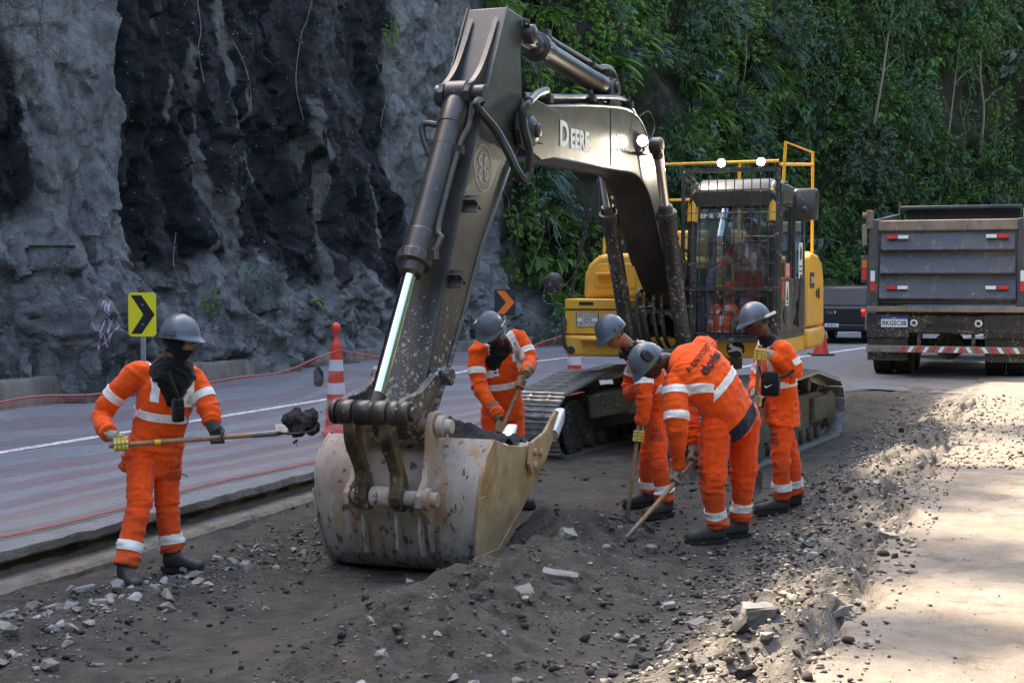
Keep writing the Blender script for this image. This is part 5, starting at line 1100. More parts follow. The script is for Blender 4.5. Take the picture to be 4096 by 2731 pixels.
def person(J, label, skin=M_SKIN, fwd=None, group='workers in orange suits', jk=1.0, head_dir=None, head_up=None, glove=M_GLOVE, seed=0, bands=True, hood=False, collar=M_BLKC, boots=(None, None), grips=None, hem=.06, boot_mat=M_BOOT, glasses=True, hat_tilt=0, trouser=1.0, thumbs=(1, 1), seated=False, hem_w=1.0, gN=(None, None), fa=.0085, braces=True, arm=(.50,)):
    """J: joints in the world. N neck base, H head centre, SL SR shoulders, EL ER elbows, WL WR wrists, HL HR hips, KL KR knees, AL AR ankles"""
    J = {k: V(v) for k, v in J.items()}
    if not seated:
        for k in ('AL', 'AR'): J[k].z = max(J[k].z, gz_xy(J[k].x, J[k].y) + .135)
    base = (J['AL'] + J['AR']) / 2; org = V((base.x, base.y, min(J['AL'].z, J['AR'].z) - .11))
    root = empty('person', org, 0, label, 'person', group); T = Matrix.Translation(-org)
    P = (J['HL'] + J['HR']) / 2; N = J['N']; sp = (N - P); sd = (J['SL'] - J['SR']).normalized(); hs = (J['HL'] - J['HR']).normalized()
    up = sp.normalized(); fr = sd.cross(up).normalized() * -1 if fwd is None else (V(fwd) - up * V(fwd).dot(up)).normalized()
    bow = V(J.get('B', P + sp * .5)) - (P + sp * .5)
    def spine(t): return P + sp * t + bow * (4 * t * (1 - t))
    def side(t): v = hs.lerp(sd, t); v = v - up * v.dot(up); return v.normalized()
    def tor(mul, t0, z, jk=jk * .95):  # torso sections
        S = []
        for t_, ra, rb in ((t0, .200 * hem_w, .160), (.05, .190, .150), (.2, .175, .138), (.4, .182, .138), (.62, .198, .138), (.78, .192, .124), (.90, .150, .098), (.99, .082, .078)):
            tt = max(t_, t0); k = .97 if tt == t0 else 1
            a = spine(tt + .03) - spine(tt - .03); a.normalize(); s_ = side(tt); f_ = a.cross(s_).normalized()
            S.append((spine(tt), s_, ra * mul * jk * k, f_, rb * mul * jk * k, 2.5))
        return MB().loft(S)
    def limb(pts, rs, n=12): return MB().tube(smooth_path(pts, 5), list(np.interp(np.linspace(0, len(pts) - 1, 5 * (len(pts) - 1) + 1), range(len(pts)), rs)), n)
    # ---- body (one continuous skin)
    hd = V(head_dir).normalized(); hu = V(head_up) if head_up else V((0, 0, 1)); hx = hd.cross(hu).normalized(); hu = hx.cross(hd).normalized()
    HM = Matrix(((hx.x, hd.x, hu.x, J['H'].x), (hx.y, hd.y, hu.y, J['H'].y), (hx.z, hd.z, hu.z, J['H'].z), (0, 0, 0, 1)))
    hm = head_mb(); hm.v = [HM @ a for a in hm.v]
    parts = [hm, MB().tube([N - up * .06, N + (J['H'] - N) * .4, J['H'] - hu * .03 - hd * .015], [.066, .060, .058], 12), tor(.72, 0.0, 0)]
    for s in 'LR':
        parts += [limb([J['S' + s], J['E' + s], J['W' + s]], [.052, .042, .032]), limb([J['H' + s], J['K' + s], J['A' + s]], [.078, .058, .042])]
    bme = remesh(parts, .0095, 2); bme.shade_smooth(); bme.transform(T); body = link('body', bme, skin, root)
    # ---- jacket
    t0 = -hem / sp.length
    parts = [tor(1.0, t0, 0)]
    for s in 'LR':
        S_, E_, W_ = J['S' + s], J['E' + s], J['W' + s]; inn = S_ + (spine(.80) - S_) * .45
        parts.append(limb([inn, S_, E_, W_], [.080, .080 * jk, .067 * jk, .050])); parts.append(MB().tube([W_ + (E_ - W_).normalized() * .05, W_], [.056, .046], 12))
    jme = remesh(parts, .0105, 4); bones = [('spine', P, N, ((.1, .15, .9), (.5, .3, .3)))]
    for s in 'LR': bones += [('ua' + s, J['S' + s], J['E' + s], ((.95, .25, 1.0), (.0, .2, .5))), ('fa' + s, J['E' + s], J['W' + s], ((.1, .25, .8), (.85, .3, 1.1)))]
    jb, jt = fold(jme, bones, fa, seed); jme.transform(T); jo = link('jacket', jme, M_ORG, root)
    tb = [(n_, a - org, b - org, j) for n_, a, b, j in bones]
    # ---- trousers
    parts = []; pel = MB().loft([(P + up * .10, hs, .145 * jk, fr, .115 * jk, 2.5), (P, hs, .155 * jk, fr, .125 * jk, 2.5), (P - up * .08, hs, .150 * jk, fr, .125 * jk, 2.4)] if not seated else [(P + up * .1, hs, .16, fr, .12, 2.5), (P - up * .06, hs, .17, fr, .13, 2.5)])
    parts.append(pel)
    for s in 'LR':
        H_, K_, A_ = J['H' + s], J['K' + s], J['A' + s]
        parts.append(limb([H_ + (P - H_) * .25 + up * .03, H_, H_.lerp(K_, .5), K_, K_.lerp(A_, .6), A_], [.088 * trouser, .096 * trouser, .088 * trouser, .078 * trouser, .073, .076]))
    tme = remesh(parts, .0105, 4); tbones = [('pelvis', P + hs * .1, P - hs * .1, ((.5, .5, .3),))]
    for s in 'LR': tbones += [('th' + s, J['H' + s], J['K' + s], ((.95, .25, .8), (.05, .2, .5))), ('sh' + s, J['K' + s], J['A' + s], ((.1, .25, .7), (.9, .3, 1.3)))]
    kb, kt = fold(tme, tbones, fa, seed + 31); tme.transform(T); to = link('trousers', tme, M_ORG2, root)
    # ---- reflective bands
    def bnd(me, bi, bs, bone, lo, hi, par):
        b_ = next(b for b in bs if b[0] == bone); a, b = V(b_[1]), V(b_[2]); d = (b - a); L = d.length; d = d / L
        return band('reflective_band', me, bi, bs, (bone,), [(a - org + d * (lo * L), d), (a - org + d * (hi * L), -d)], M_BAND, par)
    if bands:
        for s in 'LR':
            L = (J['E' + s] - J['S' + s]).length; [bnd(jme, jb, bones, 'ua' + s, t_, t_ + .055 / L, jo) for t_ in arm]
            L = (J['A' + s] - J['K' + s]).length; bnd(tme, kb, tbones, 'sh' + s, .62, .62 + .06 / L, to)
        L = sp.length; bnd(jme, jb, bones, 'spine', .40, .40 + .055 / L, jo)
        for q in (-1, 1) if braces else ():      # braces over the shoulders
            c = spine(.8) - org; e = q * .115 * jk
            band('reflective_band', jme, jb, bones, ('spine', 'uaL', 'uaR'), [(c + sd * (e - .026), sd), (c + sd * (e + .026), -sd), (spine(.62) - org, up)], M_BAND, jo)
    # ---- collar / hood
    ctr = N + (J['H'] - N) * .25; nd = (J['H'] - N).normalized()
    cl = MB().loft([(N - up * .03, sd, .098, fr, .092, 2), (N + nd * .03, sd, .082, fr, .082, 2), (N + nd * .075, sd, .076, fr, .078, 2)])
    if not hood:
        cm = remesh([cl], .008, 2); cm.shade_smooth(); cm.transform(T); link('collar', cm, collar, root)
        cap = MB(); hv = head_mb(); vs = []; keep = []
        for i, a in enumerate(hv.v[:40 * 31]): vs.append(HM @ V((a.x * 1.05, a.y * 1.05, a.z * 1.05)))
        fs = [f for f in hv.f[:40 * 30] if all((hv.v[i].y < .035 and hv.v[i].z > -.045 + .5 * max(0, hv.v[i].y)) for i in f) and not all(abs(hv.v[i].x) > .068 and hv.v[i].z < .02 for i in f)]
        cap.add(vs, fs); hm2 = cap.mesh('hair', 60); hm2.transform(T); link('hair', hm2, M_HAIR, root)
    else:
        sh = MB(); hv = head_mb(); sh.add([HM @ V((a.x * 1.13, a.y * 1.10, a.z * 1.08)) for a in hv.v[:40 * 31]], [f for f in hv.f[:40 * 30] if not all(hv.v[i].y > .052 and -.052 < hv.v[i].z < .05 and abs(hv.v[i].x) < .064 for i in f)])
        so = sh.mesh('hood', 60); so.transform(T); ho = link('hood', so, M_BLKC, root); sm = ho.modifiers.new('th', 'SOLIDIFY'); sm.thickness = .008
        dr = MB().loft([(J['H'] - hu * .06 - hd * .01, hx, .082, hd, .092, 2), (N + nd * .05, sd, .095, fr, .10, 2), (N - up * .0 + fr * .01, sd, .135, fr, .125, 2.2), (N - up * .06 + fr * .035, sd, .150, fr, .125, 2.2), (N - up * .15 + fr * .085, sd, .085, fr, .075, 2), (N - up * .23 + fr * .105, sd, .025, fr, .04, 2)])
        dm = remesh([dr], .009, 2); fold(dm, [('n', N + up * .2, N - up * .2, ((.5, .6, 1),))], .008, seed + 3, 20); dm.transform(T); link('neck_cape', dm, M_BLKC, root)
    # ---- hat, glasses, boots, gloves
    ht = link('hard_hat', HATME, None, root); tilt = Matrix.Rotation(R(hat_tilt), 4, 'X'); ht.matrix_local = T @ HM @ Matrix.Translation((0, .004, .045)) @ tilt
    if glasses: gl = link('safety_glasses', GLME, None, root); gl.matrix_local = T @ HM
    for s, bd_ in zip('LR', boots):
        if bd_ is None: continue
        d = V(bd_); d.z = 0; d.normalize(); A_ = J['A' + s]; b = V((A_.x, A_.y, A_.z - .125 if seated else gz_xy(A_.x + d.x * .05, A_.y + d.y * .05) + .006)) - org
        me = BOOTME.copy(); o = link('boot', me, boot_mat, root); mm = Matrix.Translation(b + d * .03) @ Matrix.Rotation(math.atan2(-d.x, d.y), 4, 'Z'); o.matrix_local = mm @ Matrix.Scale(1.02, 4)
        q = link('sole', SOLEME, None, o)
    for k, s in enumerate('LR'):
        g = (grips or {}).get(s)
        if g is not None: hand_grip('glove', J['W' + s], g[0], g[1], g[2] if len(g) > 2 else glove, root, org, (g[2] if len(g) > 2 else glove) == M_GLOVE, thumbs[k], gN[k])
    bvh = BVHTree.FromPolygons([v.co for v in jme.vertices], [tuple(p.vertices) for p in jme.polygons]); bvt = BVHTree.FromPolygons([v.co for v in tme.vertices], [tuple(p.vertices) for p in tme.polygons])
    return dict(root=root, org=org, jacket=jo, trousers=to, bvh=bvh, bvt=bvt, jme=jme, jb=jb, bones=bones, up=up, sd=sd, fr=fr, spine=spine, HM=T @ HM, T=T, hat=ht, tme=tme, J=J)

def shovel(label, top, tip, blade='pointed', bl=.26, bw=.22, face=None, grip='none', cat='shovel', r=.0165, group='long-handled hand tools', band_at=None):
    """straight tool: wooden shaft from top to neck, steel socket and blade ending at tip"""
    top, tip = V(top), V(tip); d = (tip - top).normalized(); org = V(tip); root = empty('shovel', org, 0, label, cat, group)
    nk = tip - d * bl - top; nk = top + nk
    o = MB().tube([top - org, nk - org], r, 12).build('shaft', M_WOOD, root)
    if band_at is not None:
        c = top + d * band_at; MB().cyl(c - org - d * .018, c - org + d * .018, r * 1.06, 12).build('yellow_tape', M_PAD, root)
    MB().tube([nk - org - d * .16, nk - org, nk - org + d * .04], [r * 1.15, r * 1.25, r * .9], 12).build('socket', M_BLADE, root)
    f = V(face) if face is not None else V((0, 0, 1)); s = d.cross(f).normalized(); f = s.cross(d).normalized(); n, mm = 9, 12; vs = []
    for i in range(mm):
        t_ = i / (mm - 1); w = bw / 2 * ((.75 + .25 * min(1, t_ * 3)) * (1 if t_ < .6 else math.sqrt(max(0.02, 1 - ((t_ - .6) / .42) ** 2))) if blade == 'pointed' else 1.0)
        for j in range(n):
            a = -1 + 2 * j / (n - 1); vs.append(nk - org + d * (bl * t_ - .0) + s * (w * a) + f * (.035 * a * a - .012 * math.sin(t_ * math.pi)))
    b = MB().add(vs, [(i * n + j, i * n + j + 1, (i + 1) * n + j + 1, (i + 1) * n + j) for i in range(mm - 1) for j in range(n - 1)]).build('blade', M_BLADE, root); sm = b.modifiers.new('t', 'SOLIDIFY'); sm.thickness = .004
    return root

# ---------------------------------------------------------------- worker 1: shovelling, left foreground
J = dict(H=Wp(716, 1362, 9.12), N=Wp(690, 1462, 9.20), SR=Wp(540, 1500, 9.14), SL=Wp(770, 1512, 9.34), ER=Wp(412, 1652, 9.16), EL=Wp(838, 1640, 9.24), WR=Wp(440, 1735, 9.00), WL=Wp(822, 1706, 9.10),
         HR=Wp(566, 1800, 9.22), HL=Wp(668, 1800, 9.34), KR=Wp(556, 2022, 8.98), KL=Wp(668, 2018, 9.28), AR=Wp(500, 2258, 8.84), AL=Wp(690, 2218, 9.26))
sh0, sh1 = Wp(448, 1782, 8.92), Wp(1262, 1720, 9.30); ax = (sh1 - sh0).normalized()
gr = sh0 + ax * .055; gl_ = sh0 + ax * .655
J['WR'] = gr + V((-.085, .02, .065)); J['WL'] = gl_ + V((-.05, .05, .085))
w1 = person(J, 'worker in black hood standing by the kerb, swinging a loaded shovel', head_dir=(.96, -.24, -.10), hood=True, fwd=(.5, -.87, 0), grips={'R': (gr, ax), 'L': (gl_, ax, M_DKGLOVE)}, boots=((.95, -.42, 0), (.55, -.85, 0)), seed=11, hem=.15, hem_w=1.10, hat_tilt=2, thumbs=(-1, 1))
shovel('long shovel swung level by the worker in the black hood', sh0 - ax * .02, sh1, 'pointed', .26, .22, (0, -.2, 1), band_at=.30)
# clod of soil leaving the shovel
ax0 = ax.copy()
vs = MB(); rs = np.random.RandomState(5); cpos = sh1 - ax * .10 + V((0, 0, .05)); blobs = []
for k in range(18):
    c = cpos + ax * rs.uniform(-.07, .08) + V((0, rs.uniform(-.07, .07), rs.uniform(-.05, .07))); b = MB().loft([(c + V((0, 0, z)), V((1, 0, 0)), r_, V((0, 1, 0)), r_, 2) for z, r_ in ((-.045, .012), (-.025, .036), (0, .045), (.025, .036), (.045, .012))]); blobs.append(b)
cm = remesh(blobs, .010, 1); n = len(cm.vertices); co = np.empty(n * 3, np.float32); cm.vertices.foreach_get('co', co); co = co.reshape(-1, 3); no = np.empty(n * 3, np.float32); cm.vertices.foreach_get('normal', no)
co = co + no.reshape(-1, 3) * (.018 * fbm(co[:, 0] * 26, co[:, 1] * 26, co[:, 2] * 26, 3, 4))[:, None]; cm.vertices.foreach_set('co', co.astype(np.float32).ravel()); cm.update(); cm.shade_smooth()
o = link('soil_clod', cm, plain('shovelled_soil', (.085, .08, .074), .95, 0, .5, 35, 1.0, .15, .03)); tag(o, 'dark clod of soil on the swung shovel beside the bucket', 'soil')
# bag on a strap
def strap_bag(p, c, sx_, sz, dr, rt, ang=0, mark=False, name='shoulder_bag'):
    o_ = p['org']; c = V(c) - o_; u = V((0, 0, 1)); r_ = V(rt).normalized(); f = V(dr).normalized()
    b = MB().loft([(c - u * sz * .5, r_, sx_ * .42, f, .018, 4), (c - u * sz * .42, r_, sx_ * .49, f, .035, 4), (c, r_, sx_ * .5, f, .042, 4), (c + u * sz * .40, r_, sx_ * .46, f, .036, 4), (c + u * sz * .5, r_, sx_ * .40, f, .02, 4)])
    B = b.build(name, M_BLKC, p['root'], .003); MB().loft([(c - u * sz * .38 + f * .04, r_, sx_ * .38, f, .008, 5), (c + u * sz * .12 + f * .046, r_, sx_ * .38, f, .008, 5)]).build('front_pocket', M_BLKC, B, 0)
    if mark:
        q = c + f * .058 - u * sz * .08
        MB().add([q + r_ * a + u * b_ for a, b_ in ((-.035, .004), (-.022, -.016), (.03, .014), (.034, .018), (-.018, -.004), (-.03, .006))], [(0, 1, 2, 3, 4, 5)]).build('white_mark', M_WHITE, B, 0)
    return B, c
b, c = strap_bag(w1, Wp(712, 1640, 9.02), .075, .15, (.5, -.87, 0), (.87, .5, 0), name='neck_pouch')
MB().tube(smooth_path([c + V((0, 0, .07)), Wp(700, 1560, 9.0) - w1['org'], Wp(672, 1490, 9.02) - w1['org']], 5), .012, 6).build('strap', M_BLKC, b)

# ---------------------------------------------------------------- worker 2: behind the bucket
J = dict(H=Wp(1962, 1318, 12.02), N=Wp(1998, 1378, 12.28), SR=Wp(1910, 1408, 12.16), SL=Wp(2072, 1352, 12.32), ER=Wp(1918, 1540, 12.06), EL=Wp(2118, 1442, 12.22), HR=Wp(1968, 1645, 12.42), HL=Wp(2052, 1640, 12.5), KR=Wp(1972, 1830, 12.36), KL=Wp(2064, 1830, 12.42), AR=Wp(1968, 1970, 12.45), AL=Wp(2090, 1968, 12.36))
s0, s1 = Wp(2102, 1492, 12.0), Wp(1952, 1850, 11.75); ax = (s1 - s0).normalized(); gL, gR = s0 + ax * .10, s0 + ax * .52
J['WL'] = gL + V((.045, .03, .09)); J['WR'] = gR + V((-.035, .05, .10))
w2 = person(J, 'worker bending over a shovel behind the excavator bucket, tan leather gloves', head_dir=(-.34, -.70, -.60), head_up=(-.1, -.5, .85), fwd=(-.2, -.95, 0), grips={'L': (gL, ax, M_LEATH), 'R': (gR, ax, M_LEATH)}, boots=((.3, -.95, 0), (-.2, -1, 0)), seed=23, hood=True, skin=M_SKIN2, boot_mat=M_BOOTG, hem=.05, thumbs=(1, -1), trouser=1.05)
for g_, wv, ev in ((gL, 'WL', 'EL'), (gR, 'WR', 'ER')):     # leather gauntlet cuffs
    a = J[wv]; d = (J[ev] - a).normalized(); MB().tube([a - d * .03 - w2['org'], a + d * .04 - w2['org'], a + d * .12 - w2['org']], [.042, .052, .062], 14).build('gauntlet', M_LEATH, w2['root'])
shovel('dark handled shovel dug in behind the excavator bucket', s0 - ax * .06, s1 + ax * .35, 'pointed', .28, .22, (0, -1, .3))

# ---------------------------------------------------------------- worker 3: looking down at a shovel, centre
J = dict(H=Wp(2452, 1335, 11.62), N=Wp(2530, 1392, 11.80), SL=Wp(2566, 1432, 11.58), SR=Wp(2556, 1400, 11.98), EL=Wp(2578, 1592, 11.50), ER=Wp(2520, 1560, 12.02), HL=Wp(2632, 1672, 11.82), HR=Wp(2640, 1665, 12.05), KL=Wp(2632, 1840, 11.62), KR=Wp(2590, 1838, 12.02), AL=Wp(2664, 2005, 11.62), AR=Wp(2598, 1975, 12.12), B=Wp(2606, 1515, 11.88))
s0, s1 = Wp(2580, 1500, 11.55), Wp(2505, 2100, 11.40); ax = (s1 - s0).normalized(); gL = s0 + ax * .50; gR = s0 + ax * .16
J['WL'] = gL + V((.035, .02, .10)); J['WR'] = gR + V((-.02, .08, .05))
w3 = person(J, 'worker in sunglasses looking down left at his upright shovel, next to the bending man', head_dir=(-.72, -.38, -.58), head_up=(-.45, -.2, .85), fwd=(-.94, -.2, -.1), grips={'L': (gL, ax), 'R': (gR, ax)}, boots=((-.75, -.6, 0), (-.95, -.3, 0)), seed=37, boot_mat=M_BOOTG, hem=.03, collar=M_BLKC)
shovel('wooden handled shovel standing upright on the dark soil', s0 - ax * .02, s1, 'flat', .05, .30, (-.3, -.8, .5), group='long-handled hand tools')
text('lettering', 'PL', .05, M_REDP, w3['hat'], (.075, .03, .078), (-.25, .95, .1), (-.62, -.1, .78), .002, lift=.006)

# ---------------------------------------------------------------- worker 4: bent double, back to us
J = dict(H=Wp(2600, 1452, 10.30), N=Wp(2690, 1432, 10.42), SL=Wp(2700, 1552, 10.26), SR=Wp(2815, 1398, 10.58), EL=Wp(2706, 1692, 10.16), ER=Wp(2760, 1560, 10.78), HL=Wp(2862, 1712, 10.32), HR=Wp(2978, 1660, 10.60), KL=Wp(2850, 1930, 10.26), KR=Wp(2975, 1900, 10.62), AL=Wp(2868, 2128, 10.34), AR=Wp(2962, 2100, 10.66), B=Wp(2838, 1528, 10.36))
s0, s1 = Wp(2800, 1815, 10.50), Wp(2484, 2176, 9.95); ax = (s1 - s0).normalized(); gL = Wp(2712, 1915, 10.335); gL = s0 + ax * (gL - s0).dot(ax); gR = s0 + ax * .05
J['WL'] = gL + V((.0, .0, .105)); J['WR'] = gR + V((-.01, .04, .10))
w4 = person(J, 'broad worker with ear muffs bent double over a shovel, back turned', head_dir=(-.66, -.12, -.74), head_up=(-.70, -.25, .65), fwd=(-.40, .72, -.55), grips={'L': (gL, ax), 'R': (gR, ax)}, boots=((-.98, -.2, 0), (-.9, -.3, 0)), seed=51, braces=False, arm=(.02, .74), fa=.009, jk=1.24, trouser=1.24, collar=M_NAVY, hem=.02, skin=M_SKIN2, boot_mat=M_BOOTG)
shovel('long wooden handle slanting into the soil in front of the bent worker', s0 - ax * .05, s1 + ax * .14, 'pointed', .2, .2, (0, -.3, 1))
# ear muffs on the helmet
for s in (-1, 1):
    o = MB().loft([(V((s * .118, -.005, .02)), (0, 1, 0), .036, (0, 0, 1), .048, 3), (V((s * .148, -.005, .022)), (0, 1, 0), .036, (0, 0, 1), .048, 3), (V((s * .158, -.005, .022)), (0, 1, 0), .026, (0, 0, 1), .036, 3)]).tube([(s * .122, .0, -.01), (s * .13, .02, .04), (s * .135, -.01, .075)], .007, 6).build('ear_muff', M_RUB, w4['hat'])
    o.location = (0, 0, .04)
# print on the back
bk_, up_, sd_ = w4['bvh'], w4['up'], w4['sd']; nrm = (-w4['fr']); rt = -sd_; nrm = rt.cross(up_).normalized()
c = w4['spine'](.74) - w4['org'] + rt * .01
text('lettering', 'A SERVIÇO DA', .052, M_NAVY, w4['jacket'], c + up_ * .055, rt, up_, .001, bvh=bk_, lift=.009, cut=1, spacing=1.08)
text('lettering', 'elovias', .105, M_NAVY, w4['jacket'], c - up_ * .025, rt, up_, .003, bvh=bk_, lift=.009, cut=1)
# dark waistband showing below the jacket
P = (J['HL'] + J['HR']) / 2; a = w4['spine'](0.02); hs = (J['HL'] - J['HR']).normalized(); f_ = w4['fr']
band('waistband', w4['jme'], w4['jb'], w4['bones'], ('spine',), [(w4['spine'](-.02) - w4['org'] - up_ * .08, up_), (w4['spine'](.0) - w4['org'] + up_ * .004, -up_)], M_NAVY, w4['jacket'], .007)

# ---------------------------------------------------------------- worker 5: right, hand at his chin
J = dict(H=Wp(3026, 1288, 11.80), N=Wp(3080, 1368, 11.90), SL=Wp(3130, 1398, 11.68), SR=Wp(3060, 1395, 12.06), EL=Wp(3186, 1490, 11.66), ER=Wp(3030, 1530, 12.05), HL=Wp(3134, 1668, 11.82), HR=Wp(3120, 1665, 12.02), KL=Wp(3122, 1830, 11.74), KR=Wp(3160, 1830, 12.02), AL=Wp(3128, 1992, 11.80), AR=Wp(3180, 1972, 12.06), B=Wp(3118, 1520, 11.94))
s0, s1 = Wp(3040, 1400, 11.62), Wp(2990, 1990, 11.75); ax = (s1 - s0).normalized(); gL = s0 + ax * .03; gR = s0 + ax * .42
J['WL'] = gL + V((.105, .02, -.012)); J['WR'] = gR + V((.0, .10, .06))
w5 = person(J, 'worker with black bag resting his gloved hand near his chin on a shovel handle', skin=M_SKIN2, head_dir=(-.93, -.12, -.34), head_up=(-.3, 0, .95), fwd=(-.95, -.28, 0), grips={'L': (gL, ax), 'R': (gR, ax)}, boots=((-.97, -.2, 0), (-.9, -.35, 0)), seed=67, hem=.06, hem_w=1.22, collar=M_NAVY, boot_mat=M_BOOTG, gN=((1, -.2, .2), None))
shovel('shovel handle under the hand of the worker with the black bag', s0 - ax * .04, s1, 'pointed', .26, .22, (0, -1, .2), band_at=.50)
b, c = strap_bag(w5, Wp(3082, 1535, 11.52), .155, .20, (-.45, -.89, 0), (.89, -.45, 0), mark=True, name='waist_bag')
MB().tube(smooth_path([c + V((.05, 0, .04)), Wp(3150, 1500, 11.55) - w5['org'], Wp(3180, 1475, 11.62) - w5['org'], Wp(3196, 1470, 11.72) - w5['org']], 4), .013, 6).build('strap', M_BLKC, b)
MB().tube(smooth_path([c + V((-.07, 0, .06)), Wp(3038, 1470, 11.62) - w5['org'], Wp(3038, 1400, 11.70) - w5['org']], 4), .010, 6).build('strap', M_BLKC, b)
# white chin strap and band on his helmet
MB().bar((-.10, -.04, -.02), (-.09, -.16, -.015), .012, .022).build('helmet_band', M_BAND, w5['hat'])
# small printed marks on suits
def suit_mark(p, on, u, v, d, rt, nrm, size=.03):
    o_ = p['org']; c = Wp(u, v, d) - o_; r_ = V(rt).normalized(); n_ = V(nrm).normalized(); u_ = n_.cross(r_).normalized()
    bv = p['bvh'] if on == 'jacket' else p['bvt']
    for s, dz, k in (('040', 1.35, 1.5), ('CONSÓRCIO', .2, .55), ('CONSTRUTOR', -.35, .55), ('NOVA 040', -.95, .72)): text('lettering', s, size * k, M_INK, p[on], c + u_ * (dz * size), r_, u_, .0004, bvh=bv, lift=.006)
suit_mark(w1, 'trousers', 712, 1900, 9.2, (.85, .5, 0), (.5, -.87, 0), .036); suit_mark(w1, 'jacket', 722, 1545, 9.1, (.87, .5, 0), (.5, -.87, 0), .028)
suit_mark(w2, 'jacket', 2055, 1395, 12.2, (.97, -.2, 0), (-.2, -.97, 0), .03)
suit_mark(w3, 'trousers', 2626, 1740, 11.7, (.95, -.2, 0), (-.2, -.97, 0), .032); suit_mark(w4, 'trousers', 2790, 1900, 10.2, (.9, -.35, 0), (-.35, -.93, 0), .034); suit_mark(w5, 'trousers', 3090, 1760, 11.7, (.9, -.4, 0), (-.45, -.9, 0), .032)

# ---------------------------------------------------------------- operator in the cab
XM = EX.matrix_basis.copy()
EXM = Matrix.Translation(EXC) @ Matrix.Rotation(math.atan2(EXF.y, EXF.x), 4, 'Z')
def el(r_, w_, z_): return EXM @ V((r_, w_, z_))
J = dict(H=el(.42, .80, 2.60), N=el(.36, .80, 2.42), SL=el(.36, 1.0, 2.32), SR=el(.36, .60, 2.32), EL=el(.58, 1.12, 2.10), ER=el(.58, .50, 2.10), WL=el(.88, 1.10, 2.06), WR=el(.88, .50, 2.06), HL=el(.40, .90, 1.82), HR=el(.40, .70, 1.82), KL=el(.90, .94, 1.86), KR=el(.90, .66, 1.86), AL=el(1.08, .92, 1.48), AR=el(1.08, .68, 1.48))
w6 = person(J, 'machine operator in orange seated behind the barred cab window', head_dir=EXF, fwd=EXF, seed=81, boots=(EXF, EXF), grips={'L': (el(.96, 1.11, 2.05), (0, 0, 1)), 'R': (el(.96, .45, 2.05), (0, 0, 1))}, seated=True, hem=.0, bands=True)
# ================================================================ cones, signs, net
M_CONE = plain('red_cone_plastic', (.72, .060, .035), .42, 0, .14, 14, .08); M_CBASE = plain('black_cone_base', (.02, .02, .022), .7)
M_SHEET = plain('cone_reflective_sheet', (.70, .68, .74), .35, 0, .06, 40, .05)
def delineator(x, y, label, h=1.24):
    r = empty('traffic_delineator', (x, y, road_z(x, y)), 0, label, 'traffic cone', 'tall red and white delineators')
    def rad(z): return .135 - .078 * min(1, z / (h * .82))
    m = MB(); m.lathe([(0, .17), (.05, .17), (.055, rad(.05))] + [(z, rad(z)) for z in np.linspace(.1, h * .80, 10)] + [(h * .83, .055), (h * .86, .028), (h * .905, .024), (h * .915, .03), (h * .94, .046), (h * .975, .052), (h * 1.0, .040), (h * 1.015, .012)], (0, 0, 0), (0, 0, 1), 28); m.build('cone_body', M_CONE, r, 0, 50)
    for z0, z1 in ((h * .37, h * .47), (h * .58, h * .68)): MB().lathe([(z0, rad(z0) + .001), (z0 + .001, rad(z0) + .004), (z1 - .001, rad(z1) + .004), (z1, rad(z1) + .001)], (0, 0, 0), (0, 0, 1), 28).build('reflective_band', M_SHEET, r, 0, 50)
    if x < 0:
        a = -1.65; MB().add([V((math.cos(a + d) * (rad(h * .3) + .006), math.sin(a + d) * (rad(h * .3) + .006), z)) for d, z in ((-.2, h * .27), (.2, h * .27), (.2, h * .315), (-.2, h * .315))], [(0, 1, 2, 3)]).build('paper_label', M_SIGNW, r, 0)
    return r
delineator(-1.97, 15.9, 'tall red and white delineator holding up the net behind the bucket'); delineator(.93, 21.2, 'red and white delineator seen between excavator house and track')
CN = empty('traffic_cone', (6.55, 30.1, road_z(6.55, 30.1)), 0, 'plain red traffic cone with black base behind the excavator', 'traffic cone')
MB().lathe([(.03, .17), (.10, .155), (.72, .035), (.75, .03)], (0, 0, 0), (0, 0, 1), 24).build('cone_body', M_CONE, CN, 0); MB().box2((-.24, -.24, 0), (.24, .24, .04)).build('base', M_CBASE, CN, .015)

t = NT('yellow_sign_sheet'); n = t.noise(300, 2); t.set(t.mix(t.noise(6, 4), (.80, .66, .012), (.86, .74, .03)), .45); M_SYEL = t.m
M_SBLK = plain('sign_black', (.012, .012, .013), .5, 0, .2); M_SORG = plain('sign_orange', (.85, .16, .012), .45, 0, .12); M_POST = plain('galvanised_post', (.32, .33, .34), .45, .5, .2)
def chevron_sign(x, y, zc, w, h, bg, fg, label, post=True, yaw=0, group=None):
    zr = road_z(x, y); r = empty('chevron_sign', (x, y, zr), yaw, label, 'road sign', group); z = zc - zr; k = .035; p = [(-w / 2 + k, -h / 2), (w / 2 - k, -h / 2), (w / 2, -h / 2 + k), (w / 2, h / 2 - k), (w / 2 - k, h / 2), (-w / 2 + k, h / 2), (-w / 2, h / 2 - k), (-w / 2, -h / 2 + k)]
    MB().prism([(a, z + b) for a, b in p], 1, -.006, .006).build('sign_plate', bg, r, .002)
    a = .40 * w; c = [(-a, h * .44), (-.02 * w, h * .44), (.46 * w, 0), (-.02 * w, -h * .44), (-a, -h * .44), (.05 * w, 0)]
    MB().add([V((x_, -.0085, z + z_)) for x_, z_ in c], [(0, 5, 2, 1), (5, 4, 3, 2)]).build('chevron', fg, r, 0)
    if post:
        MB().box2((-.03, .006, 0), (.03, .05, z + h * .45)).build('post', M_POST, r, .004)
        for q in (-.22, .22): MB().lathe([(0, .012), (.006, .012)], (.02 * w, -.009, z + q * h), (0, -1, 0), 8).build('bolt', M_POST, r, 0)
    return r
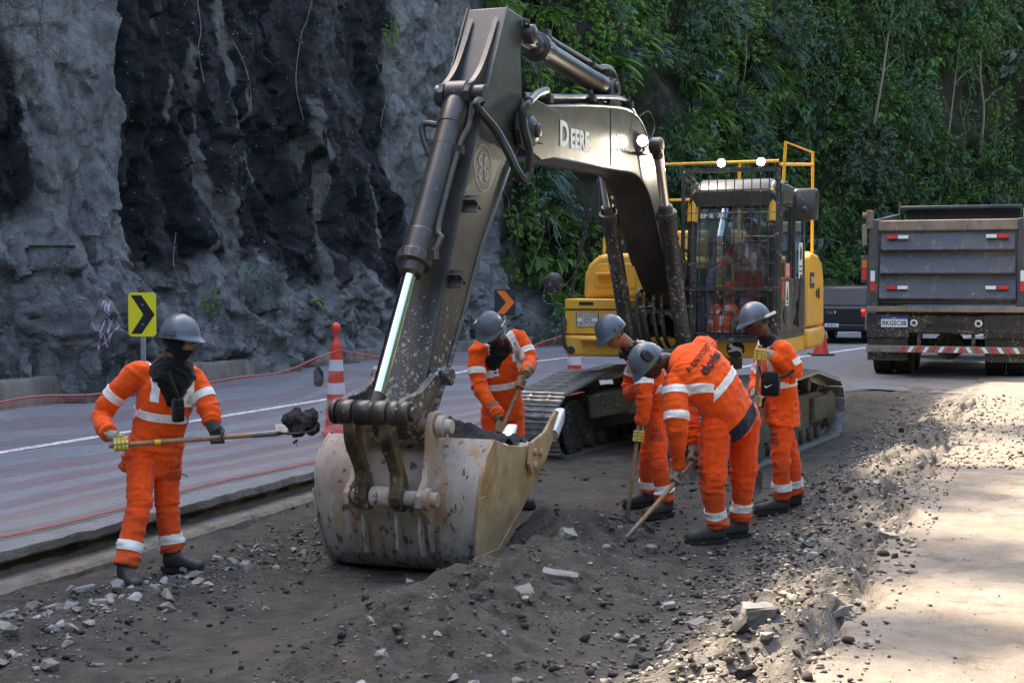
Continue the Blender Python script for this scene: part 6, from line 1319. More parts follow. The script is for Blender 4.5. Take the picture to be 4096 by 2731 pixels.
chevron_sign(-4.98, 19.15, 1.50, .385, .59, M_SYEL, M_SBLK, 'yellow road sign with a black chevron arrow at the rock face', yaw=R(-6))
chevron_sign(-.16, 32.4, 1.48, .48, .60, M_SBLK, M_SORG, 'black sign with orange chevron arrow behind the worker at the bucket', group='orange chevron signs')
chevron_sign(8.75, 40.0, 1.62, .48, .60, M_SBLK, M_SORG, 'orange chevron arrow sign peeping past the excavator house by the pickup', group='orange chevron signs')

# ---- safety net hung from the delineators, lower edge lying on the gutter
qs = np.linspace(4.5, 21.2, 190)
ztop = np.interp(qs, [4.5, 6.5, 8.8, 10.5, 12, 13.3, 14.2, 15.0, 16, 17.4, 18.6, 19.6, 20.2, 21.2], [1.10, 1.20, 1.03, .97, .95, 1.03, 1.22, 1.08, .98, .94, .97, 1.06, 1.18, 1.1])
ptop = np.interp(qs, [4.5, 14.2, 20.2, 21.2], [-7.45, -7.36, -6.62, -6.6]); pbot = np.interp(qs, [4.5, 12, 20, 21.2], [-6.42, -6.40, -6.22, -6.2]) + .06 * np.sin(qs * 1.7)
def net_pt(i, t_):
    q = qs[i]; sag = -.10 * math.sin(math.pi * t_) + .10 * math.sin(1.1 * q + 5 * t_) * t_ * (1 - t_) + .05 * math.sin(.7 * q + 9 * t_) + .02 * math.sin(4.3 * q + 3 * t_)
    p = ptop[i] + (pbot[i] - ptop[i]) * t_ ** 1.25; z = ztop[i] + (.245 - ztop[i]) * (1 - (1 - t_) ** 1.35) + sag * (1 - t_) * .8
    z = max(z, .243 + .012 * abs(math.sin(9 * q + 20 * t_))); x, y = xy(p, q); return V((x, y, z))
tagc = {}
net = empty('safety_net', (*xy(-7, 12), .23), 0, 'long red and white plastic safety net sagging along the road edge', 'safety net'); O_ = net.location.copy()
M_NETW = plain('pale_net_cord', (.36, .41, .44), .6, 0, .1); M_NETR = plain('red_net_cord', (.42, .10, .075), .6, 0, .15)
A = np.array([[list(net_pt(i, t_) - O_) for t_ in np.linspace(0, 1, 97)] for i in range(len(qs))])
def strands(rows, wd):
    vs, fs = [], []; b = 0
    for k in rows:
        d = A[:, min(k + 1, 96)] - A[:, max(k - 1, 0)]; d /= np.linalg.norm(d, axis=1)[:, None] + 1e-9; a0 = A[:, k] - d * wd / 2; a1 = A[:, k] + d * wd / 2
        v = np.stack([a0, a1], 1).reshape(-1, 3); n = len(qs); i = np.arange(n - 1) * 2 + b; fs.append(np.stack([i, i + 1, i + 3, i + 2], -1)); vs.append(v); b += 2 * n
    return np.concatenate(vs), np.concatenate(fs)
wrows, rrows = [], []
for k in range(97):
    g = ((k + (k // 24) * 3) // 7) % 2
    if g == 0: rrows.append(k) if k % 2 == 0 or k < 4 else None
    else: wrows.append(k)
v, f = strands(wrows, .0021); o = link('pale_cords', mesh_np('pale_cords', v, f, False), M_NETW, net); o['kind'] = 'stuff'
v, f = strands(rrows, .0021); o = link('red_cords', mesh_np('red_cords', v, f, False), M_NETR, net); o['kind'] = 'stuff'
vs, fs = [], []; b = 0                              # cross cords
for i in range(0, len(qs) - 1, 1):
    for s_ in (0, .5):
        row = A[i] * (1 - s_) + A[i + 1] * s_; d = (A[i + 1] - A[i]); d = d / (np.linalg.norm(d, axis=1)[:, None] + 1e-9); v = np.stack([row - d * .0011, row + d * .0011], 1).reshape(-1, 3); j = np.arange(96) * 2 + b; fs.append(np.stack([j, j + 1, j + 3, j + 2], -1)); vs.append(v); b += 194
o = link('cross_cords', mesh_np('cross_cords', np.concatenate(vs), np.concatenate(fs), False), M_NETR, net); o['kind'] = 'stuff'
for k in (0, 94): MB().tube([V(A[i, k]) for i in range(0, len(qs), 2)], .0075 if k == 0 else .009, 5).build('hem_rope', M_NETR, net)
# dark weight tied to the net
w0 = V(A[int(np.argmin(abs(qs - 13.7))), 5]); MB().loft([(w0 + V((0, -.02, -.22)), (1, 0, 0), .035, (0, 1, 0), .015, 3), (w0 + V((0, -.02, -.18)), (1, 0, 0), .055, (0, 1, 0), .02, 3), (w0 + V((0, -.02, -.06)), (1, 0, 0), .055, (0, 1, 0), .02, 3), (w0 + V((0, -.02, -.01)), (1, 0, 0), .015, (0, 1, 0), .012, 3)]).build('net_weight', M_RUB, net)
# a thin plastic bag caught in it
# ---- graffiti on the rock: thin sprayed strokes following the face
M_SPRAY = plain('pink_spray_paint', (.45, .36, .46), .8, 0, .3, 30, .1)
bvc = BVHTree.FromPolygons([v.co for v in CL.data.vertices], [tuple(p.vertices) for p in CL.data.polygons])
def spray(pts_px):
    out = []
    for u, v in pts_px:
        o_ = V((0, 0, 1.93)); d = (Wp(u, v, 20) - o_).normalized(); h = bvc.ray_cast(o_ + d * 5, d, 80)
        if h[0] is not None: out.append(h[0] - d * .012)
    return out
GR = MB(); rs_ = random.Random(3)
for st in ([(388, 1385), (400, 1350), (392, 1400), (410, 1330), (430, 1390), (440, 1340)], [(400, 1330), (415, 1295), (430, 1262), (436, 1300), (432, 1330), (452, 1275), (470, 1310)], [(425, 1215), (432, 1245), (436, 1228), (440, 1208), (428, 1232)], [(405, 1225), (415, 1205), (424, 1212), (418, 1240), (440, 1262)], [(384, 1370), (395, 1384), (420, 1370), (450, 1330), (475, 1305), (460, 1290)]):
    p_ = spray([(p.x, p.z) for p in smooth_path([V((a, 0, b)) for a, b in st], 6)])
    if len(p_) > 3: GR.tube(p_, .009, 5)
o = GR.build('graffiti', M_SPRAY); tag(o, 'faded pink spray scribble on the grey rock beside the yellow sign', 'graffiti')
# ================================================================ vegetation
RS = np.random.RandomState(42)
def leaf_mat(name, lo, hi, rough=.62):
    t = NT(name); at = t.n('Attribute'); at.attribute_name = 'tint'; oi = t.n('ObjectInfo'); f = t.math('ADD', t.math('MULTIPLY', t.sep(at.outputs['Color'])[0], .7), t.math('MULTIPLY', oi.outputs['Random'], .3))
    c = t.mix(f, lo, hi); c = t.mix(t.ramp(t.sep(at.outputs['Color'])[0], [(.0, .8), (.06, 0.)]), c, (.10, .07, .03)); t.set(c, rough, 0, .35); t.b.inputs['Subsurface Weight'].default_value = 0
    tr = t.n('BsdfTranslucent'); t.l(t.mix(.5, c, (.10, .16, .02)), tr.inputs[0]); mx = t.n('MixShader'); mx.inputs[0].default_value = .22; t.l(t.b.outputs[0], mx.inputs[1]); t.l(tr.outputs[0], mx.inputs[2]); t.l(mx.outputs[0], t.out.inputs[0]); return t.m
M_LEAF = [leaf_mat('leaf_dark_blue_green', (.016, .045, .020), (.06, .145, .06)), leaf_mat('leaf_mid_green', (.024, .065, .014), (.09, .20, .04)), leaf_mat('leaf_yellow_green', (.04, .10, .014), (.14, .27, .04)), leaf_mat('leaf_grey_green', (.035, .07, .055), (.11, .18, .13))]
M_TWIG = plain('twig_bark', (.075, .06, .045), .9, 0, .3, 20, .3); M_VINE = plain('pale_vine', (.16, .135, .10), .9, 0, .3, 20, .3)
def leaves(C, D, N_, L, Wd, tint, bend=.25):
    """leaf faces: base C, pointing D, face normal N_, length L, width Wd -> verts, quads, tint"""
    D = D / (np.linalg.norm(D, axis=1)[:, None] + 1e-9); S = np.cross(D, N_); S /= (np.linalg.norm(S, axis=1)[:, None] + 1e-9); U = np.cross(S, D)
    L = L[:, None]; Wd = Wd[:, None]
    b = C; m1 = C + D * L * .45 + S * Wd * .5 + U * Wd * .18; m2 = C + D * L * .45 - S * Wd * .5 + U * Wd * .18; mid = C + D * L * .5; tip = C + D * L - U * L * bend
    v = np.stack([b, m1, tip, m2, mid], 1); n = len(C); i = np.arange(n)[:, None] * 5
    f = np.concatenate([i + np.array([[0, 1, 4, 4]]), i + np.array([[1, 2, 4, 4]])]) ; tri = np.concatenate([i + np.array([[0, 1, 4]]), i + np.array([[1, 2, 4]]), i + np.array([[2, 3, 4]]), i + np.array([[3, 0, 4]])])
    return v.reshape(-1, 3), tri, np.repeat(tint, 5)
def leaf_mesh(name, v, f, tint, mat):
    me = mesh_np(name, v, f, False); a = me.attributes.new('tint', 'FLOAT_COLOR', 'POINT'); c = np.stack([tint, tint, tint, np.ones_like(tint)], -1).astype(np.float32); a.data.foreach_set('color', c.ravel()); me.materials.append(mat); return me
def unit(n): 
    a = RS.normal(size=(n, 3)); return a / np.linalg.norm(a, axis=1)[:, None]
def shrub_mesh(name, n, rad, ll, mat, ratio=.45, droop=.3):
    """leaves on many small sprays spread through a lumpy volume (local: +x out of the slope, +z up)"""
    k = max(6, n // 16); c = unit(k) * (RS.uniform(.35, 1, k) ** .5)[:, None] * rad * np.array([.75, 1, .95]); c[:, 0] = np.abs(c[:, 0]) * .9
    idx = RS.randint(0, k, n); cc = c[idx]; out = cc / (np.linalg.norm(cc, axis=1)[:, None] + 1e-6); sp = RS.uniform(0, 1, n)[:, None]
    sprd = unit(k)[idx] * .5 + out + np.array([.2, 0, -droop]); sprd /= np.linalg.norm(sprd, axis=1)[:, None]
    C = cc + sprd * sp * rad * .35 + unit(n) * ll * .25; D = sprd + unit(n) * .75; Nn = np.array([.35, 0, 1.0]) + unit(n) * .55; L = ll * RS.uniform(.6, 1.25, n)
    ti = np.clip(RS.uniform(.1, 1, k)[idx] * .6 + RS.uniform(0, .5, n) * .8, 0, 1)
    v, f, t_ = leaves(C, D, Nn, L, L * ratio, ti); return leaf_mesh(name, v, f, t_, mat), c
def fern_mesh(name, mat, nf=9, ln=.6):
    Cs, Ds, Ns, Ls = [], [], [], []
    for i in range(nf):
        a = RS.uniform(-1.4, 1.4); d0 = np.array([math.cos(a), math.sin(a), RS.uniform(.1, .8)]); p = np.zeros(3); d = d0 / np.linalg.norm(d0); L = ln * RS.uniform(.7, 1.2)
        for k in range(20):
            p = p + d * L / 20; d = d + np.array([0, 0, -.075]); d /= np.linalg.norm(d); s = np.cross(d, [0, 0, 1]); s /= np.linalg.norm(s) + 1e-9; w = L * .28 * math.sin(math.pi * (k + 2) / 22)
            for q in (-1, 1): Cs.append(p.copy()); Ds.append(s * q + d * .35 + np.array([0, 0, -.15])); Ns.append(np.array([.1, 0, 1.])); Ls.append(w)
    L = np.array(Ls); v, f, t_ = leaves(np.array(Cs), np.array(Ds), np.array(Ns), L, L * .0 + .035, RS.uniform(.3, 1, len(L))); return leaf_mesh(name, v, f, t_, mat)
def grass_mesh(name, mat, n=110, ln=.55):
    C = RS.normal(size=(n, 3)) * np.array([.05, .16, .08]); D = np.array([.7, 0, .35]) + unit(n) * .6; L = ln * RS.uniform(.5, 1.2, n); v, f, t_ = leaves(C, D, np.array([.2, 0, 1.]) + unit(n) * .3, L, L * 0 + .018, RS.uniform(0.2, .9, n), .55); return leaf_mesh(name, v, f, t_, mat)
def vine_mesh(name, mat, ln=2.2, n=70):
    k = np.linspace(0, 1, n); C = np.stack([.08 + .12 * np.sin(k * 7 + RS.uniform(0, 6)) * k, .18 * np.sin(k * 5 + RS.uniform(0, 6)), -k * ln], -1) + RS.normal(size=(n, 3)) * .05; D = np.array([.5, 0, -.6]) + unit(n) * .7; L = RS.uniform(.07, .15, n)
    v, f, t_ = leaves(C, D, np.array([1, 0, .5]) + unit(n) * .4, L, L * .6, RS.uniform(.1, .9, n)); return leaf_mesh(name, v, f, t_, mat)
# orientation of the slope
def slope_frame(q, h):
    e = .15; a = np.array(cliff_xyz(q + e, h)) - np.array(cliff_xyz(q - e, h)); b = np.array(cliff_xyz(q, h + e)) - np.array(cliff_xyz(q, h - e)); n = np.cross(a, b); n /= np.linalg.norm(n)
    pd = np.array([CP, -SP, 0]); return (n if n @ pd > 0 else -n)
def out_yaw(q): a = math.atan2(-SP, CP); return a - .0128 * max(0, q - 18)
# ---- undergrowth: one mass of leaves over the whole slope
n = 80000; q = RS.uniform(30.5, 72, n); h = RS.uniform(-.1, 1, n) ** 1.0 * 15; m = veg_mask(q, h) > RS.uniform(.25, .9, n); q, h = q[m], h[m]
cl_ = fbm(q * .8, h * .8, 0, 3, 301); keep = cl_ > RS.uniform(-1.3, .0, len(q)); 
rockpatch = fbm(q * .22, h * .22, 0, 2, 303) + .5 * (1 - sstep(.5, 3.5, h)) * sstep(40, 46, q) > .52; keep &= ~rockpatch; q, h, cl_ = q[keep], h[keep], cl_[keep]; n = len(q)
x, y, z = cliff_xyz(q, h); ang = np.array([out_yaw(a) for a in q]); O = np.stack([np.cos(ang), np.sin(ang), 0 * ang], -1)
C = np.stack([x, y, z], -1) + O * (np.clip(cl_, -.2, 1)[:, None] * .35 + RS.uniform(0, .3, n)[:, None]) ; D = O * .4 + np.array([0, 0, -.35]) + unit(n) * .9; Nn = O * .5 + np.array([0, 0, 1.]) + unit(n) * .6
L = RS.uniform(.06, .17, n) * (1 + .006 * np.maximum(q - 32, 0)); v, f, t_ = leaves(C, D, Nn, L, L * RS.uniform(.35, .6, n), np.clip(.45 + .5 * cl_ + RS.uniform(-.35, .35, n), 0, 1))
o = link('undergrowth', leaf_mesh('undergrowth', v, f, t_, M_LEAF[1])); tag(o, 'dense small-leaved undergrowth covering the steep slope', 'undergrowth', kind='stuff')
# ---- plants one can tell apart
SH = [shrub_mesh('shrub_%d' % i, nn, rad, ll, M_LEAF[mi], ra, dr) for i, (nn, rad, ll, mi, ra, dr) in enumerate(((900, .85, .135, 0, .45, .3), (760, .75, .15, 1, .42, .35), (900, .8, .12, 3, .45, .2), (760, .6, .10, 2, .5, .3), (950, 1.0, .155, 0, .4, .5), (760, .8, .16, 1, .33, .5)))]
BIG = [shrub_mesh('big_leaf_%d' % i, 60, .75, .42, M_LEAF[mi], .55, .5) for i, mi in enumerate((1, 0, 3))]
FE = [fern_mesh('fern_%d' % i, M_LEAF[2 if i else 1]) for i in range(3)]; GRS = [grass_mesh('grass_%d' % i, M_LEAF[3 if i else 2]) for i in range(2)]; VI = [vine_mesh('vine_%d' % i, M_LEAF[i % 3], 1.6 + .5 * i) for i in range(4)]
def stem_mesh(name, c, rad):
    m = MB()
    for k in c[:: max(1, len(c) // 12)]: k = V(k); m.tube([V((-.15, 0, -rad * .5)), V((k.x * .3, k.y * .4, k.z * .3 - rad * .25)), k], [.018, .012, .004], 4)
    me = m.mesh(name, None, False); me.materials.append(M_TWIG); return me
STM = [stem_mesh('stem_%d' % i, s[1], .8) for i, s in enumerate(SH)]; STB = [stem_mesh('stemb_%d' % i, s[1], .7) for i, s in enumerate(BIG)]
def zone(q, h):
    """where on the slope, told by what stands in front of it"""
    x, y, z = (float(a) for a in cliff_xyz(np.array([q]), np.array([h]))); u = 2048 + FPX * x / y; v = 1130 - FPX * (z - 1.93) / y
    c = next(n for lim, n in ((2120, 'beside the arm'), (2330, 'behind the boom front'), (2560, 'behind the boom elbow'), (2760, 'between boom and cab'), (2960, 'over the cab left'), (3160, 'over the cab right'), (3330, 'just right of the cab'), (3520, 'over the pickup'), (3720, 'over the left of the truck'), (3920, 'over the middle of the truck'), (9e9, 'over the right of the truck')) if u < lim)
    r = next(n for lim, n in ((120, 'at the top edge'), (330, 'high up'), (560, 'in the upper part'), (800, 'at mid height'), (1050, 'low down'), (9e9, 'at the slope foot')) if v < lim)
    return c + ' ' + r
def put(kind, cat, me, q, h, s, extra=None, dep=.15, rz=0, words=''):
    x, y, z = (float(a) for a in cliff_xyz(np.array([q]), np.array([h]))); a = out_yaw(q); loc = V((x + math.cos(a) * dep, y + math.sin(a) * dep, z)); zn = zone(q, h)
    r = empty(kind, loc, a + rz, '%s %s %s' % ('small' if s < .95 else 'big' if s > 1.15 else 'middling', words, zn), cat, '%ss on the overgrown slope' % cat if cat != 'grass' else 'grass tufts on the overgrown slope'); r.scale = (s, s, s); link('foliage', me, None, r)
    if extra is not None: link('stem', extra, None, r)
    return r
cand = []
def scatter(n, mind, q0, q1, h0, h1, seed):
    rs = np.random.RandomState(seed); pts = []
    for _ in range(n * 30):
        q, h = rs.uniform(q0, q1), rs.uniform(h0, h1)
        if veg_mask(np.array([q]), np.array([h]))[0] < .55: continue
        if float(fbm(np.array([q * .22]), np.array([h * .22]), 0, 2, 303)[0] + .5 * (1 - sstep(.5, 3.5, h)) * sstep(40, 46, q)) > .62: continue
        if all((q - a) ** 2 + (h - b) ** 2 > mind ** 2 for a, b in pts): pts.append((q, h))
        if len(pts) >= n: break
    return pts
rs = np.random.RandomState(9)
for q, h in scatter(250, 1.0, 31, 68, .2, 14, 1):
    i = rs.randint(0, 6)
    if q < 38.5 and rs.rand() < .65: i = 3
    if q > 50 and i == 3: i = 0
    put('leafy_shrub', 'shrub', SH[i][0], q, h, rs.uniform(.75, 1.35), STM[i], .1 + rs.uniform(0, .45), rs.uniform(-.4, .4), ('bluish dark shrub', 'mid green shrub', 'grey green shrub', 'bright green shrub', 'dark drooping shrub', 'long-leaved shrub')[i])
for q, h in scatter(44, 1.6, 34, 64, 2.5, 13, 2): i = rs.randint(0, 3); put('big_leaf_plant', 'plant', BIG[i][0], q, h, rs.uniform(.7, 1.2), STB[i], .5, rs.uniform(-.4, .4), 'large-leaved plant')
for q, h in scatter(60, 1.1, 31.5, 50, .5, 9, 3): put('fern', 'fern', FE[rs.randint(0, 3)], q, h, rs.uniform(.8, 1.5), None, .35, rs.uniform(-.5, .5), 'fern')
for q, h in scatter(60, 1.0, 31.2, 48, .5, 10, 4): put('grass_tuft', 'grass', GRS[rs.randint(0, 2)], q, h, rs.uniform(.8, 1.7), None, .3, rs.uniform(-.5, .5), 'grass tuft')
for q, h in scatter(50, 1.3, 32, 66, 3, 14, 5): put('hanging_vine', 'vine', VI[rs.randint(0, 4)], q, h, rs.uniform(.8, 1.6), None, .55, 0, 'hanging vine')
# slender pale trunks and bare lianas
for k, (q, h, ln, lean) in enumerate(((54.5, 3.0, 5.0, .5), (57.5, 4.5, 6.5, .9), (49.5, 6.0, 4.0, -.6), (61.0, 3.0, 6.0, .3), (52.0, 7.5, 4.5, .8), (60, 7, 5, -.4))):
    x, y, z = (float(a) for a in cliff_xyz(np.array([q]), np.array([h]))); a = out_yaw(q); r = empty('slender_tree', (x + math.cos(a) * .6, y + math.sin(a) * .6, z), a, 'thin pale %s tree trunk %s' % (('upright', 'leaning', 'crooked', 'straight', 'slanting', 'forked')[k], zone(q, h)), 'tree', 'slender trees on the slope')
    pts = smooth_path([(0, 0, -.2), (.2, lean * .2, ln * .3), (.15, lean * .7, ln * .6), (.3, lean, ln)], 5); MB().tube(pts, list(np.linspace(.055, .02, len(pts))), 7).build('trunk', M_VINE, r)
    for j in range(3): b = pts[6 + j * 3]; MB().tube([b, b + V((.2, .5 * (-1) ** j, .5)), b + V((.3, .9 * (-1) ** j, .7))], [.02, .012, .006], 5).build('limb', M_VINE, r)
    c = link('crown', SH[k % 6][0], None, r); c.location = pts[-1]; c.scale = (1.2, 1.2, 1.2)
for k in range(26):
    q = rs.uniform(31.5, 64); h = rs.uniform(4, 13); x, y, z = (float(a) for a in cliff_xyz(np.array([q]), np.array([h]))); a = out_yaw(q); ln = rs.uniform(1.5, 4.0)
    r = empty('liana', (x + math.cos(a) * .7, y + math.sin(a) * .7, z), a, 'thin bare liana hanging %s' % zone(q, h), 'liana', 'bare lianas on the slope')
    p_ = [V((.1 * math.sin(j * 1.1 + k), .22 * math.sin(j * .8 + k * 2), -ln * j / 8)) for j in range(9)]; MB().tube(smooth_path(p_, 3), .011, 5).build('stem', M_VINE, r)
# ---- growth on the bare rock: little plants and hanging roots
def on_rock(u, v):
    o_ = V((0, 0, 1.93)); d = (Wp(u, v, 20) - o_).normalized(); hh = bvc.ray_cast(o_ + d * 5, d, 90); return hh[0] if hh[0] is not None else None
for (u, v, me, s, lab) in ((838, 1195, SH[3][0], .42, 'small leafy bush growing low on the rock above the hooded worker'), (1255, 1205, FE[0], .6, 'little green fern rooted in the dark rock left of the arm'), (848, 1110, VI[0], .35, 'thin leafy creeper climbing above the rock bush'), (1020, 1150, SH[2][0], .45, 'ivy patch on the rock, upper left piece'), (1085, 1195, SH[2][0], .42, 'ivy patch on the rock, lower right piece'), (1560, 130, SH[3][0], .5, 'green tuft at the top of the rock beside the arm'), (1850, 200, GRS[0], .9, 'grass tuft hanging by the top of the arm'), (1900, 900, SH[1][0], .6, 'leafy sprig at the rock edge behind the arm')):
    h_ = on_rock(u, v)
    if h_ is None: continue
    r = empty('rock_plant', h_ + V((.02, -.03, 0)), out_yaw(25), lab, 'plant'); r.scale = (s * .6, s, s); link('foliage', me, None, r)
for k, pts in enumerate(([(785, 0), (800, 120), (790, 200), (812, 330)], [(1245, 0), (1222, 90), (1200, 150), (1180, 330), (1210, 480)], [(930, 170), (975, 260), (1000, 380), (985, 470)], [(1555, 470), (1560, 640), (1545, 700)], [(1500, 260), (1540, 380), (1520, 500), (1560, 560)], [(1985, 700), (2010, 760), (2030, 800), (2035, 860)], [(700, 930), (690, 1050), (720, 1150)], [(1600, 380), (1640, 420), (1660, 520), (1640, 600), (1665, 690)])):
    p_ = [a for a in (on_rock(p.x, p.z) for p in smooth_path([V((a, 0, b)) for a, b in pts], 6)) if a is not None]
    if len(p_) < 4: continue
    o = MB().tube([a + V((.02, -.02, 0)) for a in p_], .009 if k != 5 else .02, 5).build('hanging_root', M_VINE); o['label'] = ['thin root hanging at the top left of the dark rock', 'long thin root down the middle of the dark rock', 'short root on the dark rock near the pale streak', 'root beside the upper arm on pale rock', 'curled root on the pale rock left of the arm', 'twisted pale root right of the arm', 'root above the hooded worker', 'knotted root cluster near the arm cylinder'][k]; o['category'] = 'root'
# ---- trees along the crest above the picture: their crowns break the sunlight
CRN = []
for i in range(4):
    n = 1100; k = 26; c = unit(k) * RS.uniform(.2, 1, (k, 1)) ** .4 * np.array([1.9, 1.9, 1.25]); idx = RS.randint(0, k, n); C = c[idx] + RS.normal(size=(n, 3)) * .33; L = RS.uniform(.18, .36, n)
    v, f, t_ = leaves(C, unit(n) + np.array([0, 0, -.3]), np.array([0, 0, 1.]) + unit(n) * .6, L, L * .55, RS.uniform(0, 1, n)); CRN.append((leaf_mesh('crest_crown_%d' % i, v, f, t_, M_LEAF[i % 3]), c))
TRK = []
for i in range(4):
    m = MB(); m.tube([(0, 0, -.6), (.1, .05, 1.2), (.05, .1, 2.6)], [.16, .12, .07], 8)
    for k in CRN[i][1][::3]: m.tube([V((.05, .08, 1.9)), V((k[0] * .5, k[1] * .5, 2.4 + k[2] * .3)), V((k[0], k[1], 3 + k[2]))], [.05, .03, .01], 5)
    me = m.mesh('crest_trunk_%d' % i, None, False); me.materials.append(M_TWIG); TRK.append(me)
rs = np.random.RandomState(77)
for k in range(44):
    q = -2 + k * 1.15 + rs.uniform(-.9, .9)
    if 10.2 < q < 13.6 or 16.5 < q < 17.8 or 24.3 < q < 26.5: continue; i = k % 4; p = float(cliff_p(np.array([np.clip(q, 4, 92)]), np.array([22.5]))[0]) - .3 - rs.uniform(0, 2.4); x, y = xy(p, q); s = rs.uniform(.4, .8)
    r = empty('crest_tree', (x, y, 22.7 + float(crest(np.clip(q, 6, 92)))), rs.uniform(0, 6), 'tree on the crest of the cliff above the work site', 'tree', 'trees along the crest'); r.scale = (s, s, s); c = link('crown', CRN[i][0], None, r); c.location = (0, 0, 3); link('trunk', TRK[i], None, r)

# taller trees of the crest, standing where their crowns shade the dusty surface
rs = np.random.RandomState(13)
for u, v, rad in ((3630, 2180, .45), (3900, 2265, .3), (4060, 2262, .3), (3540, 2255, .35), (3450, 2540, .26), (3700, 2545, .3), (3950, 2540, .3), (3850, 1900, .45), (3720, 1990, .4), (3600, 1950, .45), (3900, 1720, .6)):
    o_ = V((0, 0, 1.93)); d = Wp(u, v, 10) - o_; g = o_ + d * ((.25 - 1.93) / d.z); pg, qg = pq(g.x, g.y)
    for _ in range(3): qc = qg; pc = float(cliff_p(np.array([np.clip(qc + 6, 6, 92)]), np.array([22.5]))[0]) - .8 - rs.uniform(0, 1.5)
    t_ = (pg - pc) / .538; c = g + SUN * t_; qc = pq(c.x, c.y)[1]; zb = 22.7 + float(crest(np.clip(qc, 6, 92))); hgt = max(1.2, c.z - zb); i = rs.randint(4)
    r = empty('crest_tree', (c.x, c.y, zb), 0, 'slim tall tree on the crest of the cliff above the work site', 'tree', 'trees along the crest'); k = link('crown', CRN[i][0], None, r); k.location = (0, 0, hgt); s_ = rad / 1.5; k.scale = (s_ * 1.25, s_ * 1.25, s_); k.rotation_euler = (0, 0, rs.uniform(0, 6))
    MB().tube([V((0, 0, -.4)), V((.1, .05, hgt * .5)), V((0, 0, hgt))], [.10, .07, .03], 7).build('trunk', M_TWIG, r)

# trees across the road, to the right of and behind the viewer: they close off the low sky and show in the cab glass
rs = np.random.RandomState(31)
spots = [(10.5 + rs.uniform(0, 4), -14 + k * 6.2) for k in range(12)] + [(-16 + k * 5.0 + rs.uniform(-1, 1), -13 - rs.uniform(0, 5)) for k in range(6)]
for k, (p, q) in enumerate(spots):
    x, y = xy(p, q); s_ = rs.uniform(2.6, 3.6); i = k % 4; z = float(gz(np.array([p]), np.array([q]))[0])
    r = empty('roadside_tree', (x, y, z), rs.uniform(0, 6), 'tall tree across the road opposite the cliff', 'tree', 'trees across the road'); r.scale = (s_, s_, s_); c = link('crown', CRN[i][0], None, r); c.location = (0, 0, 2.7); link('trunk', TRK[i], None, r)
    c2 = link('crown', CRN[(i + 1) % 4][0], None, r); c2.location = (.3, -.4, 1.5); c2.scale = (.9, .9, .9)
# ================================================================ stones and rubble
SR = np.random.RandomState(5)
def stone_mesh(name, k=13, flat=.7, mat=None):
    bm = bmesh.new(); p = SR.normal(size=(k, 3)); p /= np.linalg.norm(p, axis=1)[:, None]; p *= SR.uniform(.75, 1, (k, 1)) * np.array([1, SR.uniform(.65, .95), flat * SR.uniform(.7, 1)]) * .5
    for a in p: bm.verts.new(a)
    bmesh.ops.convex_hull(bm, input=bm.verts); 
    for v in [v for v in bm.verts if not v.link_faces]: bm.verts.remove(v)
    me = bpy.data.meshes.new(name); bm.to_mesh(me); bm.free()
    if mat: me.materials.append(mat)
    return me
def stone_mat(name, lo, hi, dirt):
    t = NT(name); oi = t.n('ObjectInfo'); n = t.noise(6, 5, .65); c = t.mix(oi.outputs['Random'], lo, hi); c = t.mix(t.ramp(n, [(.4, 0.), (.7, .7)]), c, dirt); t.set(c, .88, 0, .25); t.bump(t.noise(40, 4, .7), .4, .01); return t.m
M_ST1 = stone_mat('grey_stone', (.19, .185, .18), (.40, .395, .385), (.15, .14, .13)); M_ST2 = stone_mat('asphalt_lump', (.018, .018, .020), (.055, .053, .052), (.08, .072, .062)); M_SLAB = stone_mat('broken_slab_stone', (.15, .14, .13), (.24, .225, .21), (.07, .062, .055)); M_ST3 = stone_mat('tan_stone', (.20, .175, .15), (.40, .36, .31), (.13, .11, .09))
VARI = {m.name: [stone_mesh('stone_%s_%d' % (m.name, i), mat=m) for i in range(7)] for m in (M_ST1, M_ST2, M_ST3)}
VMED = {m.name: [stone_mesh('stonef_%s_%d' % (m.name, i), k=22, mat=m) for i in range(3)] for m in (M_ST1, M_ST2, M_ST3)}
def put_stone(p, q, s, mat, label, group, name='stone', sink=.25, rot=None):
    x, y = xy(p, q); z = float(gz(np.array([p]), np.array([q]))[0]); me = VARI[mat.name][SR.randint(7)]; o = link(name, me, None); o.scale = (s, s * SR.uniform(.7, 1.1), s * SR.uniform(.7, 1.05)); o.rotation_euler = rot or (SR.uniform(-.5, .5), SR.uniform(-.5, .5), SR.uniform(0, 6.28)); o.location = (x, y, z + s * (.32 - sink))
    u, v = 2048 + FPX * x / y, 1130 + FPX * (1.93 - z) / y
    near = next(n for lim, n in ((250, 'at the left edge'), (600, 'below the hooded worker'), (1000, 'right of the hooded worker'), (1400, 'left of the bucket'), (1900, 'below the bucket'), (2300, 'right below the bucket corner'), (2650, 'below the shovel tips'), (3000, 'below the bent worker'), (3300, 'below the man with the bag'), (9e9, 'near the right edge')) if u < lim)
    row = next(n for lim, n in ((1750, 'far back'), (1950, 'in the distance'), (2150, 'midway'), (2350, 'nearer'), (2550, 'close'), (9e9, 'at the very front')) if v < lim)
    big = 'tiny' if s < .065 else 'small' if s < .085 else 'middling' if s < .11 else 'large'
    tag(o, '%s %s %s %s, %s' % (big, {'grey_stone': 'grey', 'asphalt_lump': 'black', 'tan_stone': 'tan'}[mat.name], label, near, row), 'stone', group); return o
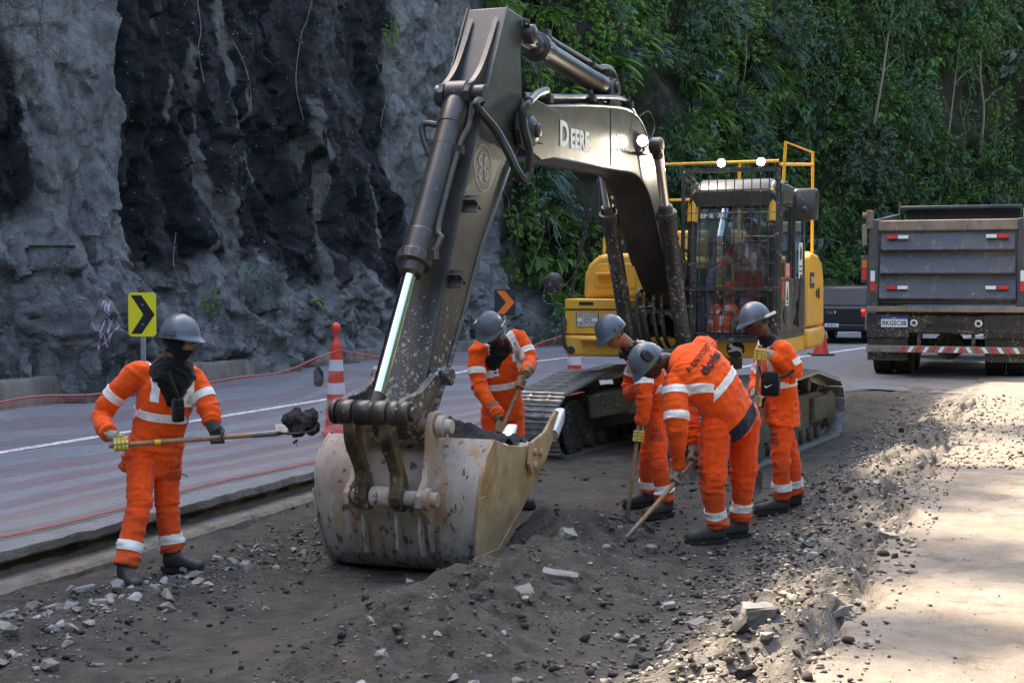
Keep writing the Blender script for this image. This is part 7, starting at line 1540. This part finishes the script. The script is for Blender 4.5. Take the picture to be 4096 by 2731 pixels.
# rows of stones: (count, p mean, p spread, q range, size range, materials, label, group)
zones = [(110, -5.08, .26, (5.6, 9.0), (.06, .24), (M_ST1, M_ST1, M_ST3), 'stone', 'stones of the gravel row by the kerb'),
         (60, -5.0, .30, (9.3, 12.2), (.04, .13), (M_ST1, M_ST1, M_ST2), 'stone', 'stones of the gravel row by the kerb'),
         (60, -2.75, .55, (5.0, 10.0), (.04, .14), (M_ST1, M_ST3, M_ST2), 'stone in the heap', 'stones of the spoil heap'),
         (115, -1.45, .30, (5.6, 19.5), (.06, .22), (M_ST1, M_ST3, M_ST2, M_ST2), 'lump on the bank', 'rubble on the right bank')]
for n, pm, ps, (q0, q1), (s0, s1), ms, lab, grp in zones:
    for k in range(n): s = s0 + (s1 - s0) * SR.beta(1.1, 3.2); put_stone(pm + SR.normal() * ps, q0 + (q1 - q0) * SR.rand() ** (1.25), s, ms[SR.randint(len(ms))], lab, grp)
# the few big pieces one recognises
def slab(u, v, size, mat, label, rz, tilt, nm='broken_slab'):
    o_ = V((0, 0, 1.93)); d = (Wp(u, v, 10) - o_); t_ = (.12 - 1.93) / d.z; g = o_ + d * t_; p, q = pq(g.x, g.y); z = float(gz(np.array([p]), np.array([q]))[0])
    bm = bmesh.new(); n = 26; pts = SR.uniform(-1, 1, (n, 3)); pts = np.sign(pts) * np.abs(pts) ** .35 * .5 * np.array(size)
    for a in pts: bm.verts.new(a)
    bmesh.ops.convex_hull(bm, input=bm.verts)
    for v_ in [v_ for v_ in bm.verts if not v_.link_faces]: bm.verts.remove(v_)
    bmesh.ops.subdivide_edges(bm, edges=bm.edges, cuts=2, use_grid_fill=True)
    for v_ in bm.verts: v_.co += V((random.uniform(-1, 1), random.uniform(-1, 1), random.uniform(-1, 1))) * size[2] * .06
    me = bpy.data.meshes.new(nm); bm.to_mesh(me); bm.free(); me.materials.append(mat); o = link(nm, me); o.location = (g.x, g.y, z + size[2] * .16); o.rotation_euler = (tilt[0], tilt[1], rz); tag(o, label, 'rubble')
slab(2085, 2420, (0.187, 0.122, 0.072), M_SLAB, 'flat broken slab with a dark edge on the spoil heap', .3, (.25, -.15)); slab(2240, 2335, (0.230, 0.130, 0.072), M_SLAB, 'wide grey slab lying at the top of the spoil heap', -.2, (.1, .12)); slab(2262, 2240, (0.122, 0.101, 0.108), M_SLAB, 'upright pale block near the bucket corner', .5, (.5, .2)); slab(2425, 2205, (0.061, 0.050, 0.065), M_SLAB, 'small pale stone standing in front of the shovel tip', .2, (.2, .1), 'pale_stone')
slab(3030, 2580, (0.173, 0.144, 0.108), M_SLAB, 'large brown block at the foot of the broken bank', .1, (.1, .05)); slab(2790, 2490, (0.115, 0.086, 0.058), M_SLAB, 'flat stone at the near end of the bank', .7, (.1, -.2)); slab(3270, 2165, (0.216, 0.108, 0.058), M_ST2, 'black asphalt slab on top of the bank', .4, (.15, .1)); slab(1905, 2490, (0.072, 0.058, 0.043), M_SLAB, 'pale pinkish stone at the left foot of the heap', .2, (.1, .1), 'pale_stone')
slab(2600, 2130, (0.079, 0.065, 0.065), M_ST2, 'dark lump between the two shovels', .2, (.1, .3), 'asphalt_lump'); slab(2610, 2180, (0.094, 0.072, 0.050), M_SLAB, 'grey stone beside the slanting shovel', .9, (.1, .0), 'grey_stone')
# small gravel: one mass
def gravel(n, pq_fn, smin, smax, mats, name, label):
    base = []
    for i in range(8):
        me = stone_mesh('tmp', 10); b = np.array([v.co[:] for v in me.vertices]); me.calc_loop_triangles(); f = np.array([t_.vertices[:] for t_ in me.loop_triangles]); base.append((b, f)); bpy.data.meshes.remove(me)
    p, q = pq_fn(n); z = gz(p, q); x, y = xy(p, q); s = smin + (smax - smin) * SR.beta(1, 3.5, n); VS, FS, b0 = [], [], 0; which = SR.randint(0, 8, n)
    for i in range(8):
        m = which == i; c = np.stack([x[m], y[m], z[m] + s[m] * .18], -1); a = SR.uniform(0, 6.28, m.sum()); ca, sa = np.cos(a), np.sin(a); B, F_ = base[i]; k = len(c)
        vx = B[None, :, 0] * ca[:, None] - B[None, :, 1] * sa[:, None]; vy = B[None, :, 0] * sa[:, None] + B[None, :, 1] * ca[:, None]; vz = np.repeat(B[None, :, 2], k, 0); vv = np.stack([vx, vy, vz], -1) * s[m][:, None, None] + c[:, None, :]
        VS.append(vv.reshape(-1, 3)); FS.append((F_[None] + (np.arange(k) * len(B))[:, None, None] + b0).reshape(-1, 3)); b0 += k * len(B)
    me = mesh_np(name, np.concatenate(VS), np.concatenate(FS), False); me.materials.append(mats); o = link(name, me); tag(o, label, 'gravel', kind='stuff')
def island_mat(name, lo, hi):
    t = NT(name); g = t.n('NewGeometry'); c = t.mix(t.ramp(g.outputs['Random Per Island'], [(0., 0.), (1., 1.)]), lo, hi); t.set(t.mix(t.ramp(t.noise(20, 4, .7), [(.4, 0.), (.7, .6)]), c, (.09, .08, .07)), .9, 0, .25); return t.m
G1 = island_mat('gravel_grey', (.05, .047, .045), (.34, .33, .32)); G2 = island_mat('gravel_bank', (.035, .033, .033), (.42, .37, .31)); G3 = island_mat('crumbs', (.05, .045, .04), (.2, .17, .14))
gravel(2600, lambda n: (-5.05 + SR.normal(size=n) * .30, 5 + 7.4 * SR.rand(n)), .012, .06, G1, 'gravel_row', 'fine grey gravel heaped along the kerb')
gravel(9000, lambda n: (np.clip(-1.45 + SR.normal(size=n) * .34, -2.6, -.7), 5.2 + 15.5 * SR.rand(n) ** 1.2), .012, .095, G2, 'bank_rubble', 'loose rubble and gravel on the broken bank')
gravel(1700, lambda n: (-2.75 + SR.normal(size=n) * .5, 4.8 + 5.8 * SR.rand(n)), .010, .05, G1, 'heap_gravel', 'small stones over the spoil heap')
gravel(1100, lambda n: (SR.uniform(-5.9, -1.8, n), 4.8 + 14 * SR.rand(n) ** 1.3), .007, .035, G1, 'trench_gravel', 'scattered small stones on the trench floor')
gravel(3000, lambda n: (SR.uniform(-1.0, 3.6, n), 5 + 16 * SR.rand(n) ** 1.2), .005, .028, G3, 'surface_crumbs', 'crumbs of asphalt and soil on the dusty surface')
gravel(2600, lambda n: (SR.uniform(-2.2, 1.2, n), 13.5 + 8 * SR.rand(n)), .015, .10, G2, 'far_rubble', 'rubble field beside the right track')
CL1 = island_mat('earth_clods', (.030, .027, .024), (.085, .073, .060))
gravel(1700, lambda n: (np.where(SR.rand(n) < .35, -2.8 + SR.normal(size=n) * .55, np.where(SR.rand(n) < .5, -5.05 + SR.normal(size=n) * .4, -1.55 + SR.normal(size=n) * .4)), 4.8 + 10 * SR.rand(n) ** 1.3), .02, .12, CL1, 'earth_clods', 'crumbly dark clods of earth over heap, gravel row and bank')
# crumbs falling off the swung shovel
for k in range(14):
    c = cpos + ax0 * SR.uniform(-.12, .22) + V((0, SR.uniform(-.1, .1), SR.uniform(-.14, .13))); me = VARI['asphalt_lump'][SR.randint(7)]; o = link('soil_crumb', me); s_ = SR.uniform(.012, .035); o.scale = (s_, s_, s_); o.location = c; o.rotation_euler = SR.uniform(0, 6, 3); tag(o, 'crumb of soil flying off the swung shovel', 'soil', 'soil crumbs off the shovel')
